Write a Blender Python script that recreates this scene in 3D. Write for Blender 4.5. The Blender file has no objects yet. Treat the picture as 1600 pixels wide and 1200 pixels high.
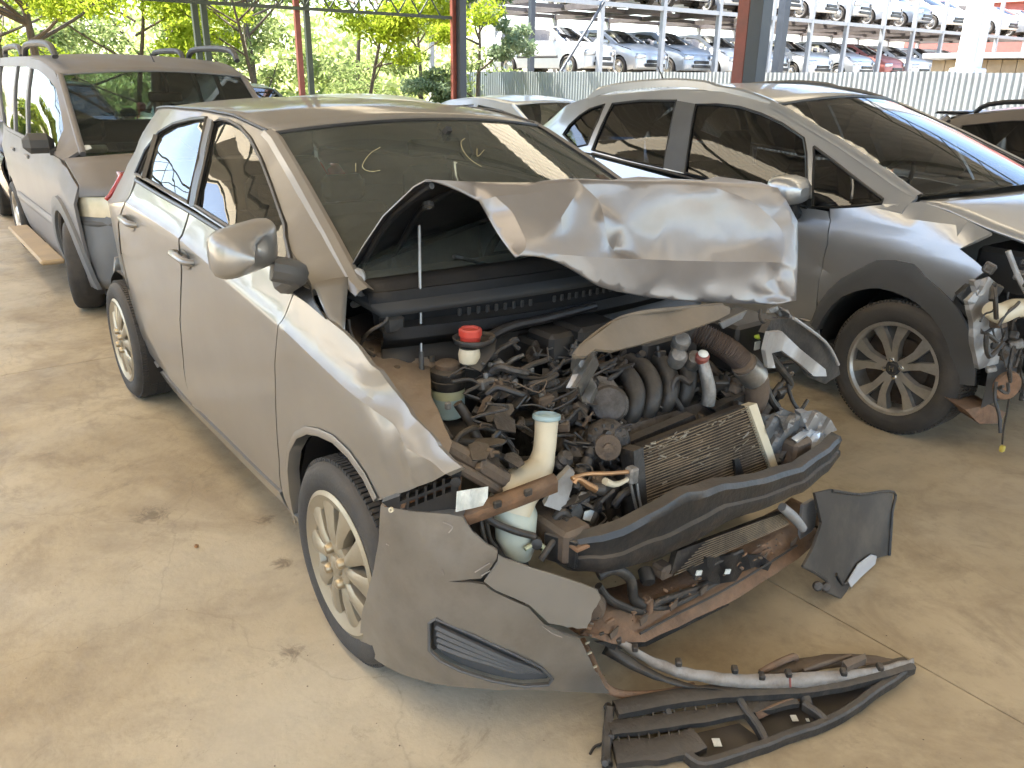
import bpy, math, random
import numpy as np
from mathutils import Vector, Matrix
from mathutils.geometry import delaunay_2d_cdt
from mathutils import noise as mnoise

random.seed(7)
SC = bpy.context.scene
COL = SC.collection
R = math.radians

# ------------------------------------------------------------------ camera
CAM = np.array([1.85302, -1.62512, 1.57288])
YAW, PITCH, ROLL, FPX = R(143.0744), R(20.48365), R(0.8688), 1284.383   # focal length in pixels of a 1600 px wide frame
_f = np.array([math.cos(YAW) * math.cos(PITCH), math.sin(YAW) * math.cos(PITCH), -math.sin(PITCH)])
_r0 = np.array([math.sin(YAW), -math.cos(YAW), 0.0])
_u0 = np.cross(_r0, _f)
_r = math.cos(ROLL) * _r0 + math.sin(ROLL) * _u0
_u = -math.sin(ROLL) * _r0 + math.cos(ROLL) * _u0
cam_d = bpy.data.cameras.new('camera')
cam_d.sensor_width = 36.0
cam_d.lens = FPX / 1600.0 * 36.0
cam_d.clip_start = 0.05
cam_d.clip_end = 600
cam_o = bpy.data.objects.new('camera', cam_d)
COL.objects.link(cam_o)
cam_o.matrix_world = Matrix(((_r[0], _u[0], -_f[0], CAM[0]), (_r[1], _u[1], -_f[1], CAM[1]), (_r[2], _u[2], -_f[2], CAM[2]), (0, 0, 0, 1)))
SC.camera = cam_o

# ------------------------------------------------------------------ sky, sun, exposure
SUN_EL, SUN_AZ = R(60), R(212)          # azimuth measured from +X towards +Y: where the sun stands
w = bpy.data.worlds.new('World')
SC.world = w
w.use_nodes = True
nt = w.node_tree
sky = nt.nodes.new('ShaderNodeTexSky')
sky.sky_type = 'NISHITA'
sky.sun_disc = False
sky.sun_elevation = SUN_EL
sky.sun_rotation = math.pi / 2 - SUN_AZ
sky.air_density = 1.0
sky.dust_density = 1.5
sky.ozone_density = 1.0
bg = nt.nodes['Background']
bg.inputs['Strength'].default_value = 0.15
nt.links.new(sky.outputs[0], bg.inputs[0])
sun_d = bpy.data.lights.new('sun', 'SUN')
sun_d.energy = 5.0
sun_d.angle = R(0.55)
sun_d.color = (1.0, 0.95, 0.86)
sun_o = bpy.data.objects.new('sun', sun_d)
COL.objects.link(sun_o)
_sd = Vector((math.cos(SUN_EL) * math.cos(SUN_AZ), math.cos(SUN_EL) * math.sin(SUN_AZ), math.sin(SUN_EL)))
sun_o.rotation_euler = _sd.to_track_quat('Z', 'Y').to_euler()
sun_o.location = _sd * 60
vs = SC.view_settings
vs.view_transform = 'Standard'
vs.look = 'None'
vs.exposure = 2.48
vs.gamma = 1.0
vs.use_curve_mapping = False
SC.cycles.max_bounces = 6
SC.cycles.diffuse_bounces = 3
SC.cycles.glossy_bounces = 3
SC.cycles.transparent_max_bounces = 9
SC.cycles.transmission_bounces = 5
SC.cycles.use_denoising = True
SC.cycles.use_adaptive_sampling = True
SC.cycles.adaptive_threshold = 0.03
SC.cycles.sample_clamp_indirect = 8.0
SC.cycles.caustics_reflective = False
SC.cycles.caustics_refractive = False

# ------------------------------------------------------------------ points of the place
def ray(u, v):
    d = _r * ((u - 800) / FPX) - _u * ((v - 600) / FPX) + _f
    return d
def P(u, v, ax, val):
    """the point of the plane ax = val that the photograph shows at u, v"""
    d = ray(u, v); i = 'xyz'.index(ax)
    t = (val - CAM[i]) / d[i]
    return CAM + t * d
def PX(u, v, x): return P(u, v, 'x', x)
def PY(u, v, y): return P(u, v, 'y', y)
def PZ(u, v, z): return P(u, v, 'z', z)
def V(*a): return np.array(a, float)

# ------------------------------------------------------------------ objects
def tag(o, label=None, cat=None, group=None, kind=None):
    if label: o['label'] = label
    if cat: o['category'] = cat
    if group: o['group'] = group
    if kind: o['kind'] = kind
    return o
def thing(name, label, cat, loc=(0, 0, 0), rz=0.0, group=None):
    o = bpy.data.objects.new(name, None)
    o.empty_display_size = 0.2
    COL.objects.link(o)
    o.location = loc; o.rotation_euler = (0, 0, rz)
    return tag(o, label, cat, group)
def copy_tree(o, parent=None):
    c = o.copy(); COL.objects.link(c); c.parent = parent
    for ch in list(o.children):
        copy_tree(ch, c)
    return c

def root_offset(o):
    """world location of an unrotated chain of parents"""
    v = Vector((0, 0, 0))
    while o is not None:
        v += o.location; o = o.parent
    return np.array(v)

class MB:
    """collects shapes and links them as one mesh object"""
    def __init__(s): s.v = []; s.f = []; s.m = []; s.cm = 0
    def add(s, verts, faces):
        b = len(s.v)
        s.v.extend([tuple(map(float, p)) for p in verts])
        s.f.extend([tuple(b + i for i in f) for f in faces])
        s.m.extend([s.cm] * len(faces))
        return s
    def box(s, c, size, rot=None, bev=0.0):
        c = np.array(c, float); h = np.array(size, float) / 2
        if bev > 0:
            bev = min(bev, h.min() * 0.8)
            vs_ = []; fs = []
            idx = {}
            for sx in (-1, 1):
                for sy in (-1, 1):
                    for sz in (-1, 1):
                        for k in range(3):
                            p = np.array([sx, sy, sz]) * h
                            for j in range(3):
                                if j != k: p[j] -= (sx, sy, sz)[j] * bev
                            idx[(sx, sy, sz, k)] = len(vs_); vs_.append(p)
            for k in range(3):
                a, b = [j for j in range(3) if j != k]
                for sg in (-1, 1):
                    q = []
                    for (ea, eb) in ((-1, -1), (1, -1), (1, 1), (-1, 1)):
                        t = [0, 0, 0]; t[k] = sg; t[a] = ea; t[b] = eb
                        q.append(idx[(t[0], t[1], t[2], k)])
                    if (sg > 0) != (k != 1): q = q[::-1]
                    fs.append(tuple(q))
            for k in range(3):
                a, b = [j for j in range(3) if j != k]
                for ea in (-1, 1):
                    for eb in (-1, 1):
                        t0 = [0, 0, 0]; t0[a] = ea; t0[b] = eb
                        t1 = list(t0); t0[k] = -1; t1[k] = 1
                        q = [idx[(*t0, a)], idx[(*t1, a)], idx[(*t1, b)], idx[(*t0, b)]]
                        fs.append(tuple(q))
            for sx in (-1, 1):
                for sy in (-1, 1):
                    for sz in (-1, 1):
                        fs.append(tuple(idx[(sx, sy, sz, k)] for k in range(3)))
            vs_ = np.array(vs_)
        else:
            vs_ = np.array([[x, y, z] for x in (-h[0], h[0]) for y in (-h[1], h[1]) for z in (-h[2], h[2])])
            fs = [(0, 1, 3, 2), (4, 6, 7, 5), (0, 4, 5, 1), (2, 3, 7, 6), (0, 2, 6, 4), (1, 5, 7, 3)]
        if rot is not None: vs_ = vs_ @ np.array(rot).T
        return s.add(vs_ + c, fs)
    def bar(s, a, b, w, h, up=(0, 0, 1)):
        a = np.array(a, float); b = np.array(b, float)
        d = b - a; L = np.linalg.norm(d); d = d / max(L, 1e-9)
        up = np.array(up, float)
        if abs(d @ up) > 0.98: up = np.array([1.0, 0, 0])
        x = np.cross(d, up); x /= np.linalg.norm(x)
        y = np.cross(x, d)
        rot = np.stack([d, x, y], 1)
        return s.box((a + b) / 2, (L, w, h), rot)
    def tube(s, path, r, n=10, smooth=True, caps=True, sub=4, ribs=0):
        pts = [np.array(p, float) for p in path]
        rr = list(r) if hasattr(r, '__len__') else [r] * len(pts)
        if smooth and len(pts) > 2:
            pts, rr = catmull(pts, rr, sub)
        if ribs:
            p2 = []; r2 = []
            for i in range(len(pts) - 1):
                k = max(2, int(np.linalg.norm(pts[i + 1] - pts[i]) / ribs * 2))
                for j in range(k):
                    t = j / k
                    p2.append(pts[i] * (1 - t) + pts[i + 1] * t)
                    r2.append((rr[i] * (1 - t) + rr[i + 1] * t) * (1.0 if len(p2) % 2 else 0.86))
            pts, rr = p2 + [pts[-1]], r2 + [rr[-1]]
        m = len(pts); vs_ = []; fs = []
        t0 = pts[1] - pts[0]; t0 = t0 / (np.linalg.norm(t0) + 1e-12)
        ref = np.array([0, 0, 1.0]) if abs(t0[2]) < 0.9 else np.array([1.0, 0, 0])
        x = np.cross(t0, ref); x /= np.linalg.norm(x)
        for i in range(m):
            t = (pts[min(i + 1, m - 1)] - pts[max(i - 1, 0)]); t = t / (np.linalg.norm(t) + 1e-12)
            x = x - t * (x @ t); x /= np.linalg.norm(x) + 1e-12
            y = np.cross(t, x)
            for k in range(n):
                a = 2 * math.pi * k / n
                vs_.append(pts[i] + rr[i] * (math.cos(a) * x + math.sin(a) * y))
        for i in range(m - 1):
            for k in range(n):
                k2 = (k + 1) % n
                fs.append((i * n + k, i * n + k2, (i + 1) * n + k2, (i + 1) * n + k))
        if caps:
            fs.append(tuple(range(n - 1, -1, -1))); fs.append(tuple((m - 1) * n + k for k in range(n)))
        return s.add(vs_, fs)
    def lathe(s, prof, c, axis=(0, 0, 1), n=24, close=True):
        """prof: list of (radius, height along axis)"""
        ax = np.array(axis, float); ax /= np.linalg.norm(ax)
        ref = np.array([0, 0, 1.0]) if abs(ax[2]) < 0.9 else np.array([1.0, 0, 0])
        x = np.cross(ref, ax); x /= np.linalg.norm(x); y = np.cross(ax, x)
        c = np.array(c, float); vs_ = []; fs = []
        for (r_, h_) in prof:
            for k in range(n):
                a = 2 * math.pi * k / n
                vs_.append(c + ax * h_ + r_ * (math.cos(a) * x + math.sin(a) * y))
        for i in range(len(prof) - 1):
            for k in range(n):
                k2 = (k + 1) % n
                fs.append((i * n + k, i * n + k2, (i + 1) * n + k2, (i + 1) * n + k))
        if close:
            if prof[0][0] > 1e-6: fs.append(tuple(range(n - 1, -1, -1)))
            if prof[-1][0] > 1e-6: fs.append(tuple((len(prof) - 1) * n + k for k in range(n)))
        return s.add(vs_, fs)
    def prism(s, poly, d):
        """closed 3-D polygon swept by the vector d"""
        poly = [np.array(p, float) for p in poly]; d = np.array(d, float); n = len(poly)
        vs_ = poly + [p + d for p in poly]
        nrm = sum((np.cross(poly[i], poly[(i + 1) % n]) for i in range(n)), np.zeros(3))
        fs = [tuple(range(n)), tuple(range(2 * n - 1, n - 1, -1))]
        fs += [(i, i + n, (i + 1) % n + n, (i + 1) % n) for i in range(n)]
        if nrm @ d > 0: fs = [f[::-1] for f in fs]
        return s.add(vs_, fs)
    def loft(s, rows, flip=False, closed=False):
        m = len(rows); n = len(rows[0]); vs_ = [p for r_ in rows for p in r_]; fs = []
        for i in range(m - 1):
            for j in range(n if closed else n - 1):
                j2 = (j + 1) % n
                q = (i * n + j, i * n + j2, (i + 1) * n + j2, (i + 1) * n + j)
                fs.append(q[::-1] if flip else q)
        return s.add(vs_, fs)
    def build(s, name, mat, parent=None, smooth=None, world=False, thick=0, bevel=0, sharp=35, subsurf=0):
        me = bpy.data.meshes.new(name)
        v = np.array(s.v, float)
        if world and parent is not None: v = v - root_offset(parent)
        me.from_pydata(v.tolist(), [], s.f)
        mats = mat if isinstance(mat, (list, tuple)) else [mat]
        for m_ in mats: me.materials.append(m_)
        if len(mats) > 1: me.polygons.foreach_set('material_index', s.m[:len(me.polygons)])
        if smooth is None or smooth:
            me.shade_smooth() if hasattr(me, 'shade_smooth') else None
            try: me.set_sharp_from_angle(angle=R(sharp))
            except Exception: pass
        me.validate()
        o = bpy.data.objects.new(name, me)
        COL.objects.link(o)
        o.parent = parent
        if thick:
            md = o.modifiers.new('thickness', 'SOLIDIFY'); md.thickness = thick; md.offset = -1
            if len(mats) > 1: md.material_offset = 1; md.material_offset_rim = 0
        if bevel:
            md = o.modifiers.new('bevel', 'BEVEL'); md.width = bevel; md.segments = 2; md.limit_method = 'ANGLE'
        if subsurf:
            md = o.modifiers.new('subdivide', 'SUBSURF'); md.levels = subsurf; md.render_levels = subsurf
        return o

def catmull(pts, rr, sub):
    out = []; ro = []
    n = len(pts)
    for i in range(n - 1):
        p0 = pts[max(i - 1, 0)]; p1 = pts[i]; p2 = pts[i + 1]; p3 = pts[min(i + 2, n - 1)]
        for k in range(sub):
            t = k / sub
            out.append(0.5 * ((2 * p1) + (-p0 + p2) * t + (2 * p0 - 5 * p1 + 4 * p2 - p3) * t * t + (-p0 + 3 * p1 - 3 * p2 + p3) * t ** 3))
            ro.append(rr[i] * (1 - t) + rr[i + 1] * t)
    return out + [pts[-1]], ro + [rr[-1]]

def inside(p, poly):
    x, y = p; c = False; n = len(poly); j = n - 1
    for i in range(n):
        xi, yi = poly[i]; xj, yj = poly[j]
        if (yi > y) != (yj > y) and x < (xj - xi) * (y - yi) / (yj - yi) + xi: c = not c
        j = i
    return c
def inside_np(Q, poly):
    c = np.zeros(len(Q), bool); n = len(poly); j = n - 1
    for i in range(n):
        xi, yi = poly[i]; xj, yj = poly[j]
        if yi != yj:
            c ^= ((yi > Q[:, 1]) != (yj > Q[:, 1])) & (Q[:, 0] < (xj - xi) * (Q[:, 1] - yi) / (yj - yi) + xi)
        j = i
    return c
def seg_d(p, a, b):
    ax, ay = a; bx, by = b; px, py = p
    dx, dy = bx - ax, by - ay; L = dx * dx + dy * dy
    t = 0 if L == 0 else max(0, min(1, ((px - ax) * dx + (py - ay) * dy) / L))
    return math.hypot(px - ax - t * dx, py - ay - t * dy)
def smooth2(poly, it=1):
    """Chaikin rounding of an open or closed 2-D outline"""
    for _ in range(it):
        q = []
        n = len(poly)
        for i in range(n):
            a = np.array(poly[i]); b = np.array(poly[(i + 1) % n])
            q += [tuple(a * .75 + b * .25), tuple(a * .25 + b * .75)]
        poly = q
    return poly

def sheet(name, outline, mapf, mat, parent, res=0.06, holes=(), flange=0.012, out=None, world=False, creases=(), thick=0, build=True, sharp=30):
    """a panel: flat outline (with holes) filled with small triangles and bent onto a surface by mapf"""
    loops = [list(outline)] + [list(h) for h in holes]
    pts = []; edges = []
    allseg = []
    for lp in loops:
        n = len(lp); st = len(pts)
        dense = []
        for i in range(n):
            a = np.array(lp[i], float); b = np.array(lp[(i + 1) % n], float)
            k = max(1, int(math.ceil(np.linalg.norm(b - a) / res)))
            for j in range(k): dense.append(tuple(a + (b - a) * j / k))
        pts += dense
        m = len(dense)
        edges += [(st + i, st + (i + 1) % m) for i in range(m)]
        allseg += [(dense[i], dense[(i + 1) % m]) for i in range(m)]
    for cr in creases:
        st = len(pts); dense = []
        for i in range(len(cr) - 1):
            a = np.array(cr[i], float); b = np.array(cr[i + 1], float)
            k = max(1, int(math.ceil(np.linalg.norm(b - a) / res)))
            for j in range(k): dense.append(tuple(a + (b - a) * j / k))
        dense.append(tuple(cr[-1])); pts += dense
        edges += [(st + i, st + i + 1) for i in range(len(dense) - 1)]
        allseg += [(dense[i], dense[i + 1]) for i in range(len(dense) - 1)]
    xs = [p[0] for p in loops[0]]; ys = [p[1] for p in loops[0]]
    nx = int((max(xs) - min(xs)) / res) + 1; ny = int((max(ys) - min(ys)) / res) + 1
    gi, gj = np.meshgrid(np.arange(nx + 1), np.arange(ny + 1), indexing='ij')
    Q = np.stack([min(xs) + (gi + 0.5 * (gj % 2)).ravel() * res, min(ys) + gj.ravel() * res * 0.9], 1)
    ok = inside_np(Q, loops[0])
    for h in loops[1:]: ok &= ~inside_np(Q, h)
    Q = Q[ok]
    if len(Q):
        A_ = np.array([a for a, b in allseg]); D_ = np.array([b for a, b in allseg]) - A_
        L2 = (D_ ** 2).sum(1) + 1e-18
        t_ = np.clip(((Q[:, None, :] - A_[None]) * D_[None]).sum(2) / L2, 0, 1)
        dist = np.sqrt((((Q[:, None, :] - A_[None]) - t_[..., None] * D_[None]) ** 2).sum(2)).min(1)
        pts += [tuple(q) for q in Q[dist > res * 0.45]]
    rv, re_, rf, *_ = delaunay_2d_cdt([Vector(p) for p in pts], edges, [], 0, 1e-6)
    C_ = np.array([((rv[f[0]].x + rv[f[1]].x + rv[f[2]].x) / 3, (rv[f[0]].y + rv[f[1]].y + rv[f[2]].y) / 3) for f in rf])
    ok = inside_np(C_, loops[0])
    for h in loops[1:]: ok &= ~inside_np(C_, h)
    fs = [tuple(f) for f, k_ in zip(rf, ok) if k_]
    used = sorted({i for f in fs for i in f}); ren = {o_: k_ for k_, o_ in enumerate(used)}
    fs = [tuple(ren[i] for i in f) for f in fs]; rv = [rv[i] for i in used]
    v3 = [np.array(mapf(q.x, q.y), float) for q in rv]
    v3 = np.array(v3)
    n = np.zeros_like(v3)
    for f in fs:
        k = np.cross(v3[f[1]] - v3[f[0]], v3[f[2]] - v3[f[0]])
        for i in f: n[i] += k
    if out is not None and (n.sum(0) @ np.array(out)) < 0:
        fs = [f[::-1] for f in fs]; n = -n
    n /= (np.linalg.norm(n, axis=1)[:, None] + 1e-12)
    mb = MB(); mb.v = [tuple(p) for p in v3]; mb.f = list(fs); mb.m = [0] * len(fs)
    if flange:
        cnt = {}
        for f in fs:
            for i in range(3):
                e = (f[i], f[(i + 1) % 3]); cnt[e] = 1
        bnd = [e for e in cnt if (e[1], e[0]) not in cnt]
        ix = {}
        for e in bnd:
            for i in e:
                if i not in ix: ix[i] = len(mb.v); mb.v.append(tuple(v3[i] - n[i] * flange))
        for a, b in bnd: mb.f.append((b, a, ix[a], ix[b])); mb.m.append(0)
    if not build: return mb
    return mb.build(name, mat, parent, world=world, thick=thick, sharp=sharp)

def pchip(xs, ys, x):
    n = len(xs)
    if x <= xs[0]: return ys[0]
    if x >= xs[-1]: return ys[-1]
    i = 0
    while x > xs[i + 1]: i += 1
    h = [xs[k + 1] - xs[k] for k in range(n - 1)]
    d = [(ys[k + 1] - ys[k]) / h[k] for k in range(n - 1)]
    def slope(k):
        if k == 0: return d[0]
        if k == n - 1: return d[-1]
        if d[k - 1] * d[k] <= 0: return 0.0
        w1 = 2 * h[k] + h[k - 1]; w2 = h[k] + 2 * h[k - 1]
        return (w1 + w2) / (w1 / d[k - 1] + w2 / d[k])
    t = (x - xs[i]) / h[i]; m0 = slope(i) * h[i]; m1 = slope(i + 1) * h[i]
    return (2*t**3 - 3*t*t + 1) * ys[i] + (t**3 - 2*t*t + t) * m0 + (-2*t**3 + 3*t*t) * ys[i + 1] + (t**3 - t*t) * m1
def lin(x, pts):
    return float(np.interp(x, [p[0] for p in pts], [p[1] for p in pts]))
# ------------------------------------------------------------------ materials
DUST = (0.205, 0.165, 0.125)
def mat(name, col, rough=0.5, metal=0.0, var=0.12, scale=5.0, bump=0.0, bscale=60.0, dust=0.0, dustcol=DUST, coat=0.0, side=0.18, grime=0.0, grimecol=(0.05, 0.04, 0.03), gscale=7.0, spec=0.5, lo=0.15, hi=0.85, fleck=0.0):
    m = bpy.data.materials.new(name); m.use_nodes = True
    t = m.node_tree; N = t.nodes; L = t.links; b = N['Principled BSDF']
    tc = N.new('ShaderNodeTexCoord')
    nz = N.new('ShaderNodeTexNoise'); nz.inputs['Scale'].default_value = scale; nz.inputs['Detail'].default_value = 6; nz.inputs['Roughness'].default_value = 0.62
    L.new(tc.outputs['Object'], nz.inputs['Vector'])
    mr = N.new('ShaderNodeMapRange'); mr.inputs[1].default_value = 0.3; mr.inputs[2].default_value = 0.7; mr.inputs[3].default_value = 1 - var; mr.inputs[4].default_value = 1 + var
    L.new(nz.outputs['Fac'], mr.inputs[0])
    mul = N.new('ShaderNodeVectorMath'); mul.operation = 'SCALE'; mul.inputs[0].default_value = col
    L.new(mr.outputs[0], mul.inputs['Scale'])
    c = mul.outputs[0]; rg = None; mt = None
    def mixc(a, bb, fac):
        k = N.new('ShaderNodeMix'); k.data_type = 'RGBA'
        L.new(fac, k.inputs['Factor']); L.new(a, k.inputs['A'])
        if isinstance(bb, tuple): k.inputs['B'].default_value = (*bb, 1)
        else: L.new(bb, k.inputs['B'])
        return k.outputs['Result']
    if grime:
        n2 = N.new('ShaderNodeTexNoise'); n2.inputs['Scale'].default_value = gscale; n2.inputs['Detail'].default_value = 8; n2.inputs['Roughness'].default_value = 0.7
        L.new(tc.outputs['Object'], n2.inputs['Vector'])
        g = N.new('ShaderNodeMapRange'); g.inputs[1].default_value = 0.46; g.inputs[2].default_value = 0.66; g.inputs[3].default_value = 0; g.inputs[4].default_value = grime
        L.new(n2.outputs['Fac'], g.inputs[0])
        c = mixc(c, grimecol, g.outputs[0])
    if dust:
        ge = N.new('ShaderNodeNewGeometry'); sp = N.new('ShaderNodeSeparateXYZ'); L.new(ge.outputs['Normal'], sp.inputs[0])
        d = N.new('ShaderNodeMapRange'); d.inputs[1].default_value = lo; d.inputs[2].default_value = hi; d.inputs[3].default_value = 0.0; d.inputs[4].default_value = 1.0
        L.new(sp.outputs['Z'], d.inputs[0])
        n3 = N.new('ShaderNodeTexNoise'); n3.inputs['Scale'].default_value = 3.1; n3.inputs['Detail'].default_value = 7; n3.inputs['Roughness'].default_value = 0.65
        L.new(tc.outputs['Object'], n3.inputs['Vector'])
        d2 = N.new('ShaderNodeMapRange'); d2.inputs[1].default_value = 0.25; d2.inputs[2].default_value = 0.7; d2.inputs[3].default_value = 0.55 * dust; d2.inputs[4].default_value = dust
        L.new(n3.outputs['Fac'], d2.inputs[0])
        base = N.new('ShaderNodeMath'); base.operation = 'MULTIPLY_ADD'; L.new(d.outputs[0], base.inputs[0]); base.inputs[1].default_value = 1.0 - side; base.inputs[2].default_value = side
        mm = N.new('ShaderNodeMath'); mm.operation = 'MULTIPLY'; mm.use_clamp = True; L.new(base.outputs[0], mm.inputs[0]); L.new(d2.outputs[0], mm.inputs[1])
        c = mixc(c, dustcol, mm.outputs[0])
        def mixf(a, bb):
            k = N.new('ShaderNodeMix'); k.data_type = 'FLOAT'; L.new(mm.outputs[0], k.inputs['Factor'])
            k.inputs['A'].default_value = a; k.inputs['B'].default_value = bb
            return k.outputs['Result']
        rg = mixf(rough, 0.9); mt = mixf(metal, 0.0)
        if coat: L.new(mixf(coat, 0.0), b.inputs['Coat Weight'])
    elif coat: b.inputs['Coat Weight'].default_value = coat
    b.inputs['Coat Roughness'].default_value = 0.08
    L.new(c, b.inputs['Base Color'])
    if rg is not None: L.new(rg, b.inputs['Roughness'])
    else:
        rr = N.new('ShaderNodeMapRange'); rr.inputs[1].default_value = 0.3; rr.inputs[2].default_value = 0.7; rr.inputs[3].default_value = max(0.03, rough - 0.08); rr.inputs[4].default_value = min(1, rough + 0.08)
        L.new(nz.outputs['Fac'], rr.inputs[0]); L.new(rr.outputs[0], b.inputs['Roughness'])
    if mt is not None: L.new(mt, b.inputs['Metallic'])
    else: b.inputs['Metallic'].default_value = metal
    b.inputs['Specular IOR Level'].default_value = spec
    if bump:
        n4 = N.new('ShaderNodeTexNoise'); n4.inputs['Scale'].default_value = bscale; n4.inputs['Detail'].default_value = 5
        L.new(tc.outputs['Object'], n4.inputs['Vector'])
        bp = N.new('ShaderNodeBump'); bp.inputs['Strength'].default_value = bump; bp.inputs['Distance'].default_value = 0.01
        L.new(n4.outputs['Fac'], bp.inputs['Height']); L.new(bp.outputs[0], b.inputs['Normal'])
    return m

def glass(name, tint, dust=0.0, dustcol=DUST, refl=1.0, rough=0.0):
    m = bpy.data.materials.new(name); m.use_nodes = True
    t = m.node_tree; N = t.nodes; L = t.links
    N.remove(N['Principled BSDF']); out = N['Material Output']
    tr = N.new('ShaderNodeBsdfTransparent'); tr.inputs[0].default_value = (*tint, 1)
    gl = N.new('ShaderNodeBsdfGlossy'); gl.inputs['Roughness'].default_value = rough; gl.inputs['Color'].default_value = (0.95 * refl, 0.97 * refl, 1.0 * refl, 1)
    fr = N.new('ShaderNodeFresnel'); fr.inputs['IOR'].default_value = 1.6
    mx = N.new('ShaderNodeMixShader'); L.new(fr.outputs[0], mx.inputs[0]); L.new(tr.outputs[0], mx.inputs[1]); L.new(gl.outputs[0], mx.inputs[2])
    last = mx.outputs[0]
    if dust:
        tc = N.new('ShaderNodeTexCoord'); nz = N.new('ShaderNodeTexNoise'); nz.inputs['Scale'].default_value = 4; nz.inputs['Detail'].default_value = 8; nz.inputs['Roughness'].default_value = 0.65
        L.new(tc.outputs['Object'], nz.inputs['Vector'])
        mr = N.new('ShaderNodeMapRange'); mr.inputs[1].default_value = 0.3; mr.inputs[2].default_value = 0.72; mr.inputs[3].default_value = dust * 0.7; mr.inputs[4].default_value = dust * 1.3
        L.new(nz.outputs['Fac'], mr.inputs[0])
        df = N.new('ShaderNodeBsdfDiffuse'); df.inputs[0].default_value = (*dustcol, 1)
        m2 = N.new('ShaderNodeMixShader'); L.new(mr.outputs[0], m2.inputs[0]); L.new(last, m2.inputs[1]); L.new(df.outputs[0], m2.inputs[2])
        last = m2.outputs[0]
    L.new(last, out.inputs[0])
    return m

def leafmat(name, c1, c2, trans=0.5):
    m = bpy.data.materials.new(name); m.use_nodes = True
    t = m.node_tree; N = t.nodes; L = t.links
    N.remove(N['Principled BSDF']); out = N['Material Output']
    ge = N.new('ShaderNodeNewGeometry'); k = N.new('ShaderNodeMix'); k.data_type = 'RGBA'
    k.inputs['A'].default_value = (*c1, 1); k.inputs['B'].default_value = (*c2, 1)
    L.new(ge.outputs['Random Per Island'], k.inputs['Factor'])
    d = N.new('ShaderNodeBsdfDiffuse'); tr = N.new('ShaderNodeBsdfTranslucent')
    L.new(k.outputs['Result'], d.inputs[0]); L.new(k.outputs['Result'], tr.inputs[0])
    mx = N.new('ShaderNodeMixShader'); mx.inputs[0].default_value = trans
    L.new(d.outputs[0], mx.inputs[1]); L.new(tr.outputs[0], mx.inputs[2]); L.new(mx.outputs[0], out.inputs[0])
    return m

M = {}
M['paint'] = mat('champagne_metallic_paint', (0.285, 0.275, 0.257), 0.27, 0.76, var=0.07, scale=2.5, dust=0.8, side=0.13, dustcol=(0.19, 0.156, 0.12), coat=0.8, lo=0.12, hi=0.75)
M['hoodpaint'] = mat('bent_hood_paint', (0.275, 0.255, 0.245), 0.36, 0.6, var=0.1, scale=4, dust=0.35, side=0.2, coat=0.4, lo=0.3, hi=0.9)
M['bumperpaint'] = mat('bumper_paint', (0.24, 0.222, 0.195), 0.30, 0.7, var=0.12, scale=4, dust=0.6, side=0.2, grime=0.28, grimecol=(0.13,0.10,0.075), gscale=9, coat=0.35)
M['silver'] = mat('silver_metallic_paint', (0.40, 0.405, 0.41), 0.28, 0.7, var=0.04, scale=2, dust=0.3, dustcol=(.36,.32,.27), coat=0.8, lo=0.3, hi=0.9)
M['vansilver'] = mat('van_silver_paint', (0.20, 0.198, 0.205), 0.45, 0.25, var=0.05, scale=2, dust=0.85, coat=0.05, lo=0.05, hi=0.6)
M['darkpaint'] = mat('dark_brown_paint', (0.06, 0.052, 0.05), 0.3, 0.4, var=0.06, dust=0.3, coat=0.7)
M['whitepaint'] = mat('white_car_paint', (0.72, 0.72, 0.70), 0.3, 0.0, var=0.04, dust=0.15, coat=0.6)
M['palepaint'] = mat('pale_silver_paint', (0.55, 0.57, 0.58), 0.3, 0.4, var=0.04, dust=0.2, coat=0.6)
M['bluepaint'] = mat('dull_blue_paint', (0.33, 0.37, 0.42), 0.35, 0.3, var=0.05, dust=0.3, coat=0.5)
M['greenpaint'] = mat('dark_green_paint', (0.03, 0.06, 0.045), 0.3, 0.3, var=0.05, dust=0.3, coat=0.6)
M['redpaint'] = mat('faded_red_paint', (0.35, 0.12, 0.10), 0.4, 0.1, var=0.1, dust=0.2, coat=0.3)
M['underhood'] = mat('black_hood_underside', (0.014, 0.0135, 0.0145), 0.38, 0.0, var=0.2, spec=0.5)
M['black'] = mat('black_plastic', (0.012, 0.012, 0.013), 0.38, 0.0, var=0.3, scale=9, dust=0.16, side=0.04, bump=0.12, bscale=120)
M['blackdirty'] = mat('dirty_black_plastic', (0.018, 0.0165, 0.015), 0.5, 0.0, var=0.5, scale=14, dust=0.4, side=0.06, lo=0.35, hi=0.95, bump=0.3, bscale=60, grime=0.38, grimecol=(0.085, 0.064, 0.045), gscale=22)
M['cowl'] = mat('matt_black_cowl_plastic', (0.009, 0.009, 0.0095), 0.6, 0.0, var=0.3, scale=9, dust=0.12, side=0.03, spec=0.25, bump=0.1, bscale=120)
M['beam'] = mat('black_steel_beam_paint', (0.014, 0.016, 0.018), 0.34, 0.1, var=0.3, scale=14, dust=0.4, side=0.05, lo=0.3, hi=0.95, bump=0.15, bscale=70, grime=0.45, grimecol=(0.085, 0.06, 0.042), gscale=9)
M['darkgrey'] = mat('dark_grey_plastic', (0.07, 0.069, 0.068), 0.55, 0.0, var=0.15, dust=0.25, bump=0.1, bscale=200)
M['cladding'] = mat('grey_wheel_arch_cladding', (0.062, 0.062, 0.062), 0.55, 0.0, var=0.1, dust=0.2, bump=0.1, bscale=200)
M['greyplastic'] = mat('grey_bumper_plastic', (0.13, 0.135, 0.14), 0.5, 0.0, var=0.08, dust=0.45, bump=0.05, bscale=200)
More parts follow.
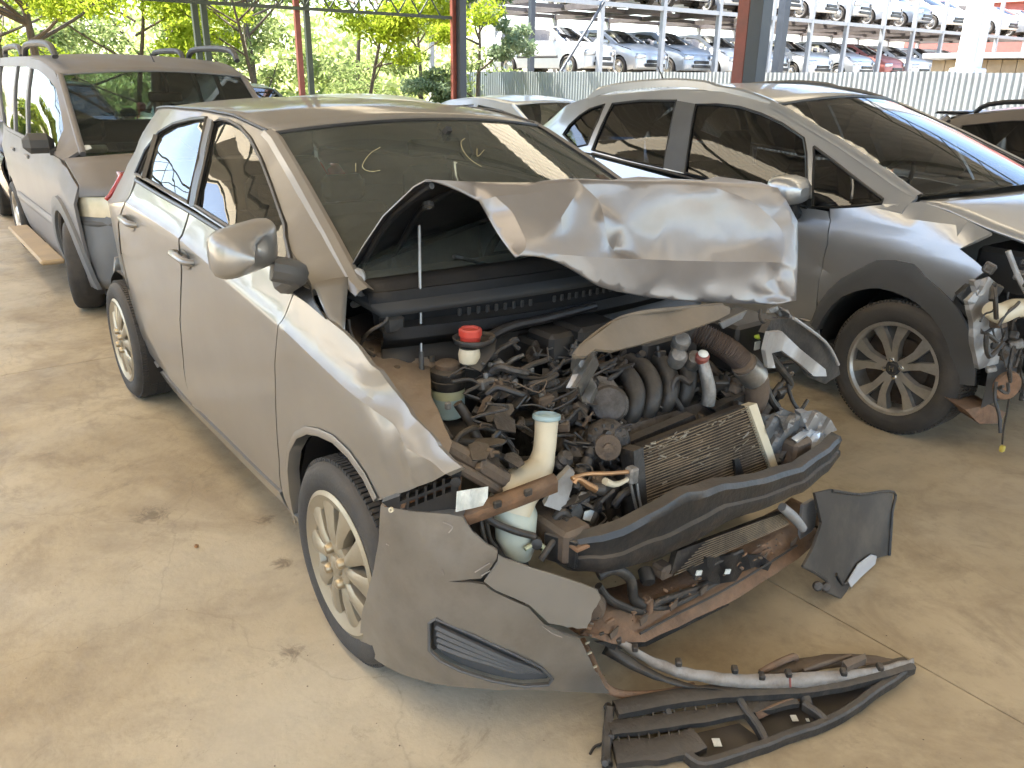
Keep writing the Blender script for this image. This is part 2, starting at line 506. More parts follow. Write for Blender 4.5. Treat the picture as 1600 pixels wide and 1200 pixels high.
M['rubber'] = mat('tyre_rubber', (0.028, 0.026, 0.024), 0.8, 0.0, var=0.2, scale=12, dust=0.35, bump=0.2, bscale=150, grime=0.5, grimecol=(0.075, 0.06, 0.045), gscale=5)
M['rim'] = mat('champagne_wheel_cover', (0.36, 0.31, 0.225), 0.33, 0.6, var=0.08, dust=0.35, coat=0.2, grime=0.35, grimecol=(0.22, 0.17, 0.11), gscale=10)
M['alloy'] = mat('machined_alloy', (0.62, 0.60, 0.56), 0.3, 0.9, var=0.06, dust=0.25, grime=0.3, grimecol=(0.2, 0.16, 0.11), gscale=14)
M['alloydark'] = mat('dark_alloy_pocket', (0.045, 0.045, 0.046), 0.4, 0.3, var=0.1, dust=0.25)
M['brakerust'] = mat('brake_disc', (0.12, 0.085, 0.06), 0.6, 0.5, var=0.3, scale=20)
M['steel'] = mat('bare_steel', (0.33, 0.32, 0.30), 0.35, 0.85, var=0.2, scale=14, dust=0.35, grime=0.4, grimecol=(0.1, 0.07, 0.045), gscale=10)
M['galv'] = mat('grey_primed_steel', (0.36, 0.35, 0.34), 0.45, 0.45, var=0.12, scale=9, dust=0.4, grime=0.35, grimecol=(0.13, 0.1, 0.075), gscale=8)
M['alu'] = mat('cast_aluminium', (0.30, 0.29, 0.275), 0.45, 0.8, var=0.25, scale=22, dust=0.5, bump=0.25, bscale=150, grime=0.6, grimecol=(0.075, 0.055, 0.04), gscale=14)
M['dirtymetal'] = mat('dusty_engine_metal', (0.075, 0.068, 0.062), 0.5, 0.6, var=0.5, scale=30, dust=0.5, side=0.08, lo=0.3, hi=0.95, bump=0.4, bscale=110, grime=0.5, grimecol=(0.02, 0.016, 0.013), gscale=24, dustcol=(0.16, 0.12, 0.085))
M['rust'] = mat('rusty_steel', (0.20, 0.105, 0.055), 0.8, 0.1, var=0.45, scale=18, dust=0.5, bump=0.35, bscale=90, grime=0.6, grimecol=(0.13, 0.09, 0.06), gscale=7, dustcol=(0.22, 0.15, 0.095))
M['rustdust'] = mat('dusty_rust_brown_steel', (0.115, 0.08, 0.055), 0.8, 0.1, var=0.35, scale=10, dust=0.7, bump=0.35, bscale=80, grime=0.5, grimecol=(0.07, 0.05, 0.035), gscale=10, dustcol=(0.18, 0.135, 0.095))
M['apron'] = mat('dusty_inner_wing', (0.29, 0.24, 0.19), 0.6, 0.3, var=0.2, scale=8, dust=0.85, bump=0.2, bscale=70, grime=0.5, grimecol=(0.16, 0.085, 0.05), gscale=12, dustcol=(0.26, 0.19, 0.13))
M['cream'] = mat('cream_plastic', (0.66, 0.58, 0.42), 0.45, 0.0, var=0.07, scale=5, dust=0.3, grime=0.25, grimecol=(0.36, 0.27, 0.15), gscale=5)
M['tank'] = mat('milky_green_plastic', (0.50, 0.53, 0.44), 0.4, 0.0, var=0.08, scale=5, dust=0.25, grime=0.3, grimecol=(0.3, 0.27, 0.16), gscale=6)
M['bluetank'] = mat('milky_blue_plastic', (0.33, 0.44, 0.45), 0.35, 0.0, var=0.06, dust=0.2)
M['limetank'] = mat('pale_yellow_green_plastic', (0.47, 0.48, 0.30), 0.4, 0.0, var=0.06, dust=0.3)
M['redcap'] = mat('red_plastic_cap', (0.55, 0.055, 0.035), 0.42, 0.0, var=0.1, scale=12, dust=0.25)
M['white'] = mat('white_plastic', (0.75, 0.74, 0.71), 0.5, 0.0, var=0.06, grime=0.2, grimecol=(0.5, 0.45, 0.38))
M['yellow'] = mat('yellow_plastic', (0.55, 0.42, 0.08), 0.45, 0.0, var=0.08)
M['lime'] = mat('lime_plastic_clip', (0.5, 0.6, 0.06), 0.45, 0.0, var=0.08)
M['copper'] = mat('copper_brown_pipe', (0.42, 0.23, 0.11), 0.35, 0.8, var=0.2, scale=15, dust=0.3)
M['hose'] = mat('dusty_rubber_hose', (0.022, 0.019, 0.016), 0.5, 0.0, var=0.45, scale=20, dust=0.5, side=0.08, lo=0.3, hi=0.95, dustcol=(0.15, 0.115, 0.085), grime=0.4, grimecol=(0.11,0.085,0.06), gscale=18, bump=0.1)
M['hoseblack'] = mat('black_rubber_hose', (0.015, 0.014, 0.014), 0.45, 0.0, var=0.2, dust=0.3)
M['ribhose'] = mat('ribbed_brown_hose', (0.06, 0.042, 0.033), 0.6, 0.0, var=0.25, dust=0.45, dustcol=(0.18, 0.13, 0.1))
M['fins'] = mat('radiator_fins', (0.27, 0.20, 0.125), 0.6, 0.45, var=0.4, scale=16, grime=0.6, grimecol=(0.10, 0.07, 0.045), gscale=7)
M['fincore'] = mat('radiator_core', (0.03, 0.022, 0.016), 0.8, 0.1, var=0.3, scale=60, grime=0.5, grimecol=(0.16, 0.12, 0.08), gscale=9)
M['fray'] = mat('crushed_bright_fins', (0.30, 0.26, 0.20), 0.45, 0.6, var=0.3, scale=30)
M['tanpanel'] = mat('tan_plastic_undertray', (0.155, 0.125, 0.09), 0.6, 0.0, var=0.25, scale=7, dust=0.55, bump=0.1, grime=0.4, grimecol=(0.12, 0.085, 0.055), gscale=4)
M['innerblack'] = mat('dusty_black_bumper_inside', (0.026, 0.024, 0.022), 0.42, 0.0, var=0.4, scale=5, dust=0.45, side=0.08, grime=0.5, grimecol=(0.13, 0.105, 0.08), gscale=4)
M['chrome'] = mat('chrome', (0.75, 0.75, 0.75), 0.12, 1.0, var=0.03)
M['lampglass'] = mat('yellowed_lamp_lens', (0.62, 0.55, 0.40), 0.18, 0.1, var=0.12, scale=9, dust=0.4, coat=0.6)
M['redlens'] = mat('red_lamp_lens', (0.42, 0.03, 0.03), 0.15, 0.0, var=0.06, coat=0.8, dust=0.2)
M['clearlens'] = mat('pale_lamp_lens', (0.6, 0.62, 0.64), 0.12, 0.3, var=0.08, coat=0.8)
M['seat'] = mat('grey_seat_cloth', (0.10, 0.097, 0.09), 0.9, 0.0, var=0.15, scale=30)
M['inner'] = mat('dark_cabin_trim', (0.03, 0.029, 0.028), 0.8, 0.0, var=0.15)
M['wscreen'] = glass('dusty_windscreen', (0.70, 0.78, 0.73), 0.27, (0.215, 0.22, 0.185))
M['sideglass'] = glass('side_window_glass', (0.34, 0.38, 0.36), 0.08, (0.2, 0.18, 0.15))
M['tintglass'] = glass('dark_tinted_glass', (0.09, 0.10, 0.11), 0.03, (0.15, 0.14, 0.13))
M['vanglass'] = glass('van_windscreen', (0.36, 0.43, 0.41), 0.12, (0.13, 0.13, 0.11))
M['rearglass'] = glass('rear_window_glass', (0.75, 0.80, 0.78), 0.05)
M['label'] = mat('white_paper_label', (0.68, 0.68, 0.62), 0.6, 0.0, var=0.25, scale=22, grime=0.35, grimecol=(0.4, 0.42, 0.4), gscale=30)
M['palestrip'] = mat('scuffed_pale_strip', (0.33, 0.29, 0.25), 0.55, 0.1, var=0.3, scale=16, dust=0.4, grime=0.65, grimecol=(0.15, 0.11, 0.08), gscale=14)
M['nut'] = mat('champagne_wheel_nut', (0.38, 0.31, 0.21), 0.3, 0.7, var=0.1)
M['chalk'] = mat('yellow_marker', (0.36, 0.32, 0.18), 0.9, 0.0, var=0.2, scale=40)
M['concdark'] = mat('joint_sealant', (0.08, 0.065, 0.05), 0.9, 0.0, var=0.2)
M['postred'] = mat('red_oxide_post_paint', (0.22, 0.06, 0.045), 0.5, 0.0, var=0.2, scale=6, grime=0.3, grimecol=(0.15, 0.06, 0.04))
M['postdark'] = mat('dark_blue_grey_post_paint', (0.035, 0.042, 0.055), 0.45, 0.0, var=0.15, scale=6)
M['truss'] = mat('green_grey_truss_paint', (0.05, 0.065, 0.05), 0.55, 0.0, var=0.2)
M['roofsheet'] = mat('galvanised_roof_sheet', (0.34, 0.335, 0.315), 0.5, 0.35, var=0.15, scale=2)
M['fence'] = mat('pale_grey_fence_sheet', (0.29, 0.32, 0.33), 0.5, 0.2, var=0.08, scale=2, grime=0.2, grimecol=(0.25, 0.22, 0.18), gscale=1.5)
M['rackpost'] = mat('galvanised_rack_steel', (0.35, 0.36, 0.37), 0.5, 0.3, var=0.12)
M['rackrust'] = mat('dark_rack_beam', (0.10, 0.085, 0.08), 0.6, 0.2, var=0.2)
M['whitewall'] = mat('white_render', (0.7, 0.7, 0.68), 0.8, 0.0, var=0.06, bump=0.1)
M['tanwood'] = mat('tan_boards', (0.42, 0.30, 0.17), 0.7, 0.0, var=0.15)
M['brickred'] = mat('red_roof_paint', (0.30, 0.09, 0.075), 0.7, 0.0, var=0.15)
M['bark'] = mat('tree_bark', (0.10, 0.075, 0.055), 0.9, 0.0, var=0.35, scale=14, bump=0.4, bscale=30)
M['leaflime'] = leafmat('lime_leaves', (0.20, 0.28, 0.02), (0.36, 0.42, 0.05), 0.6)
M['leafgreen'] = leafmat('green_leaves', (0.16, 0.23, 0.07), (0.34, 0.38, 0.16), 0.55)
M['leaffar'] = leafmat('overexposed_far_leaves', (0.40, 0.48, 0.16), (0.62, 0.66, 0.36), 0.55)  # leaf colour lightened to stand in for overexposure
M['leafgrey'] = leafmat('grey_green_leaves', (0.13, 0.19, 0.11), (0.28, 0.33, 0.2), 0.5)

def floor_material():
    m = bpy.data.materials.new('worn_concrete'); m.use_nodes = True
    t = m.node_tree; N = t.nodes; L = t.links; b = N['Principled BSDF']
    ge = N.new('ShaderNodeNewGeometry')
    def noise(sc, det=8, ro=0.65, dist=0.0):
        n = N.new('ShaderNodeTexNoise'); n.inputs['Scale'].default_value = sc; n.inputs['Detail'].default_value = det; n.inputs['Roughness'].default_value = ro; n.inputs['Distortion'].default_value = dist
        L.new(ge.outputs['Position'], n.inputs['Vector']); return n.outputs['Fac']
    def rng(x, a, b_, c, d):
        k = N.new('ShaderNodeMapRange'); k.inputs[1].default_value = a; k.inputs[2].default_value = b_; k.inputs[3].default_value = c; k.inputs[4].default_value = d; L.new(x, k.inputs[0]); return k.outputs[0]
    def mix(fac, a, bb):
        k = N.new('ShaderNodeMix'); k.data_type = 'RGBA'; L.new(fac, k.inputs['Factor'])
        for s_, x in (('A', a), ('B', bb)):
            if isinstance(x, tuple): k.inputs[s_].default_value = (*x, 1)
            else: L.new(x, k.inputs[s_])
        return k.outputs['Result']
    c = mix(rng(noise(0.9, 6, 0.6, 0.4), 0.35, 0.65, 0, 1), (0.36, 0.275, 0.165), (0.52, 0.415, 0.265))
    c = mix(rng(noise(2.7, 9, 0.7, 0.8), 0.48, 0.72, 0, 0.8), c, (0.25, 0.18, 0.105))
    c = mix(rng(noise(9, 9, 0.75), 0.48, 0.8, 0, 0.55), c, (0.16, 0.12, 0.08))
    c = mix(rng(noise(0.45, 5, 0.5), 0.48, 0.68, 0, 0.6), c, (0.52, 0.465, 0.37))
    c = mix(rng(noise(1.6, 10, 0.8, 2.0), 0.56, 0.66, 0, 0.45), c, (0.19, 0.145, 0.095))
    c = mix(rng(noise(5.5, 10, 0.8, 1.2), 0.6, 0.72, 0, 0.5), c, (0.15, 0.11, 0.07))
    c = mix(rng(noise(60, 4, 0.8), 0.55, 0.8, 0, 0.3), c, (0.44, 0.37, 0.27))
    # oil and dirt blots
    stains = [(P(235, 805, 'z', 0), .06), (P(455, 1018, 'z', 0), .035), (P(415, 812, 'z', 0), .035), (P(440, 880, 'z', 0), .035)]
    wob = noise(17, 8, 0.75, 1.5)
    for (p, rad) in stains:
        vd = N.new('ShaderNodeVectorMath'); vd.operation = 'DISTANCE'; L.new(ge.outputs['Position'], vd.inputs[0]); vd.inputs[1].default_value = (p[0], p[1], 0)
        ad = N.new('ShaderNodeMath'); ad.operation = 'MULTIPLY_ADD'; L.new(wob, ad.inputs[0]); ad.inputs[1].default_value = -rad * 5.0; L.new(vd.outputs['Value'], ad.inputs[2])
        c = mix(rng(ad.outputs[0], -rad * 2.3, -rad * 1.3, 0.6, 0.0), c, (0.075, 0.05, 0.032))
    # hairline cracks
    vo = N.new('ShaderNodeTexVoronoi'); vo.feature = 'DISTANCE_TO_EDGE'; vo.inputs['Scale'].default_value = 0.55
    wv = N.new('ShaderNodeVectorMath'); wv.operation = 'MULTIPLY_ADD'
    nn = N.new('ShaderNodeTexNoise'); nn.inputs['Scale'].default_value = 3; nn.inputs['Detail'].default_value = 6; L.new(ge.outputs['Position'], nn.inputs['Vector'])
    L.new(nn.outputs['Color'], wv.inputs[0]); wv.inputs[1].default_value = (0.35, 0.35, 0.0); L.new(ge.outputs['Position'], wv.inputs[2]); L.new(wv.outputs[0], vo.inputs['Vector'])
    c = mix(rng(vo.outputs['Distance'], 0.0, 0.003, 0.16, 0.0), c, (0.10, 0.075, 0.05))
    L.new(c, b.inputs['Base Color'])
    L.new(rng(noise(2.2), 0.3, 0.7, 0.42, 0.75), b.inputs['Roughness'])
    b.inputs['Specular IOR Level'].default_value = 0.4
    bp = N.new('ShaderNodeBump'); bp.inputs['Strength'].default_value = 0.25; bp.inputs['Distance'].default_value = 0.006
    L.new(noise(35, 8, 0.7), bp.inputs['Height']); L.new(bp.outputs[0], b.inputs['Normal'])
    return m
M['floor'] = floor_material()
M['yard'] = mat('pale_dusty_yard', (0.34, 0.28, 0.20), 0.9, 0.0, var=0.25, scale=0.6, bump=0.2, bscale=12)
def skylight_material():
    m = bpy.data.materials.new('yellowed_translucent_sheet'); m.use_nodes = True
    t = m.node_tree; N = t.nodes; L = t.links
    N.remove(N['Principled BSDF']); out = N['Material Output']
    d = N.new('ShaderNodeBsdfDiffuse'); d.inputs[0].default_value = (0.5, 0.4, 0.25, 1)
    tr = N.new('ShaderNodeBsdfTranslucent'); tr.inputs[0].default_value = (0.82, 0.69, 0.48, 1)
    mx = N.new('ShaderNodeMixShader'); mx.inputs[0].default_value = 0.65
    L.new(d.outputs[0], mx.inputs[1]); L.new(tr.outputs[0], mx.inputs[2]); L.new(mx.outputs[0], out.inputs[0])
    return m
M['skylight'] = skylight_material()
# ------------------------------------------------------------------ car building
class Shell:
    """the side skin of a car: half width as a function of x (forward) and z, given by curves along x"""
    def __init__(s, loc, zc, zb, zt, wt, wmax=0.842, low=((.12, -.12), (.20, -.085), (.30, -.05), (.48, -.02)), wbelt=-.042, taper_f=(0.1, 0.7, 0.075), taper_r=(-1.9, 1.2, 0.12), bow=0.018):
        s.loc = np.array(loc, float); s.zc = zc; s.zb = zb; s.zt = zt; s.wt = wt; s.wmax = wmax; s.low = low; s.wbelt = wbelt
        s.tf = taper_f; s.tr = taper_r; s.bow = bow; s.dents = []
    def taper(s, x):
        t = 0.0
        if x > s.tf[0]: t += s.tf[2] * ((x - s.tf[0]) / s.tf[1]) ** 2
        if x < s.tr[0]: t += s.tr[2] * ((s.tr[0] - x) / s.tr[1]) ** 2
        return t
    def W(s, x, z):
        zc = lin(x, s.zc); zb = max(lin(x, s.zb), zc + .03); zt = max(lin(x, s.zt), zb + .02); wt = lin(x, s.wt)
        tp = s.taper(x)
        zs = [k[0] for k in s.low] + [zc - .10, zc - .012, zc, zc + .014, zb, (zb + zt) / 2, zt]
        wb = s.wmax + (lin(x, s.wbelt) if isinstance(s.wbelt, (list, tuple)) else s.wbelt) - tp
        wt = min(wt, wb - .005)
        ws = [s.wmax + k[1] - tp for k in s.low] + [s.wmax - .004 - tp, s.wmax - .0006 - tp, s.wmax - .0015 - tp, s.wmax - .0015 - tp - (s.wmax - wb - tp) * min(.4, .026 / max(zb - zc, .03)), wb, (wb + wt) / 2 + s.bow, wt]
        for k in range(1, len(zs)):
            if zs[k] <= zs[k - 1]: zs[k] = zs[k - 1] + .004
        r = pchip(zs, ws, z)
        for d in s.dents: r += d(x, z)
        return r
    def at(s, x, z, side=-1, off=0.0):
        return np.array([x, side * (s.W(x, z) + off), z])
    def hit(s, u, v):
        """local (x, z) of the near side skin that the photograph shows at u, v"""
        d = ray(u, v); c = CAM - s.loc
        f = lambda t: (c + t * d)[1] + s.W((c + t * d)[0], (c + t * d)[2])
        t0 = 0.4
        while f(t0) < 0 and t0 < 60: t0 += 0.05
        a, b = t0 - 0.05, t0
        for _ in range(30):
            m = (a + b) / 2
            if f(m) < 0: a = m
            else: b = m
        p = c + a * d
        return (p[0], p[2])
    def outline(s, px): return [s.hit(u, v) for u, v in px]
    def panel(s, name, outline, mat_, parent, side=-1, off=0.0, res=0.06, **k):
        return sheet(name, outline, lambda x, z: s.at(x, z, side, off), mat_, parent, res=res, out=(0, side, 0.1), **k)

def arc(cx, cz, r, a0, a1, n):
    return [(cx + r * math.cos(R(a0 + (a1 - a0) * i / n)), cz + r * math.sin(R(a0 + (a1 - a0) * i / n))) for i in range(n + 1)]

def cross_rows(prof, n=13, ax=None):
    """prof: list of (x, z at the edge, half width, crown, bulge forward)"""
    rows = []
    for (x, z, w_, crown, bulge) in prof:
        row = []
        for k in range(n):
            v = -1 + 2 * k / (n - 1)
            q = 1 - v * v
            row.append((x + bulge * q, v * w_, z + crown * q))
        rows.append(row)
    return rows
def dense(prof, k):
    out = []
    P_ = [np.array(p, float) for p in prof]
    pts, _ = catmull(P_, [0] * len(P_), k)
    return [tuple(p) for p in pts]

def wheel(parent, x, y, r, side, width=0.185, rim_r=None, style='cover', name='wheel', group=None, z=None, steer=0.0, tilt=0.0, simple=False, rimmat=None):
    """wheel > tyre, rim (and nuts); side -1: outer face towards -y"""
    o = bpy.data.objects.new(name, None); COL.objects.link(o); o.parent = parent
    o.location = (x, y, r if z is None else z)
    o.rotation_euler = (tilt, 0, steer)
    rim_r = rim_r or r * 0.69
    n = 28 if simple else 56
    s = side
    hw = width / 2
    t = MB()
    prof = [(rim_r * .97, -hw * .8), (rim_r * 1.02, -hw * .95), (rim_r * 1.18, -hw * 1.06), (r * .90, -hw * 1.02), (r * .965, -hw * .88), (r * .99, -hw * .6), (r, 0), (r * .99, hw * .6), (r * .965, hw * .88), (r * .90, hw * 1.02), (rim_r * 1.18, hw * 1.06), (rim_r * 1.02, hw * .95), (rim_r * .97, hw * .8)]
    t.lathe(prof, (0, 0, 0), (0, s, 0), n, close=False)
    if not simple:
        for k in range(n * 2):      # tread blocks
            a = 2 * math.pi * k / (n * 2)
            for j, (h0, sk) in enumerate(((-.62, .02), (-.22, -.02), (.2, .02), (.6, -.02))):
                c = np.array([math.cos(a + sk) * (r * .992), s * hw * h0, math.sin(a + sk) * (r * .992)])
                rot = np.array([[math.cos(a), 0, -math.sin(a)], [0, 1, 0], [math.sin(a), 0, math.cos(a)]])
                t.box(c, (.012, hw * .34, r * 2 * math.pi / (n * 2) * .7), rot)
    t.build('tyre', M['rubber'], o, sharp=50)
    rimmat = rimmat or M['rim']
    rim = MB()
    if style == 'cover':
        # dished plate, raised outer ring, five paired spokes and a hub
        rim.lathe([(rim_r * 1.0, hw * .80), (rim_r * 1.03, hw * .98), (rim_r * .97, hw * 1.05), (rim_r * .90, hw * .97), (rim_r * .80, hw * .88), (rim_r * .76, hw * .70)], (0, 0, 0), (0, s, 0), n, close=False)
        ro = rim.build('rim', rimmat, o, sharp=40)
        back = MB(); back.lathe([(rim_r * .93, hw * .60), (rim_r * .3, hw * .50), (0.001, hw * .50)], (0, 0, 0), (0, s, 0), n, close=False)
        back.build('backing', M['brakerust'], ro)
        def spoke(a0, lean, wd):
            q = MB()
            # cross-section rows from hub to ring; ridge along the middle
            rows = []
            for (rad, wdt, hgt, da) in ((.16, wd * .60, .92, 0), (.30, wd * .62, 1.04, lean * .25), (.5, wd * .8, 1.06, lean * .6), (.72, wd * 1.15, 1.0, lean * .9), (.93, wd * 1.75, .92, lean)):
                a = a0 + da; rr_ = rad * rim_r
                ca, sa = math.cos(a), math.sin(a)
                row = []
                for (e, hh) in ((-1, .62), (-.92, .93), (-.5, 1.0), (0.0, 1.02), (.5, 1.0), (.92, .93), (1, .62)):
                    px_ = rr_ * ca - e * wdt * sa * .5 * rim_r; pz_ = rr_ * sa + e * wdt * ca * .5 * rim_r
                    row.append((px_ * 1, s * hw * (hgt * hh), pz_))
                rows.append(row)
            q.loft(rows, flip=(s > 0))
            return q
        for k in range(5):
            a0 = 2 * math.pi * k / 5 + 0.35
            for sg in (-1, 1):
                spoke(a0 + sg * .20, sg * .12, .275).build('spoke', rimmat, ro, sharp=28)
        hub = MB(); hub.lathe([(rim_r * .36, hw * .6), (rim_r * .34, hw * 1.0), (rim_r * .27, hw * 1.06), (rim_r * .15, hw * 1.02), (rim_r * .14, hw * 1.1), (rim_r * .10, hw * 1.14), (0.001, hw * 1.15)], (0, 0, 0), (0, s, 0), 32, close=False)
        hub.build('hub', rimmat, ro, sharp=35)
        for k in range(4):
            a = 2 * math.pi * k / 4 + 0.6
            nb = MB(); nb.lathe([(rim_r * .075, hw * .95), (rim_r * .075, hw * 1.16), (rim_r * .055, hw * 1.24), (.001, hw * 1.26)], (math.cos(a) * rim_r * .245, 0, math.sin(a) * rim_r * .245), (0, s, 0), 12, close=False)
            nb.build('wheel_nut', M['nut'], ro, sharp=35)
    elif style == 'alloy':
        rim.lathe([(rim_r * .98, -hw * .6), (rim_r * .90, hw * .2), (rim_r * .93, hw * .84), (rim_r * 1.02, hw * .95), (rim_r * 1.03, hw * .99), (rim_r * .965, hw * 1.0), (rim_r * .93, hw * .86)], (0, 0, 0), (0, s, 0), n, close=False)
        ro = rim.build('rim', M['alloy'], o, sharp=40)
        disc = MB(); disc.lathe([(rim_r * .9, -hw * .1), (rim_r * .62, -hw * .1), (rim_r * .6, hw * .05), (rim_r * .2, hw * .1), (.001, hw * .1)], (0, 0, 0), (0, s, 0), n, close=False)
        disc.build('brake_disc', M['brakerust'], ro)
        for k in range(5):
            a0 = 2 * math.pi * k / 5 + 0.55
            for sg in (-1, 1):
                def row(rad, wdt, da, h):
                    a = a0 + da; rr_ = rad * rim_r; ca, sa = math.cos(a), math.sin(a)
                    return [(rr_ * ca - e * wdt * sa * rim_r, s * hw * hh, rr_ * sa + e * wdt * ca * rim_r) for e, hh in ((-1, h - .35), (-.9, h), (.9, h), (1, h - .35))]
                q = MB(); q.loft([row(.16, .08, sg * .22, .84), row(.42, .078, sg * .20, .88), row(.60, .086, sg * .21, .88), row(.96, .14, sg * .31, .84)], flip=(s > 0))
                q.build('spoke', M['alloy'], ro, sharp=25)
            q = MB(); rr0 = rim_r * .5
            q.loft([[(rad * rim_r * math.cos(a0 + e), s * hw * .62, rad * rim_r * math.sin(a0 + e)) for e in (-.15, 0, .15)] for rad in (.2, .5, .93)], flip=(s > 0))
            q.build('pocket', M['alloydark'], ro)
        hub = MB(); hub.lathe([(rim_r * .27, hw * .3), (rim_r * .25, hw * .78), (rim_r * .12, hw * .84), (rim_r * .115, hw * .9), (.001, hw * .92)], (0, 0, 0), (0, s, 0), 32, close=False)
        hub.build('hub', M['alloydark'], ro, sharp=35)
        for k in range(4):
            a = 2 * math.pi * k / 4 + 0.3
            nb = MB(); nb.lathe([(rim_r * .05, hw * .7), (rim_r * .05, hw * .9), (.001, hw * .94)], (math.cos(a) * rim_r * .19, 0, math.sin(a) * rim_r * .19), (0, s, 0), 10, close=False)
            nb.build('wheel_nut', M['chrome'], ro, sharp=35)
    else:
        rim.lathe([(rim_r * 1.0, hw * .80), (rim_r * 1.0, hw * .95), (rim_r * .93, hw * .9), (rim_r * .85, hw * .55), (rim_r * .4, hw * .75), (rim_r * .3, hw * .95), (.001, hw * .95)], (0, 0, 0), (0, s, 0), n, close=False)
        ro = rim.build('rim', rimmat, o, sharp=35)
        sl = MB()
        for k in range(7):
            a = 2 * math.pi * k / 7
            sl.lathe([(rim_r * .11, hw * .64), (.001, hw * .70)], (math.cos(a) * rim_r * .66, 0, math.sin(a) * rim_r * .66), (0, s, 0), 8, close=False)
        sl.build('slots', M['alloydark'], ro)
    return o

def liner(parent, x, y_out, r, side, depth=0.28, z=0.3, name='wheel_liner', a0=-25, a1=205):
    m = MB()
    rows = []
    for k in range(19):
        a = R(a0 + (a1 - a0) * k / 18)
        wob = 0.006 if k % 2 else 0
        rows.append([(x + math.cos(a) * (r - wob), y_out, z + math.sin(a) * (r - wob)), (x + math.cos(a) * (r - wob), y_out - side * depth, z + math.sin(a) * (r - wob))])
    m.loft(rows)
    m.add([(x + math.cos(R(a0 + (a1 - a0) * k / 18)) * r, y_out - side * depth, z + math.sin(R(a0 + (a1 - a0) * k / 18)) * r) for k in range(19)], [tuple(range(19))])
    return m.build(name, M['hoseblack'], parent)

def seat(parent, x, y, z, name='seat', h=0.62):
    m = MB()
    m.box((x + .22, y, z + .08), (.5, .48, .16), bev=.05)
    rot = np.array([[math.cos(.25), 0, -math.sin(.25)], [0, 1, 0], [math.sin(.25), 0, math.cos(.25)]])
    m.box((x - .10, y, z + .08 + h / 2), (.14, .46, h), rot, bev=.05)
    s_ = m.build(name, M['seat'], parent)
    k = MB(); k.box((x - .20, y, z + .16 + h + .03), (.09, .25, .17), bev=.035)
    k.build('headrest', M['seat'], s_)
    return s_

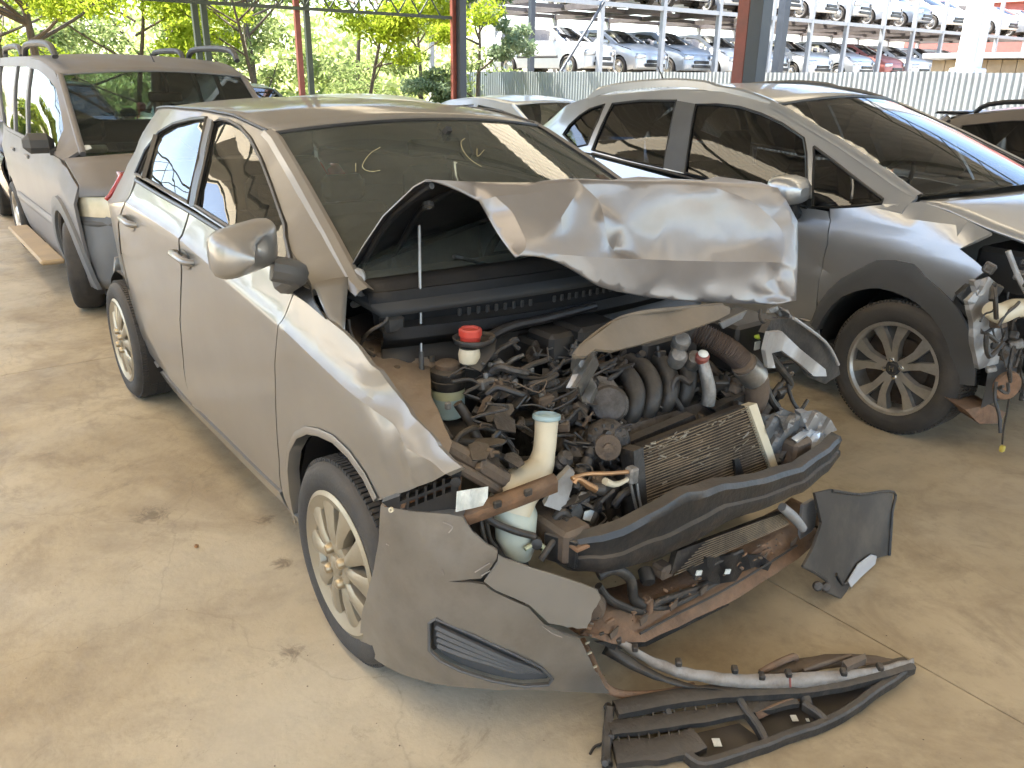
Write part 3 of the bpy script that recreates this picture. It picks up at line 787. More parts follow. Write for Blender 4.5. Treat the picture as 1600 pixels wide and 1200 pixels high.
# a plain whole car for the rows behind: same builder, different curves and proportions
def plain_car(name, label, cat, paint, kind='hatch', group=None, mirrors=True, glassm=None, wheels_on=True, cladding=None, interior=True, rails=False, bumper=None, lamps=True):
    root = thing(name, label, cat, group=group)
    gm = glassm or M['sideglass']
    if kind == 'hatch':
        wb, fo, ro, hw, r = 2.45, .78, .62, .83, .295
        hood = [(.70, .70), (.45, .84), (.0, .95), (-.18, 1.0)]; top = [(-.95, 1.38), (-1.5, 1.43), (-2.2, 1.40), (-2.65, 1.33)]; tail = [(-2.95, 1.0), (-3.05, .78)]
    elif kind == 'sedan':
        wb, fo, ro, hw, r = 2.55, .80, .95, .84, .30
        hood = [(.72, .68), (.45, .82), (.0, .93), (-.2, .97)]; top = [(-1.0, 1.36), (-1.6, 1.42), (-2.2, 1.38), (-2.45, 1.31)]; tail = [(-2.95, 1.02), (-3.42, .97)]
    elif kind == 'wagon':
        wb, fo, ro, hw, r = 2.47, .72, .86, .80, .285
        hood = [(.66, .72), (.45, .83), (.0, .92), (-.25, .95)]; top = [(-.95, 1.36), (-1.5, 1.40), (-2.4, 1.40), (-3.0, 1.36)]; tail = [(-3.22, .95), (-3.28, .7)]
    elif kind == 'van':
        wb, fo, ro, hw, r = 2.58, .72, .80, .86, .31
        hood = [(.64, .82), (.46, .90), (.32, .985), (.20, 1.04)]; top = [(-.46, 1.545), (-.9, 1.635), (-1.6, 1.67), (-3.1, 1.67)]; tail = [(-3.3, 1.1), (-3.36, .8)]
    else:  # suv
        wb, fo, ro, hw, r = 2.6, .82, .80, .88, .34
        hood = [(.74, .85), (.5, .98), (.0, 1.08), (-.22, 1.12)]; top = [(-.95, 1.58), (-1.6, 1.66), (-2.6, 1.64), (-3.05, 1.58)]; tail = [(-3.3, 1.12), (-3.38, .85)]
    line = hood + top + tail
    line_x = sorted(line, key=lambda p: p[0])
    zt = [(x, z) for x, z in line_x]
    cow = hood[-1]; hd = top[0]; rt = top[-1]
    belt_f = cow[1] - .02; belt_r = cow[1] + .05
    zb = [(-4, belt_r), (cow[0] - .3, belt_f + .01), (cow[0], belt_f)] + [(x, z - .03) for x, z in sorted(hood[:-1])]
    zb = sorted(zb)
    tum = .18 if kind == 'van' else .25
    wt = [(tail[-1][0], hw - .14), (tail[0][0], hw - .13), (rt[0], hw - tum + .02), (top[1][0], hw - tum), (hd[0], hw - tum - .02), (cow[0], hw - .15), (.7, hw - .14)]
    zc = [(-4, cow[1] - .10), (cow[0], cow[1] - .12), (.8, hood[0][1] - .12)]
    sh = Shell((0, 0, 0), zc, zb, zt, wt, wmax=hw, taper_f=(.15, .65, .09), taper_r=(-wb + .3, ro + .3, .10))
    cd, cp = (.30, 5) if kind == 'van' else (.16, 3)
    xr = -wb - ro + .12; xf = fo - cd + .02
    zlo = .22 if kind != 'suv' else .32
    # body side with the wheel openings
    bel = lambda x: min(lin(x, zb), lin(x, zt) - .005)
    ra = r + .055
    low = [(xr, zlo + .05)] + [(x, z) for x, z in arc(-wb, r, ra, 195, -15, 10)][0:] + [(-wb + ra + .12, zlo)] + [(-ra - .12, zlo)] + [(x, z) for x, z in arc(0, r, ra, 195, -15, 10)] + [(xf, zlo + .03)]
    up = [(x, bel(x)) for x in np.linspace(xf, xr, 22)]
    for sd in (-1, 1):
        sh.panel('body_side', low + up, paint, root, sd, res=.11, flange=.02)
        # greenhouse frame with window openings
        def topz(x): return lin(x, zt)
        x0, x1 = cow[0] - .02, rt[0] - (.12 if kind in ('wagon', 'suv', 'hatch', 'van') else -.02)
        lowl = [(x, bel(x) + .004) for x in np.linspace(x1, x0, 12)]
        upl = [(x, topz(x) - .003) for x in np.linspace(x0 - .03, x1, 26)]
        bp = (hd[0] + rt[0]) / 2 + .12
        def win(xa, xb, ins=.05):
            lo_ = [(x, bel(x) + .03) for x in np.linspace(xa, xb, 6)]
            hi_ = [(x, max(topz(x) - ins - .02, bel(x) + .05)) for x in np.linspace(xb, xa, 8)]
            return lo_ + hi_
        front_end = cow[0] - .28
        if kind == 'van': bp += .35; front_end = cow[0] - .30
        wins = [win(bp + .04, front_end), win(bp - .62, bp - .04)]
        if kind in ('wagon', 'suv', 'van'): wins.append(win(rt[0] + .10, bp - .70))
        elif kind == 'hatch': wins[1] = win(rt[0] + .12, bp - .04)
        sh.panel('window_frame', lowl + upl, paint, root, sd, res=.10, holes=wins, flange=.02)
        for q in wins: sh.panel('side_window', q, gm, root, sd, off=-.012, res=.14, flange=0)
        hl = MB(); hl.box(sh.at(bp + .15, bel(bp) - .10, sd, .008), (.16, .022, .028), bev=.008); hl.build('door_handle', paint, root)
        hl = MB(); hl.box(sh.at(bp - .60, bel(bp) - .10, sd, .008), (.16, .022, .028), bev=.008); hl.build('door_handle', paint, root)
        tr_ = MB(); tr_.loft([[sh.at(x, .5, sd, .004), sh.at(x, .52, sd, .016), sh.at(x, .56, sd, .016), sh.at(x, .58, sd, .004)] for x in np.linspace(-wb + ra + .05, -ra - .05, 10)], flip=(sd < 0)); tr_.build('rubbing_strip', M['darkgrey'] if kind not in ('hatch', 'van') else paint, root)
        if mirrors:
            mm = MB(); c = sh.at(cow[0] - .38, bel(cow[0]) + .09, sd, .10); mm.box(c, (.11, .19, .13), bev=.04); mm.bar(c - V(0, sd * .08, .04), sh.at(cow[0] - .34, bel(cow[0]) + .03, sd), .05, .04)
            mm.build('door_mirror', paint, root)
        if cladding:
            for cx in (0, -wb):
                cl = MB(); rows = []
                for k in range(15):
                    a = R(200 - 220 * k / 14)
                    rows.append([sh.at(cx + math.cos(a) * q, max(zlo, r + math.sin(a) * q), sd, o_) for q, o_ in ((ra - .005, .0), (ra, .022), (ra + .07, .018), (ra + .075, 0))])
                cl.loft(rows, flip=(sd > 0)); cl.build('arch_cladding', cladding, root)
        if rails:
            rl = MB(); rl.tube([(hd[0] - .25, sd * (hw - .28), hd[1] + .03), (hd[0] - .4, sd * (hw - .28), top[1][1] + .045), (rt[0] + .35, sd * (hw - .28), top[2][1] + .05), (rt[0] + .15, sd * (hw - .28), rt[1] + .04)], .018); rl.build('roof_rail', M['black'], root)
    # tops
    def rows_between(pts, wts, cr, bl):
        return cross_rows([(x, z, w_, c, b_) for (x, z), w_, c, b_ in zip(pts, wts, cr, bl)], 11)
    hp = hood; m = MB(); x0_ = max(hp[1][0] + .03, hp[0][0] - cd * .7); he = [(x0_, hp[0][1] + .01)] + hp[1:]; m.loft(rows_between(he, [sh.W(x, min(bel(x), z)) - .004 for i, (x, z) in enumerate(he)], [.01, .045, .04, .03], [.06 + hp[0][0] - x0_, .07, .08, .09])); m.build('hood', paint, root, thick=.01)
    m = MB(); pts = [(cow[0] - .01 + (hd[0] - cow[0]) * t, cow[1] + (hd[1] - cow[1]) * t) for t in (0.03, .25, .5, .75, .98)]
    m.loft(rows_between(pts, [lin(x, wt) - .03 for x, z in pts], [.03, .032, .034, .035, .035], [.10, .10, .09, .08, .07])); m.build('windscreen', gm, root)
    for sd in (-1, 1):
        m = MB(); m.tube([(x, sd * (lin(x, wt) - .015), z + .004) for x, z in pts], .022, 8); m.build('pillar', paint, root)
    rp = [hd] + top[1:]
    m = MB(); m.loft(rows_between(dense([(x, z) for x, z in rp], 3), [lin(x, wt) for x, z in dense(rp, 3)], [.035] * (3 * (len(rp) - 1) + 1), [.07 * (1 - i / (3 * (len(rp) - 1))) - .05 * i / (3 * (len(rp) - 1)) for i in range(3 * (len(rp) - 1) + 1)]), flip=False); m.build('roof', paint, root, thick=.012)
    rg = [(rt[0] + (tail[0][0] - rt[0]) * t, rt[1] + (tail[0][1] - rt[1]) * t) for t in (.03, .35, .7, .97)]
    m = MB(); m.loft(rows_between(rg, [lin(x, wt) - .05 for x, z in rg], [.02] * 4, [-.05] * 4)); m.build('rear_window', gm, root)
    for sd in (-1, 1):
        m = MB(); m.tube([(x + .0, sd * (lin(x, wt) - .02), z) for x, z in rg], .05, 8); m.build('rear_pillar', paint, root)
    if kind == 'sedan':
        m = MB(); m.loft(rows_between(tail, [lin(x, wt) for x, z in tail], [.03, .02], [-.05, -.06])); m.build('boot_lid', paint, root, thick=.01)
    # nose and tail
    def fascia(levels, sgn, name_, mt):
        mm = MB(); rows = []
        for (x, z, w_) in levels:
            row = []
            for k in range(13):
                v = -1 + 2 * k / 12
                row.append((x - sgn * cd * abs(v) ** cp - sgn * .02 * v * v, v * (w_ + (.045 if kind == 'van' else 0)), z))
            rows.append(row)
        mm.loft(rows, flip=(sgn > 0)); return mm.build(name_, mt, root, thick=.01)
    zb0 = hood[0][1]
    fascia([(hood[0][0] + .055, zb0 + .015, hw - .12), (fo - .03, zb0 - .10, hw - .09), (fo, zb0 - .2, hw - .08), (fo, zlo + .08, hw - .08), (fo - .05, zlo, hw - .10)], 1, 'front_bumper', bumper or paint)
    tz = tail[-1][1]
    fascia([(tail[-1][0] - .03, tz, hw - .13), (-wb - ro + .05, tz - .12, hw - .1), (-wb - ro, .55, hw - .1), (-wb - ro, zlo + .1, hw - .1), (-wb - ro + .08, zlo, hw - .12)], -1, 'rear_bumper', paint)
    if kind != 'sedan':
        m = MB(); m.loft(rows_between([tail[0], tail[-1]], [lin(tail[0][0], wt), hw - .13], [.0, .0], [-.05, -.07])); m.build('tailgate', paint, root, thick=.01)
    gr = MB(); gr.box((fo - .01, 0, zb0 - .22), (.05, .75, .10), bev=.02); gr.box((fo + .002, 0, zlo + .13), (.04, .9, .10), bev=.02); gr.build('grille', M['black'], root)
    for sd in (-1, 1):
        hl = MB()
        if lamps: hl.loft([[(hood[0][0] + .06 - .17 * t ** 2 + e, sd * (hw - .42 + .32 * t), zb0 - .03 - .02 * t - dz) for e, dz in ((-.02, -.03), (.012, .0), (.016, .06), (-.02, .11))] for t in (0, .35, .7, 1.0)], flip=(sd < 0)); hl.build('headlamp', M['clearlens'], root, thick=.01)
        tl = MB(); tl.box((tail[-1][0] + .07, sd * (hw - .15), tz + .02), (.12, .13, .26), bev=.03); tl.build('tail_lamp', M['redlens'], root)
        ar = MB()
        for cx in (0, -wb):
            liner(root, cx, sd * (hw - .03), ra - .004, sd, depth=.3, z=r)
            if wheels_on: wheel(root, cx, sd * (hw - .10), r, sd, style='plain', simple=True, rimmat=M['alloy'])
    fl = MB(); fl.box((-wb / 2, 0, zlo + .03), (wb - 2 * ra + .9, hw * 1.7, .05)); fl.box((cow[0] + .2, 0, zlo + .2), (.05, hw * 1.7, .5)); fl.build('floor_pan', M['hoseblack'], root)
    if interior:
        seat(root, -1.15, .36, zlo + .13, h=.58); seat(root, -1.15, -.36, zlo + .13, h=.58)
        m = MB(); m.box((-2.0, 0, zlo + .42), (.16, 1.1, .65), bev=.05); m.build('rear_seat', M['seat'], root)
        m = MB(); m.box((cow[0] - .3, 0, cow[1] - .14), (.4, hw * 1.5, .2), bev=.05); m.build('dashboard', M['inner'], root)
    return root, sh

def repaint(root, paint):
    for o in [root] + list(root.children_recursive):
        for s_ in getattr(o, 'material_slots', []):
            if s_.material and s_.material.name.endswith('paint') and 'metal' not in s_.material.name or (s_.material and s_.material.name in ('white_car_paint',)):
                s_.link = 'OBJECT'; s_.material = paint
# ------------------------------------------------------------------ ground
m = MB(); S_ = 260
m.add([(-S_, -S_, -.02), (S_, -S_, -.02), (S_, S_, -.02), (-S_, S_, -.02)], [(0, 1, 2, 3)])
tag(m.build('yard_ground', M['yard'], smooth=False), 'pale dusty yard ground round the shed', 'ground', kind='structure')
fl = bpy.data.objects.new('floor', None); COL.objects.link(fl); tag(fl, 'worn tan concrete floor of the shed in large slabs', 'floor', kind='structure')
xs_ = [-14.4, -8.8, -3.205, 2.4, 8.0, 12.0]; ys_ = [-13.0, -8.5, -4.0, .492, 5.0, 8.2]
m = MB(); m.box((-1.2, -2.4, -.026), (26.4, 21.2, .02)); m.build('joint_bed', M['concdark'], fl, smooth=False)
for i in range(len(xs_) - 1):
    for j in range(len(ys_) - 1):
        g = .0028
        m = MB(); m.box(((xs_[i] + xs_[i + 1]) / 2, (ys_[j] + ys_[j + 1]) / 2, -.006), (xs_[i + 1] - xs_[i] - 2 * g, ys_[j + 1] - ys_[j] - 2 * g, .012))
        m.build('slab', M['floor'], fl, smooth=False)

# ------------------------------------------------------------------ shed
BX, RY, RZ, RS = -11.6, 7.1, 4.7, .085       # back eave, right eave, underside of the roof
LY, FX = -7.6, 9.5
def post(x, y, h, wd, mt, label, z0=0):
    h = RZ - RS * y; t = thing('shed_post', label, 'post', (x, y, z0), group='steel posts of the shed')
    m = MB(); m.box((0, 0, h / 2), (wd, wd, h), bev=.006); m.build('shaft', mt, t)
    m = MB(); m.box((0, 0, .008), (wd * 2, wd * 2, .016)); 
    for a in (-1, 1):
        for b in (-1, 1): m.lathe([(.012, .016), (.012, .04), (.001, .042)], (a * wd * .75, b * wd * .75, 0), n=6)
    m.build('base_plate', mt, t)
    return t
def by_px(u, x=None, y=None):
    return P(u, 100, 'x', x) if x is not None else P(u, 100, 'y', y)
p = by_px(709, x=-11.6); post(p[0], p[1], RZ, .09, M['postred'], 'thin red steel post beside dark post behind the hatchback roof')
p = by_px(716.5, x=-11.5); post(p[0], p[1] + .06, RZ, .14, M['postdark'], 'dark blue grey steel post directly behind the wrecked hatchback roof')
p = by_px(1160, y=7.0); post(p[0], p[1], RZ, .17, M['postred'], 'thick red steel post behind the silver crossover roof')
p = by_px(1180, y=7.0); post(p[0], p[1], RZ, .19, M['postdark'], 'thick dark steel post beside red post behind the crossover')
p = by_px(469, x=-11.7); post(p[0], p[1], RZ, .085, M['postred'], 'slim rust red post in front of the lime green tree')
p = by_px(484, x=-11.7); post(p[0], p[1], RZ, .085, M['truss'], 'slim dark green post beside the slim rust red one')
p = by_px(313, x=-11.9); post(p[0], p[1], RZ, .085, M['truss'], 'left of two slim dark posts just behind the van roof')
p = by_px(327, x=-11.9); post(p[0], p[1], RZ, .085, M['truss'], 'right of two slim dark posts just behind the van roof')

# lattice girder along the back eave
tr = thing('lattice_girder', 'green grey steel lattice girder under the back eave of the shed', 'girder', (BX, 0, 2.54))
zb_, zt_ = 0.0, .62
for (nm, z) in (('bottom_chord', zb_), ('top_chord', zt_)):
    m = MB(); m.bar((0, LY, z), (0, RY, z), .05, .05); m.build(nm, M['truss'], tr)
k = 0; y = LY + .1
strip = {}
while y < RY - .45:
    for (a, b) in (((0, y, zb_ + .02), (0, y + .42, zt_ - .02)), ((.012, y, zt_ - .02), (.012, y + .42, zb_ + .02))):
        m = MB(); m.bar(a, b, .022, .022); m.build('lattice_bar', M['truss'], tr)
    y += .42
tr2 = thing('lattice_girder', 'green grey lattice girder running along the right eave above the crossover', 'girder', (0, RY, 2.72))
for (nm, z) in (('bottom_chord', zb_), ('top_chord', zt_)):
    m = MB(); m.bar((BX + .3, 0, z + .3), (FX, 0, z + .3), .05, .05); m.build(nm, M['truss'], tr2)
x = BX + .3
while x < FX - .5:
    m = MB(); m.bar((x, 0, zb_ + .32), (x + .5, 0, zt_ + .28), .022, .022); m.bar((x + .5, .012, zb_ + .32), (x, .012, zt_ + .28), .022, .022); m.build('lattice_pair', M['truss'], tr2)
    x += .5

# corrugated roof: metal sheets with two runs of yellowed translucent sheets
roof = thing('shed_roof', 'corrugated metal shed roof with yellowed translucent sheets', 'roof', (0, 0, RZ))
roof.rotation_euler.x = -math.atan(RS)
def corr(y0, y1, mt, nm):
    m = MB(); n = int((FX + .6 - (BX - .6)) / .09)
    rows = []
    for yy in (y0, y1):
        rows.append([(BX - .6 + i * .09, yy, .018 * (1 if i % 2 else -1)) for i in range(n + 1)])
    m.loft(rows); return m.build(nm, mt, roof, smooth=False)
yy = LY - .6
SKY_RUNS = [(-5.4, -4.2), (-2.7, -1.5), (4.0, 5.1)]
cuts = sorted([LY - .6, RY + 1.6] + [c for s in SKY_RUNS for c in s])
for a, b in zip(cuts[:-1], cuts[1:]):
    sk = any(abs(a - s[0]) < 1e-6 for s in SKY_RUNS)
    if sk: corr(a, b, M['skylight'], 'translucent_sheet')
    else:
        n = max(1, round((b - a) / 1.05))
        for i in range(n): corr(a + (b - a) * i / n, a + (b - a) * (i + 1) / n + .03 * (i < n - 1), M['roofsheet'], 'roof_sheet')
for x in np.arange(BX, FX + .1, 2.1):
    m = MB(); m.bar((x, LY - .5, -.09), (x, RY + 1.5, -.09), .06, .10); m.build('purlin', M['truss'], roof)

# ------------------------------------------------------------------ corrugated fence on the right
FY = 12.0
fx0, fx1 = P(733, 120, 'y', FY)[0], 6.0
fence = thing('corrugated_fence', 'pale grey corrugated metal sheet fence behind the parked cars', 'fence', ((fx0 + fx1) / 2, FY, 0))
def fence_top(x): return 1.62 - .0 * x
xx = fx0
i = 0
while xx < fx1:
    m = MB(); n = 10; rows = []
    w_ = .98
    hgt = 1.70 + random.uniform(-.014, .014) + .003 * i
    for zz in (0.0, hgt):
        row = []
        for k in range(n * 4 + 1):
            q = (0, 0, 1, 1)[k % 4]
            row.append((xx - (fx0 + fx1) / 2 + w_ * k / (n * 4), .004 * (i % 2) - .022 * q, zz))
        rows.append(row)
    m.loft(rows); m.build('fence_sheet', M['fence'], fence, smooth=False)
    xx += .965; i += 1
m = MB(); m.bar((fx0 - (fx0 + fx1) / 2, .05, 1.35), (fx1 - (fx0 + fx1) / 2, .05, 1.35), .04, .06); m.build('fence_rail', M['rackpost'], fence)
# white block wall where the fence begins
wl = thing('white_wall', 'short white block wall at the left end of the corrugated fence', 'wall', (fx0 - .55, FY, 0))
m = MB(); m.box((0, 0, .8), (1.1, .2, 1.6), bev=.01); m.build('wall', M['whitewall'], wl)
m = MB(); m.box((0, 0, 1.63), (1.2, .28, .06), bev=.01); m.build('coping', M['whitewall'], wl)

# ------------------------------------------------------------------ trees
def tree(name, label, loc, h, spread, leafm, nleaf, seed, trunk_r=.07, lean=(0, 0), leaf=.10, crown_lo=.25, gappy=.5, group='trees beyond the shed', limbs=9):
    rnd = random.Random(seed)
    t = thing(name, label, 'tree', loc, group=group)
    tm = MB()
    base = np.zeros(3); topp = np.array([lean[0], lean[1], h * .75])
    path = [base, base + (topp - base) * .35 + V(rnd.uniform(-.1, .1), rnd.uniform(-.1, .1), 0), base + (topp - base) * .7 + V(rnd.uniform(-.15, .15), rnd.uniform(-.15, .15), 0), topp]
    tm.tube(path, [trunk_r, trunk_r * .8, trunk_r * .5, trunk_r * .2], 8)
    cl = []
    for k in range(limbs):
        f = rnd.uniform(crown_lo, .95)
        st = base + (topp - base) * f
        a = rnd.uniform(0, 2 * math.pi)
        L_ = spread * rnd.uniform(.55, 1.0)
        e = st + V(math.cos(a) * L_, math.sin(a) * L_, rnd.uniform(.15, .55) * L_ + .1 * h)
        mid = (st + e) / 2 + V(0, 0, -.08 * L_ + rnd.uniform(-.1, .1))
        tm.tube([st, mid, e], [trunk_r * .42, trunk_r * .28, trunk_r * .08], 6)
        for q in range(5):
            g = rnd.uniform(.35, 1.05); c = st + (e - st) * g
            a2 = a + rnd.uniform(-1.2, 1.2); l2 = spread * rnd.uniform(.2, .45)
            e2 = c + V(math.cos(a2) * l2, math.sin(a2) * l2, rnd.uniform(-.1, .35) * l2)
            tm.tube([c, (c + e2) / 2 + V(0, 0, .03), e2], [trunk_r * .16, trunk_r * .1, trunk_r * .04], 5)
            cl.append((e2, spread * rnd.uniform(.10, .24))); cl.append(((c + e2) / 2, spread * rnd.uniform(.08, .18)))
    tm.build('trunk', M['bark'], t)
    n = int(nleaf * 1.7)
    cw = np.array([c[1] ** 2 for c in cl]); cw /= cw.sum()
    rs = np.random.RandomState(seed)
    which = rs.choice(len(cl), n, p=cw)
    cen = np.array([cl[i][0] for i in which]); rad = np.array([cl[i][1] for i in which])
    d = rs.normal(size=(n, 3)); d /= np.linalg.norm(d, axis=1)[:, None]
    pos = cen + d * (rad * rs.uniform(.15, 1.0, n) ** .6)[:, None] * np.array([1, 1, .65])
    a = rs.normal(size=(n, 3)); a /= np.linalg.norm(a, axis=1)[:, None]
    b = np.cross(a, rs.normal(size=(n, 3))); b /= np.linalg.norm(b, axis=1)[:, None]
    sz = leaf * .72 * rs.uniform(.6, 1.3, n)[:, None]
    v = np.stack([pos - a * sz, pos + b * sz * .38, pos + a * sz, pos - b * sz * .38], 1).reshape(-1, 3)
    me = bpy.data.meshes.new('crown')
    me.vertices.add(len(v)); me.vertices.foreach_set('co', v.ravel())
    me.loops.add(4 * n); me.loops.foreach_set('vertex_index', np.arange(4 * n))
    me.polygons.add(n); me.polygons.foreach_set('loop_start', np.arange(0, 4 * n, 4)); 
    me.update(calc_edges=True); me.validate()
    me.materials.append(leafm)
    o = bpy.data.objects.new('crown', me); COL.objects.link(o); o.parent = t
    return t
def tp(u, d):
    """ground point in the direction of picture column u at distance d"""
    r_ = ray(u, 120); r_[2] = 0; r_ /= np.linalg.norm(r_)
    q = CAM + r_ * d; return (q[0], q[1], -.02)
tree('lime_tree', 'bright lime feathery tree just left of the red and dark posts', tp(560, 19), 5.4, 2.3, M['leaflime'], 9000, 3, .05, (.9, .5), .085, .2)
tree('lime_tree', 'lime tree with thin dark branches left of the slim rust red post', tp(415, 18), 5.0, 2.0, M['leaflime'], 6000, 11, .055, (-.9, -.4), .085, .3)
tree('lime_tree', 'lime tree whose twin trunks rise behind the left rail of the van roof', tp(62, 16), 5.4, 2.1, M['leaflime'], 6000, 21, .09, (-.5, 0), .085, .45)
tree('lime_tree', 'sunlit lime tree above the middle of the van roof', tp(200, 19), 5.2, 2.4, M['leaflime'], 6500, 5, .06, (.5, .3), .085, .15)
tree('green_tree', 'pale green bush tree between the lime tree and the dark post', tp(655, 24), 4.8, 2.5, M['leafgreen'], 4500, 8, .07, (0, 0), .10, .1)
tree('grey_tree', 'grey green tree to the right of the dark post before the racks', tp(748, 22), 4.4, 1.7, M['leafgrey'], 7000, 9, .07, (0, 0), .11, .1)
tree('green_tree', 'mid green tree at the top left corner of the picture', tp(10, 20), 5.5, 2.5, M['leafgreen'], 5000, 10, .08, (0, 0), .10, .1)
tree('green_tree', 'tall pale tree far behind the space between the slim posts', tp(395, 27), 6.5, 3.0, M['leafgreen'], 4500, 12, .1, (0, 0), .12, .08)
tree('green_tree', 'tall pale tree far behind the right half of the van roof', tp(270, 27), 6.8, 3.2, M['leafgreen'], 4500, 13, .1, (0, 0), .12, .08)
tree('green_tree', 'tall pale tree far behind the hatchback roof', tp(560, 30), 6.8, 3.2, M['leafgreen'], 4000, 14, .1, (0, 0), .12, .08)
tree('green_tree', 'tall pale tree far behind the left half of the van roof', tp(120, 28), 6.8, 3.2, M['leafgreen'], 4500, 15, .1, (0, 0), .12, .08)
# beyond the open left side of the shed: mirrored in the hatchback's side windows; the tall ones added unseen to cut light
for i, (x, y, h, sp, lm) in enumerate([(-17.5, -5.2, 3.0, 1.8, 'leafgreen'), (-22, -12, 2.6, 2.2, 'leaflime'), (-15.5, -3.4, 2.2, 1.5, 'leaflime'), (-10, -15, 4.4, 2.4, 'leafgreen'), (-21, -8.5, 3.4, 2.2, 'leafgreen'), (-3, -16, 4.2, 2.4, 'leaflime'), (-6.5, -12.5, 5.0, 2.4, 'leafgreen'), (-1.5, -12.5, 5.0, 2.4, 'leafgreen')]):
    tree('green_tree', ['low tree outside the left edge of the picture seen in the rear window', 'lime tree left of the picture seen mirrored in the front door glass', 'bushy tree left of the picture beyond the open shed side', 'tree standing off to the left beyond the shed', 'far tree off to the left behind the van', 'lime tree standing off left level with the hatchback', 'unseen tall tree added off to the left close beside the shed to cut light', 'unseen tall tree added off to the left level with the camera to cut light'][i], (x, y, -.02), h, sp, M[lm], 6000, 40 + i, .08, (0, 0), .12, .05)
# the wood far behind the shed: one mass of leaves, coloured as if overexposed
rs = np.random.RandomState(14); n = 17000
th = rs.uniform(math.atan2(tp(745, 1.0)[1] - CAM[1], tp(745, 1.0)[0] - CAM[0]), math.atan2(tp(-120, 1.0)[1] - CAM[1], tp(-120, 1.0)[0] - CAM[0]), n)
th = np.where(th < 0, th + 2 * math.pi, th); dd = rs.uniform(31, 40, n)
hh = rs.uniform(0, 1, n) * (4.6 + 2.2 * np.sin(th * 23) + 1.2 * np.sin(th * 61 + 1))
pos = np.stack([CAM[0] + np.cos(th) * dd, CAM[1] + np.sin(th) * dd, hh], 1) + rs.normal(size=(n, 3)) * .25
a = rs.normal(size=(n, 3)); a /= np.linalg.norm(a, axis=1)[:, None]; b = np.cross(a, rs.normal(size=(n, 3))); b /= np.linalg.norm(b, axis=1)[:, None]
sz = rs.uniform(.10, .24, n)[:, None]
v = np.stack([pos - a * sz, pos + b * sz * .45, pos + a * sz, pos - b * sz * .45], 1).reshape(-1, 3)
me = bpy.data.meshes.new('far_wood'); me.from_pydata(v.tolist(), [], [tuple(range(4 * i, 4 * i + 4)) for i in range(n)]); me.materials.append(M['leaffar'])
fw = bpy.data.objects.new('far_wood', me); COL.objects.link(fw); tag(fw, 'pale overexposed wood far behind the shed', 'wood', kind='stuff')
# grassy bank: low undergrowth behind the shed
rs = np.random.RandomState(4)
n = 16000
ang = np.array([math.atan2(*(tp(u, 1.0)[1::-1] - CAM[1::-1])) for u in (-200, 1000)])
th = rs.uniform(ang[1], ang[0], n) if ang[1] < ang[0] else rs.uniform(ang[0], ang[1], n)
dd = rs.uniform(15.5, 30, n)
pos = np.stack([CAM[0] + np.cos(th) * dd, CAM[1] + np.sin(th) * dd, rs.uniform(0, 1, n) ** 2 * (0.5 + .05 * (dd - 15))], 1)
keep = (pos[:, 0] < BX - 1.5) & (pos[:, 1] < 11.0)
pos = pos[keep]; n = len(pos)
a = rs.normal(size=(n, 3)); a[:, 2] = np.abs(a[:, 2]) * 1.3; a /= np.linalg.norm(a, axis=1)[:, None]
b = np.cross(a, rs.normal(size=(n, 3))); b /= np.linalg.norm(b, axis=1)[:, None]
sz = rs.uniform(.10, .26, n)[:, None]
v = np.stack([pos - a * sz, pos + b * sz * .3, pos + a * sz, pos - b * sz * .3], 1).reshape(-1, 3)
me = bpy.data.meshes.new('undergrowth'); me.from_pydata(v.tolist(), [], [tuple(range(4 * i, 4 * i + 4)) for i in range(n)]); me.materials.append(M['leafgreen'])
ug = bpy.data.objects.new('undergrowth', me); COL.objects.link(ug); tag(ug, 'sunlit green undergrowth behind the back edge of the shed', 'undergrowth', kind='stuff')
# ------------------------------------------------------------------ the wrecked hatchback (front axle at the origin, nose towards +x)
hb = thing('wrecked_hatchback', 'crashed champagne grey hatchback with buckled hood and torn front bumper', 'car', (0, 0, 0))
HZC = [(-3.1, .92), (-2.5, .975), (-1.9, 1.06), (-1.2, 1.03), (-.3, .935), (.2, .86), (.8, .76)]
HZB = [(-3.1, 1.16), (-1.9, 1.165), (-1.12, 1.130), (-.52, 1.086), (-.1, 1.035), (.15, .985), (.45, .90), (.8, .82)]
HZT = [(-3.12, 1.17), (-2.98, 1.26), (-2.8, 1.365), (-2.5, 1.405), (-2.0, 1.43), (-1.5, 1.437), (-1.2, 1.428), (-.9, 1.388), (-.6, 1.268), (-.3, 1.135), (-.12, 1.055), (.2, 1.0), (.8, .85)]
HWT = [(-3.12, .42), (-2.8, .44), (-2.5, .505), (-2.2, .565), (-1.9, .592), (-1.5, .594), (-.9, .568), (-.6, .608), (-.3, .648), (-.12, .675), (.2, .70), (.8, .70)]
sh = Shell((0, 0, 0), HZC, HZB, HZT, HWT, wmax=.842, wbelt=[(-3.1, -.165), (-2.8, -.155), (-2.5, -.135), (-2.2, -.098), (-1.9, -.056), (-1.2, -.045)], taper_r=(-1.7, 1.3, .15), bow=.020)
PT = M['paint']
# --- dents in the front wing
def dent(x, z):
    d = 0.0
    r2 = ((x - .33) / .11) ** 2 + ((z - .885) / .06) ** 2
    d -= .022 * math.exp(-r2)
    r2 = ((x - .45) / .05) ** 2 + ((z - .82) / .09) ** 2
    d += .018 * math.exp(-r2)
    r2 = ((x - .22) / .05) ** 2 + ((z - .93) / .04) ** 2
    d += .010 * math.exp(-r2)
    d += .006 * math.sin(x * 46 + z * 25) * max(0, min(1, (x - .2) / .25))
    return d
sh.dents.append(dent)
O = sh.outline

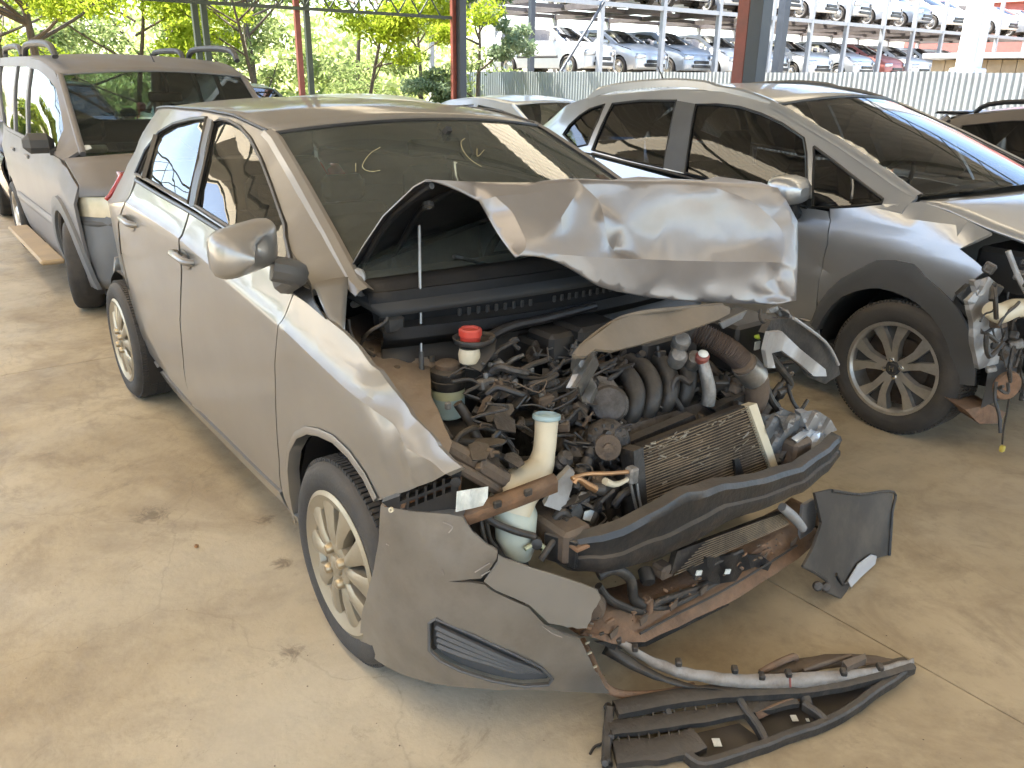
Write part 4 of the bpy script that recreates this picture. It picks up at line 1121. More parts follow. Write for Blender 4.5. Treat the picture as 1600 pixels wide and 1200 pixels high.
door_gap = [(459, 460), (436, 507), (430, 567), (432, 650), (437, 720), (441, 768)]
arch_f = [(464, 817), (455, 772), (452, 735), (455, 706), (466, 685), (482, 678), (500, 681), (522, 691), (546, 714), (570, 748), (587, 783)]
fender = O(door_gap[:5]) + O([(439, 755), (449, 790)]) + O(arch_f) + O([(640, 766), (676, 752), (722, 730), (700, 712), (685, 697), (681, 688), (671, 675), (655, 660), (642, 647), (625, 622), (613, 607), (593, 580), (558, 540), (537, 519), (512, 499), (486, 478)])
crs = [[(x, lin(x, HZC) + d) for x in np.linspace(-2.95, .66, 60)] for d in (-.012, 0, .014)]
fo_ = sh.panel('front_fender', fender, PT, hb, res=.03, flange=.014, sharp=22, creases=crs)
fo_['label'] = 'dented front wing with creased upper edge'
# lip rolled round the wheel opening
lip = MB(); lp = O(arch_f); rows = []
for i, (x, z) in enumerate(lp):
    d = V(x, 0, z - .3) - V(0, 0, 0); d /= np.linalg.norm(d)
    a = sh.at(x, z)
    rows.append([a + V(0, -.004, 0) + d * .022, a + V(0, -.008, 0) + d * .010, a + V(0, -.006, 0), a + V(0, .03, 0) - d * .004])
lip.loft(rows); lip.build('arch_lip', PT, fo_)

# --- doors
belt_px = [(212, 277), (250, 299), (300, 327), (350, 358), (400, 391), (440, 418), (470, 440), (490, 456)]
b_gap = [(296, 330), (284, 420), (281, 500), (286, 560), (300, 636)]
sill_px = [(227, 545), (254, 580), (280, 611), (315, 647), (350, 681), (395, 726), (441, 771)]
fdoor = O([(296.9, 331), (284.9, 420), (281.9, 500), (286.9, 560), (300.9, 634)]) + O([(315, 644), (350, 678), (395, 723), (439, 765)]) + O([(435.6, 720), (430.7, 650), (428.8, 567), (434.8, 507), (458, 458)]) + O([(440, 423), (400, 395), (350, 362)])
rdoor = O([(295.4, 328), (282.6, 420), (280.5, 500), (285.5, 560), (299.5, 630), (280, 608), (254, 577), (228, 543), (222, 530), (208, 480), (199, 435), (190, 395), (186, 350), (196, 318), (214, 282), (250, 303)])
fd = sh.panel('front_door', fdoor, PT, hb, res=.05, flange=.014, creases=crs)
rd = sh.panel('rear_door', rdoor, PT, hb, res=.05, flange=.014, creases=crs)
# rocker under the doors
rk = O([(226, 549), (254, 583), (280, 614), (315, 650), (350, 684), (395, 729), (437, 770), (448, 793), (461, 812)]) 
rk_low = [(x, z) for x, z in [(-.30, .215), (-.9, .195), (-1.6, .195), (-2.12, .21)]]
sh.panel('rocker_panel', rk + rk_low, PT, hb, res=.05, flange=.03)
# quarter panel behind the rear door: wheel opening, tail
ra = .335
q = O([(212, 277), (194, 318), (184, 350), (188, 397), (197, 435), (206, 480), (220, 531)]) 
arch_r = [(x, z) for x, z in arc(-2.5, .295, ra, 12, 182, 12)]
quarter = q + [(-2.14, .24), (-2.165, .27)] + arch_r + [(-2.86, .24), (-3.02, .26), (-3.05, .6), (-3.06, .93), (-3.06, 1.10), (-3.0, 1.165)] + [(-2.6, 1.17), (-2.2, 1.17), (-1.95, 1.168)]
sh.panel('rear_quarter_panel', quarter, PT, hb, res=.05, flange=.014, creases=crs)
# --- greenhouse frame with the window openings
fwin_px = [(306, 322), (322, 248), (334, 193), (344, 186), (358, 189), (376, 199), (392, 217), (408, 248), (424, 290), (436, 325), (446, 352), (447, 372), (460, 425), (440, 412), (400, 382), (350, 350)]
rwin_px = [(212, 272), (228, 235), (250, 206), (272, 193), (300, 186), (323, 184), (310, 250), (295, 317), (262, 299), (230, 281)]
fwin = O(fwin_px); rwin = O(rwin_px)
lowl = [(x, lin(x, HZB) + .004) for x in np.linspace(-3.0, -.14, 22)]
upl = [(x, lin(x, HZT) - .002) for x in np.linspace(-.13, -3.0, 44)]
fr = sh.panel('window_frame', lowl + upl, PT, hb, res=.045, holes=[fwin, rwin], flange=.02)
def grow(poly, k):
    c = np.mean(poly, 0); return [tuple(c + (np.array(p) - c) * k) for p in poly]
for nm, w_, d_ in (('side_window', fwin, fd), ('side_window', rwin, rd)):
    sh.panel(nm, w_, M['sideglass'], d_, off=-.010, res=.08, flange=0)
    # black rubber surround
    s_ = MB(); pts = [sh.at(x, z, -1, .001) for x, z in w_]
    s_.tube(pts + [pts[0]], .0075, 6, smooth=False, caps=False); s_.build('window_seal', M['black'], d_)
# black division bar in the rear door glass, black B pillar, belt strip
m = MB(); a = sh.at(*O([(245, 211)])[0], -1, .002); b = sh.at(*O([(226, 278)])[0], -1, .002); m.bar(a, b, .02, .012); m.build('window_divider', M['black'], rd)
bp = O([(297, 322), (311, 250), (325, 184), (333, 187), (320, 250), (305, 323)])
sh.panel('pillar_trim', bp, M['black'], hb, off=.004, res=.05, flange=.006)
m = MB(); pts = [sh.at(*O([p])[0], -1, .006) for p in [(214, 281), (250, 303), (300, 331), (350, 362), (400, 395), (440, 421), (462, 437)]]
m.tube(pts, .008, 6); m.build('belt_moulding', M['black'], hb)
# black mirror triangle
tri = O([(447, 374), (463, 398), (490, 455), (512, 498), (486, 476), (459, 455), (452, 428)])
sh.panel('mirror_triangle', tri, M['black'], hb, off=.006, res=.05, flange=.006)
# painted foot of the windscreen pillar
pb_ = [PY(490, 446, -.787), PY(513, 500, -.800), PY(538, 521, -.785), PY(544, 434, -.692)]
m = MB(); m.loft([[(a + (b - a) * k) + V(0, -.008 * math.sin(k * math.pi), .004 * math.sin(k * math.pi)) for k in np.linspace(0, 1, 6)] for a, b in ((pb_[0] + (pb_[1] - pb_[0]) * t, pb_[3] + (pb_[2] - pb_[3]) * t) for t in np.linspace(0, 1, 6))]); m.build('pillar_foot', PT, hb, thick=.004)
# --- door mirror
mr = MB()
mc = PY(380, 387, -.955)
loop = []
for (dx, rad_y, rad_z) in ((-.04, .076, .046), (-.034, .084, .054), (.0, .088, .060), (.03, .084, .058), (.055, .074, .051), (.072, .058, .040), (.083, .036, .025), (.087, .012, .009)):
    ring = []
    for k in range(20):
        a = 2 * math.pi * k / 20
        ca, sa = math.cos(a), math.sin(a)
        sx = math.copysign(abs(ca) ** .45, ca); sz_ = math.copysign(abs(sa) ** .45, sa)
        ring.append(mc + V(dx - .02 * sx, rad_y * sx, rad_z * sz_ + .012 * sx))
    loop.append(ring)
mr.loft(loop, closed=True, flip=True)
mr.add(loop[-1], [tuple(range(20))])
mo = mr.build('door_mirror', PT, hb, sharp=50)
bk = MB(); bk.add([p + V(-.001, 0, 0) for p in loop[0]], [tuple(range(19, -1, -1))]); bk.build('mirror_glass', M['sideglass'], mo)
st = MB(); a = sh.at(*O([(462, 440)])[0]); st.tube([mc + V(.02, .06, -.055), mc + V(.02, .12, -.075), a + V(-.02, -.02, -.0), a + V(0, .01, .01)], [.032, .034, .036, .03], 10); st.build('mirror_arm', M['darkgrey'], mo)
# --- door handles with recess
for (u, v, d_) in ((290, 404, fd), (205, 347, rd)):
    x, z = O([(u, v)])[0]
    k = MB(); k.tube([sh.at(x - .095, z + .004, -1, -.002), sh.at(x - .08, z + .008, -1, .024), sh.at(x, z + .010, -1, .03), sh.at(x + .075, z + .004, -1, .024), sh.at(x + .09, z, -1, -.002)], [.012, .013, .0135, .013, .012], 10); h_ = k.build('handle', PT, d_)
    k = MB(); k.lathe([(.055, .0015), (.045, .003), (.001, .0)], (0, 0, 0), (0, -1, 0), 24, close=False)
    o_ = k.build('handle_recess', M['bumperpaint'], d_); o_.location = sh.at(x, z - .006, -1, .002); o_.scale = (1, 1, .62)
# --- far side of the body
def mirror_y(o, parent):
    me = o.data.copy(); n = len(me.vertices); co = np.empty(n * 3); me.vertices.foreach_get('co', co); co = co.reshape(-1, 3); co[:, 1] *= -1; me.vertices.foreach_set('co', co.ravel()); me.flip_normals(); me.update()
    c = bpy.data.objects.new(o.name.split('.')[0], me); COL.objects.link(c); c.parent = parent
    return c
for ch in [c for c in list(hb.children) if c.name.split('.')[0] in ('front_door', 'rear_door', 'rocker_panel', 'rear_quarter_panel', 'window_frame', 'pillar_trim', 'belt_moulding', 'mirror_triangle')]:
    c = mirror_y(ch, hb)
    for g in ch.children:
        if g.name.split('.')[0] in ('side_window', 'window_seal', 'window_divider'): mirror_y(g, c)
# --- roof, windscreen, rear window, tailgate
NR = 19
def edge(x): return (lin(x, HZT), lin(x, HWT))
rx = np.linspace(-.905, -2.83, 16)
prof = []
for i, x in enumerate(rx):
    t = i / 15
    z, w_ = edge(x); prof.append((x, z + .001, w_ + .002, .036 + .006 * math.sin(t * math.pi), .075 * (1 - t) ** 2 - .10 * t ** 3))
m = MB(); m.loft(cross_rows(prof, NR)); rf = m.build('roof', PT, hb, thick=.014)
m = MB()
for sd in (-1, 1):      # drip channel along the roof edge
    m.tube([(x, sd * (edge(x)[1] + .004), edge(x)[0] + .003) for x in np.linspace(-.92, -2.8, 14)], .006, 6)
    m.build('roof_gutter', M['black'], rf); m = MB()
wx = np.linspace(-.128, -.898, 10)
prof = []
for i, x in enumerate(wx):
    t = i / 9
    z, w_ = edge(x); prof.append((x, z - .002, w_ - .012, .030 + .008 * t, .135 - .06 * t))
m = MB(); m.loft(cross_rows(prof, NR)); ws = m.build('windscreen', M['wscreen'], hb)
wrow = cross_rows(prof, NR)
m = MB(); fr_ = [wrow[i][0] for i in range(10)] + wrow[-1] + [wrow[i][-1] for i in range(9, -1, -1)]
m.tube([V(*p) + V(0, 0, .002) for p in fr_], .007, 6, smooth=False); m.build('windscreen_seal', M['black'], ws)
# A pillar skin between windscreen and side frame
for sd in (-1, 1):
    rows = []
    for x in np.linspace(-.05, -.93, 14):
        z, w_ = edge(x)
        rows.append([(x + .012, sd * (w_ - .022), z + .004), (x + .006, sd * (w_ - .008), z + .011), (x, sd * (w_ + .012), z + .004), (x - .01, sd * (w_ + .022), z - .012)])
    m = MB(); m.loft(rows, flip=(sd > 0)); m.build('windscreen_pillar', PT, hb)
# marker scribbles left on the glass
def on_screen(u, v):
    best = None
    d = ray(u, v)
    for i in range(9):
        for j in range(NR - 1):
            a, b, c_ = V(*wrow[i][j]), V(*wrow[i][j + 1]), V(*wrow[i + 1][j])
            nn = np.cross(b - a, c_ - a); t = ((a - CAM) @ nn) / (d @ nn); p = CAM + t * d
            e1, e2 = b - a, c_ - a
            s1 = ((p - a) @ e1) / (e1 @ e1); s2 = ((p - a) @ e2) / (e2 @ e2)
            if -.02 <= s1 <= 1.02 and -.02 <= s2 <= 1.02:
                nn = nn / np.linalg.norm(nn); nn = nn if nn[2] > 0 else -nn
                return p + nn * .004
    return CAM + d * 2.6
for pl in ([(594, 232), (578, 242), (567, 258), (569, 266), (580, 270), (594, 268)], [(556, 257), (556, 270)], [(726, 218), (720, 224), (724, 238), (736, 252), (752, 262)], [(745, 234), (746, 246), (756, 236)]):
    m = MB(); m.tube([on_screen(*p) for p in pl], .0014, 5); m.build('marker_line', M['chalk'], ws)
# rear
prof = []
for i, t in enumerate(np.linspace(0, 1, 6)):
    x = -2.85 - .18 * t; prof.append((x, 1.36 - .27 * t, .42 + .09 * t, .022, -.075))
m = MB(); m.loft(cross_rows(prof, NR)); m.build('rear_window', M['rearglass'], hb)
prof = [(-3.02, 1.095, .52, .01, -.085), (-3.07, .95, .62, 0, -.09), (-3.08, .75, .66, 0, -.09), (-3.06, .62, .67, 0, -.08)]
m = MB(); m.loft(cross_rows(prof, NR)); m.build('tailgate', PT, hb, thick=.012)
rows = []
for (x, z, w_) in ((-3.10, .64, .765), (-3.13, .56, .775), (-3.12, .35, .775), (-3.06, .24, .75)):
    rows.append([(x + .20 * abs(v) ** 3, v * (w_ - .04), z) for v in np.linspace(-1, 1, 17)])
m = MB(); m.loft(rows); m.build('rear_bumper', PT, hb, thick=.01)
for sd in (-1, 1):
    m = MB(); rows = []
    for z, w0, w1 in ((.93, .0, .0), (.95, .055, .01), (1.0, .07, .015), (1.04, .06, .01), (1.06, .0, .0)):
        rows.append([(-2.94 + .02, sd * (sh.W(-2.92, z) + .001), z), (-2.99, sd * (sh.W(-3.0, z) + .004 + w1 * .3), z), (-3.07, sd * .60, z), (-3.10, sd * .50, z)])
    m.loft(rows, flip=(sd > 0)); m.build('tail_lamp', M['redlens'], hb, thick=.02)
# --- wheels
wheel(hb, 0, -.735, .297, -1, .185, .207, 'cover')
wheel(hb, -2.5, -.735, .297, -1, .185, .207, 'cover')
wheel(hb, 0, .735, .297, 1, .185, .207, 'plain', simple=True)
wheel(hb, -2.5, .735, .297, 1, .185, .207, 'plain', simple=True)
liner(hb, .0, -.775, .372, -1, .33, .31, a0=-18, a1=188); liner(hb, -2.5, -.79, .345, -1, .3, .30)
liner(hb, -2.5, .79, .345, 1, .3, .30)
# --- cabin
seat(hb, -1.25, -.36, .32, h=.60); seat(hb, -1.25, .36, .32, h=.60)
m = MB(); m.box((-2.25, 0, .62), (.16, 1.15, .62), bev=.05); m.box((-2.0, 0, .42), (.5, 1.2, .2), bev=.05); rs_ = m.build('rear_seat', M['seat'], hb)
for y in (-.35, .35):
    m = MB(); m.box((-2.32, y, 1.0), (.09, .24, .14), bev=.03); m.build('headrest', M['seat'], rs_)
m = MB(); rows = []
for (x, z) in ((.0, 1.0), (-.25, 1.015), (-.48, .99), (-.58, .9), (-.55, .6)):
    rows.append([(x + .10 * (1 - v * v), v * .66, z + .02 * (1 - v * v)) for v in np.linspace(-1, 1, 13)])
m.loft(rows); db = m.build('dashboard', M['inner'], hb, thick=.02)
m = MB(); c = V(-.72, .36, .92); ring = []
for k in range(25):
    a = 2 * math.pi * k / 24; ring.append(c + V(.07 * math.sin(a), .18 * math.cos(a), .165 * math.sin(a)))
m.tube(ring, .015, 8, smooth=False); m.box(c, (.05, .14, .10), bev=.02); m.bar(c + V(0, -.17, 0), c + V(0, .17, 0), .02, .03); m.bar(c, c + V(-.06, 0, -.16), .02, .03); m.bar(c, c + V(.2, 0, -.05), .05, .05); m.build('steering_wheel', M['inner'], hb)
m = MB(); m.box((-1.1, 0, .26), (1.75, 1.4, .06)); m.box((-2.35, 0, .265), (1.0, 1.1, .06)); m.build('floor_pan', M['inner'], hb, smooth=False)
m = MB(); m.box((-1.6, 0, 1.418), (1.1, .9, .012)); m.build('headlining', M['seat'], hb, smooth=False)
m = MB(); m.box((-.80, 0.0, 1.33), (.03, .22, .06), bev=.015); m.bar((-.76, 0, 1.36), (-.70, 0, 1.40), .02, .02); m.build('rear_view_mirror', M['inner'], hb)
# ------------------------------------------------------------------ buckled hood
HC = [(665, 280, -.585), (740, 284, -.44), (830, 286, -.29), (902, 281, -.15), (1000, 284, .05), (1100, 287, .28), (1180, 290, .48), (1215, 293, .57)]
HF = [(665, 400, -.62), (805, 400, -.46), (870, 412, -.32), (940, 450, -.14), (1010, 465, .06), (1100, 473, .27), (1180, 475, .45), (1246, 472, .585)]
def hood_y(u, v):
    uc = [c[0] for c in HC]; uf = [c[0] for c in HF]
    vc, yc = np.interp(u, uc, [c[1] for c in HC]), np.interp(u, uc, [c[2] for c in HC])
    vf, yf = np.interp(u, uf, [c[1] for c in HF]), np.interp(u, uf, [c[2] for c in HF])
    if u > 1215: yc += (u - 1215) * .0015
    s_ = (v - vc) / (vf - vc); s_ = max(0, min(1.05, s_))
    return yc + (yf - yc) * s_
def hood_pt(u, v, d=0.0):
    p = PY(u, v, hood_y(u, v)); r_ = ray(u, v); return p - r_ / np.linalg.norm(r_) * d
hpts = [(u, v, 0) for u, v, y in HC]
hpts += [(1230, 315, .0), (1246, 345, -.01), (1247, 390, -.01), (1246, 425, .01), (1244, 470, -.005)]
hpts += [(1212, 476, .012), (1180, 475, .0), (1140, 474, .008), (1100, 472, .0), (1050, 470, .012), (1005, 463, .004), (965, 456, .01), (935, 447, 0), (905, 428, .006), (880, 412, .0), (850, 402, .01), (826, 400, .0), (806, 401, -.01)]
hpts += [(791, 384, -.02), (775, 362, -.025), (760, 335, -.02), (748, 314, -.012), (722, 299, -.004), (692, 288, 0)]
nb = len(hpts)
hpts += [(774, 307, .035), (800, 330, .012), (815, 360, .016), (828, 388, .022), (850, 300, .010), (877, 340, .034), (878, 371, .006), (845, 345, .008), (902, 300, .022), (937, 314, -.012), (925, 345, .012), (944, 340, .030), (949, 378, .020), (960, 393, -.022), (975, 350, .006),
    (1000, 320, .012), (1040, 350, .008), (1050, 305, .012), (1102, 300, .018), (1110, 340, .004), (1176, 314, .022), (1160, 350, .002), (1120, 378, .006), (1085, 375, .012), (1205, 340, .016), (1230, 365, .018), (1195, 375, .0), (1020, 385, .012),
    (859, 396, .014), (905, 400, .022), (958, 404, .030), (1005, 405, .034), (1052, 407, .036), (1100, 408, .034), (1151, 409, .034), (1195, 409, .030), (1232, 411, .024),
    (930, 425, .012), (985, 432, .018), (1040, 440, .010), (1065, 430, .022), (1090, 448, .004), (1130, 436, .018), (1165, 440, .004), (1189, 446, .026), (1209, 432, -.006), (1225, 446, .024), (1217, 462, -.004), (1185, 462, .004), (1110, 460, .018), (1060, 455, .006), (1002, 450, .012)]
_rh = random.Random(77)
for _k in range(46):
    hu_, hv_ = _rh.uniform(820, 1225), _rh.uniform(296, 462)
    if inside((hu_, hv_), [(p[0], p[1]) for p in hpts[:nb]]) and min(math.hypot(hu_ - p[0], hv_ - p[1]) for p in hpts) > 15:
        hn_ = sorted(hpts[nb:], key=lambda p: (p[0] - hu_) ** 2 + (p[1] - hv_) ** 2)[:3]
        hpts.append((hu_, hv_, sum(p[2] for p in hn_) / 3 + _rh.uniform(-.0035, .0035)))
def ix(u, v): return min(range(len(hpts)), key=lambda i: (hpts[i][0] - u) ** 2 + (hpts[i][1] - v) ** 2)
folds = [[(665, 280), (692, 288), (722, 299), (748, 314), (774, 307), (850, 300), (902, 281)], [(774, 307), (800, 330), (815, 360), (828, 388), (806, 401)], [(902, 300), (877, 340), (878, 371)], [(902, 281), (937, 314), (944, 340), (949, 378), (960, 393)],
    [(859, 396), (905, 400), (958, 404), (1005, 405), (1052, 407), (1100, 408), (1151, 409), (1195, 409), (1232, 411)], [(1100, 287), (1176, 314), (1205, 340), (1230, 365)], [(1189, 446), (1209, 432), (1225, 446)]]
ed = [(i, (i + 1) % nb) for i in range(nb)]
for f_ in folds:
    for a, b in zip(f_[:-1], f_[1:]): 
        a, b = ix(*a), ix(*b)
        if a != b: ed.append((a, b))
rv, re_, rf_, ov, *_ = delaunay_2d_cdt([Vector((p[0], p[1])) for p in hpts], ed, [], 0, 1e-5)
bpoly = [(p[0], p[1]) for p in hpts[:nb]]
fs = [tuple(f) for f in rf_ if inside((sum(rv[i].x for i in f) / 3, sum(rv[i].y for i in f) / 3), bpoly)]
dd_ = []
for k, q in enumerate(rv):
    j = ov[k][0] if ov[k] else ix(q.x, q.y)
    dd_.append(hpts[j][2])
hv = [hood_pt(q.x, q.y, d) for q, d in zip(rv, dd_)]
foldset = set()
for f_ in folds:
    for a, b in zip(f_[:-1], f_[1:]): foldset.add((a, b))
def near_fold(a, b):
    m_ = ((rv[a].x + rv[b].x) / 2, (rv[a].y + rv[b].y) / 2)
    return any(seg_d(m_, s0, s1) < 1.2 and seg_d((rv[a].x, rv[a].y), s0, s1) < 1.2 and seg_d((rv[b].x, rv[b].y), s0, s1) < 1.2 for s0, s1 in foldset)
m = MB(); m.add(hv, fs)
me = bpy.data.meshes.new('hood'); me.from_pydata([tuple(map(float, p)) for p in hv], [], fs)
me.update()
if sum((Vector(p.normal).x for p in me.polygons)) < 0: me.flip_normals()
cr = me.attributes.new('crease_edge', 'FLOAT', 'EDGE')
bset = {}
for p_ in me.polygons:
    for k in p_.edge_keys: bset[k] = bset.get(k, 0) + 1
for e in me.edges:
    k = tuple(sorted(e.vertices))
    cr.data[e.index].value = 1.0 if bset.get(k, 0) == 1 else (1.0 if near_fold(*k) else _rh.choice([0, 0, 0, 0, .4]))
cv = me.attributes.new('crease_vert', 'FLOAT', 'POINT')
for k, q in enumerate(rv):
    if min(math.hypot(q.x - a, q.y - b) for a, b in ((665, 280), (1215, 293), (1246, 345), (1244, 470), (806, 401), (748, 314), (902, 281), (774, 307), (1212, 476), (877, 340), (960, 393), (944, 340))) < 2: cv.data[k].value = 1.0
me.materials.append(M['hoodpaint']); me.materials.append(M['underhood'])
me.shade_smooth()
for e in me.edges:
    if cr.data[e.index].value == 1.0 and bset.get(tuple(sorted(e.vertices)), 0) == 2: e.use_edge_sharp = True
hood = bpy.data.objects.new('hood', me); COL.objects.link(hood); hood.parent = hb
hood['label'] = 'buckled hood folded up across its middle'
md = hood.modifiers.new('subdivide', 'SUBSURF'); md.levels = 2; md.render_levels = 2
md = hood.modifiers.new('thickness', 'SOLIDIFY'); md.thickness = .005; md.offset = -1; md.material_offset = 1; md.material_offset_rim = 0
# rear half, seen from below
rowA = [PY(u, v, y) + V(-.004, 0, -.002) for u, v, y in HC]
HR = [(536, 436, -.66), (600, 402, -.52), (668, 377, -.37), (750, 346, -.20), (830, 326, -.02), (920, 313, .2), (1000, 307, .42), (1050, 304, .6)]
rowC = [PY(*p) for p in HR]
rowB = []
for i, (a, c_) in enumerate(zip(rowA, rowC)):
    rowB.append((a + c_) / 2 + V(-.02, 0, .035 + (.012 if i % 2 else -.006)))
rowB[0] = PY(598, 337, -.628)
rowA2 = [a * .75 + b * .25 + V(0, 0, .008) for a, b in zip(rowA, rowB)]
rowB2 = [a * .5 + b * .5 + V(0, 0, .006) for a, b in zip(rowB, rowC)]
def respline(row, k=3): return catmull(row, [0] * len(row), k)[0]
rows = [respline(r_) for r_ in (rowA, rowA2, rowB, rowB2, rowC)]
m = MB(); m.loft(rows, flip=False)
hr = m.build('hood_rear_half', [M['hoodpaint'], M['underhood']], hood, thick=.004)
hr['label'] = 'rear half of the hood with its black underside showing'
# pressed stiffening ribs under it
def under(i, t, drop=.012):
    rws = [np.array(r_) for r_ in rows]; s_ = t * 4; k = min(3, int(s_)); f_ = s_ - k
    j = min(len(rws[0]) - 2, int(i)); g = i - j
    a = rws[k][j] * (1 - g) + rws[k][j + 1] * g; b = rws[k + 1][j] * (1 - g) + rws[k + 1][j + 1] * g
    p = a * (1 - f_) + b * f_
    return p + V(.4, 0, -.9) * drop
for i0, i1, r_ in ((.6, 1.1, .010), (2.4, 3.6, .010)):
    k = MB(); k.tube([under(i0 + (i1 - i0) * t, t) for t in (.04, .25, .5, .75, .96)], [r_ * .8, r_, r_, r_, r_ * .7], 8); k.build('hood_rib', M['black'], hood)
k = MB(); k.tube([under(i, .97, .006) for i in np.linspace(.2, 19, 12)], .010, 8); k.build('hood_rib', M['underhood'], hood)
k = MB(); k.lathe([(.016, 0), (.016, .012), (.008, .014), (.008, .002), (.001, .002)], under(2.6, .42, .012), (.5, -.2, -.8), 16, close=False); k.build('rod_socket', M['darkgrey'], hood)
# prop rod and hinge
ptop = PY(655, 352, -.50); pbot = PY(659, 604, -.56)
m = MB(); m.tube([pbot, ptop], .0042, 8, smooth=False); pr = m.build('hood_prop', M['steel'], hb)
m = MB(); m.tube([pbot + (ptop - pbot) * .02, pbot + (ptop - pbot) * .22], .0075, 8, smooth=False); m.build('prop_sleeve', M['darkgrey'], pr)
m = MB(); m.lathe([(.013, -.012), (.009, .0), (.007, .03), (.001, .031)], pbot, n=12); m.build('prop_clip', M['yellow'], pr)
m = MB(); m.tube([PY(548, 445, -.655), PY(560, 425, -.65), PY(566, 440, -.645), PY(563, 468, -.645), PY(552, 476, -.645)], [.010, .012, .013, .012, .010], 8); m.build('hood_hinge', M['galv'], hb)

# ------------------------------------------------------------------ cowl, wipers, firewall
def crow(x, z, wv, q_=.135, cz=.03, n=NR): return [(x + q_ * (1 - v * v), v * wv, z + cz * (1 - v * v)) for v in np.linspace(-1, 1, n)]
m = MB(); m.loft([crow(-.135, 1.05, .665), crow(-.115, 1.036, .662, .13), crow(-.09, 1.022, .660, .12, .02), crow(-.075, 1.024, .66, .115, .018), crow(-.065, 1.004, .66, .11, .015), crow(-.06, .972, .655, .10, .01), crow(-.065, .945, .65, .10, .01), crow(-.03, .935, .65, .09, .0), crow(-.02, .938, .65, .09, .0), crow(-.012, .915, .65, .085, .0), crow(-.03, .89, .65, .08, .0)]); cw = m.build('cowl_panel', M['cowl'], hb, thick=.006)
for i in range(22):
    v = -.42 + i * .028; 
    if 9 <= i <= 10: continue
    k = MB(); k.box((-.06 + .10 * (1 - (v / .655) ** 2) + .003, v, .960), (.006, .012, .024), bev=.002); k.build('cowl_louver', M['hoseblack'], cw)
m = MB(); m.loft([crow(-.05, .90, .64, .07, 0), crow(-.05, .72, .64, .05, 0), crow(-.05, .35, .64, .04, 0)]); m.build('firewall', M['hoseblack'], hb, thick=.01)
for (a, b, c_) in (((868, 431), (810, 428), (705, 408)), ((900, 428), (870, 418), (765, 436))):
    w0 = [on_screen(*p) for p in (a, b, c_)]
    w0 = [p + V(.012, 0, .012) for p in w0]
    k = MB(); k.tube([PX(870, 438, .02) if a[0] == 868 else PX(905, 436, .03), w0[0], w0[1]], [.012, .009, .007], 8); wp = k.build('wiper_arm', M['black'], hb)
    k = MB(); k.tube([w0[0] + V(0, .0, .004), w0[1], w0[2]], .006, 6); k.build('wiper_blade', M['hoseblack'], wp)

# ------------------------------------------------------------------ engine bay
def part(name, mb, mt, parent=None, **k): return mb.build(name, mt, parent or hb, **k)
def T(name, pts, r_, mt, n=9, parent=None, **k): return part(name, MB().tube(pts, r_, n, **k), mt, parent)
def X3(*ps): return [PX(*p) for p in ps]
# inner wing shelf and strut tower
ap = [(540, 495), (575, 490), (620, 498), (655, 512), (676, 540), (672, 575), (674, 620), (690, 655), (706, 690), (700, 712), (684, 696), (670, 676), (642, 648), (612, 608), (593, 581), (556, 541), (540, 520)]
o_ = sheet('inner_wing', ap, lambda u, v: PZ(u, v, .885 - .0005 * (u - 540)) + V(0, 0, .006 * math.sin(u * .13) * math.sin(v * .11)), M['apron'], hb, res=14, flange=.02, out=(0, 0, 1))
m = MB(); p0 = PY(650, 556, -.525) + V(0, 0, -.05); m.lathe([(.085, -.02), (.075, .012), (.06, .04), (.046, .052), (.046, .058), (.001, .058)], p0, n=28); st_ = part('strut_tower', m, M['apron'])
m = MB(); m.lathe([(.040, .058), (.040, .072), (.022, .076), (.018, .092), (.001, .094)], p0, n=20); part('strut_mount', m, M['blackdirty'], st_)
for k in range(3):
    a = k * 2.1 + .4; m = MB(); m.lathe([(.008, .05), (.008, .066), (.001, .067)], p0 + V(math.cos(a) * .055, math.sin(a) * .055, -.006), n=6); part('tower_nut', m, M['steel'], st_)
for (u, v, s_) in ((578, 548, .012), (595, 556, .016), (596, 532, .03), (620, 575, .010), (575, 530, .022)):
    m = MB(); m.lathe([(s_, 0), (s_ * .9, s_ * .5), (s_ * .4, s_ * .6), (.001, s_ * .6)], PZ(u, v, .885 - .0005 * (u - 540) - .004), n=14); part('grommet', m, M['rustdust'])
T('cable', X3((560, 545, -.06), (575, 520, -.02), (600, 505, .0), (605, 495, .0)), .005, M['hose'])
T('cable', X3((545, 500, -.05), (548, 520, -.03), (560, 540, .0), (585, 556, .06)), .0045, M['hoseblack'])
m = MB(); m.box(PX(612, 505, -.03), (.05, .06, .05), bev=.01); part('relay_box', m, M['blackdirty'])
# expansion tank: milky body, black shoulder, dusty lid
c = PY(700, 618, -.50); m = MB(); m.lathe([(.036, -.060), (.043, -.055), (.046, -.02), (.046, .0)], c, n=28); et = part('expansion_tank', m, M['bluetank'])
m = MB(); m.lathe([(.0462, .0), (.047, .022), (.045, .026)], c, n=28, close=False); part('tank_band', m, M['limetank'], et)
m = MB(); m.lathe([(.048, .026), (.05, .032), (.05, .05), (.047, .052), (.049, .058), (.047, .075), (.03, .086), (.001, .09)], c, n=28, close=False); part('tank_shoulder', m, M['blackdirty'], et)
m = MB(); m.lathe([(.034, .08), (.034, .094), (.026, .10), (.001, .101)], c, n=24); part('tank_lid', m, M['rustdust'], et)
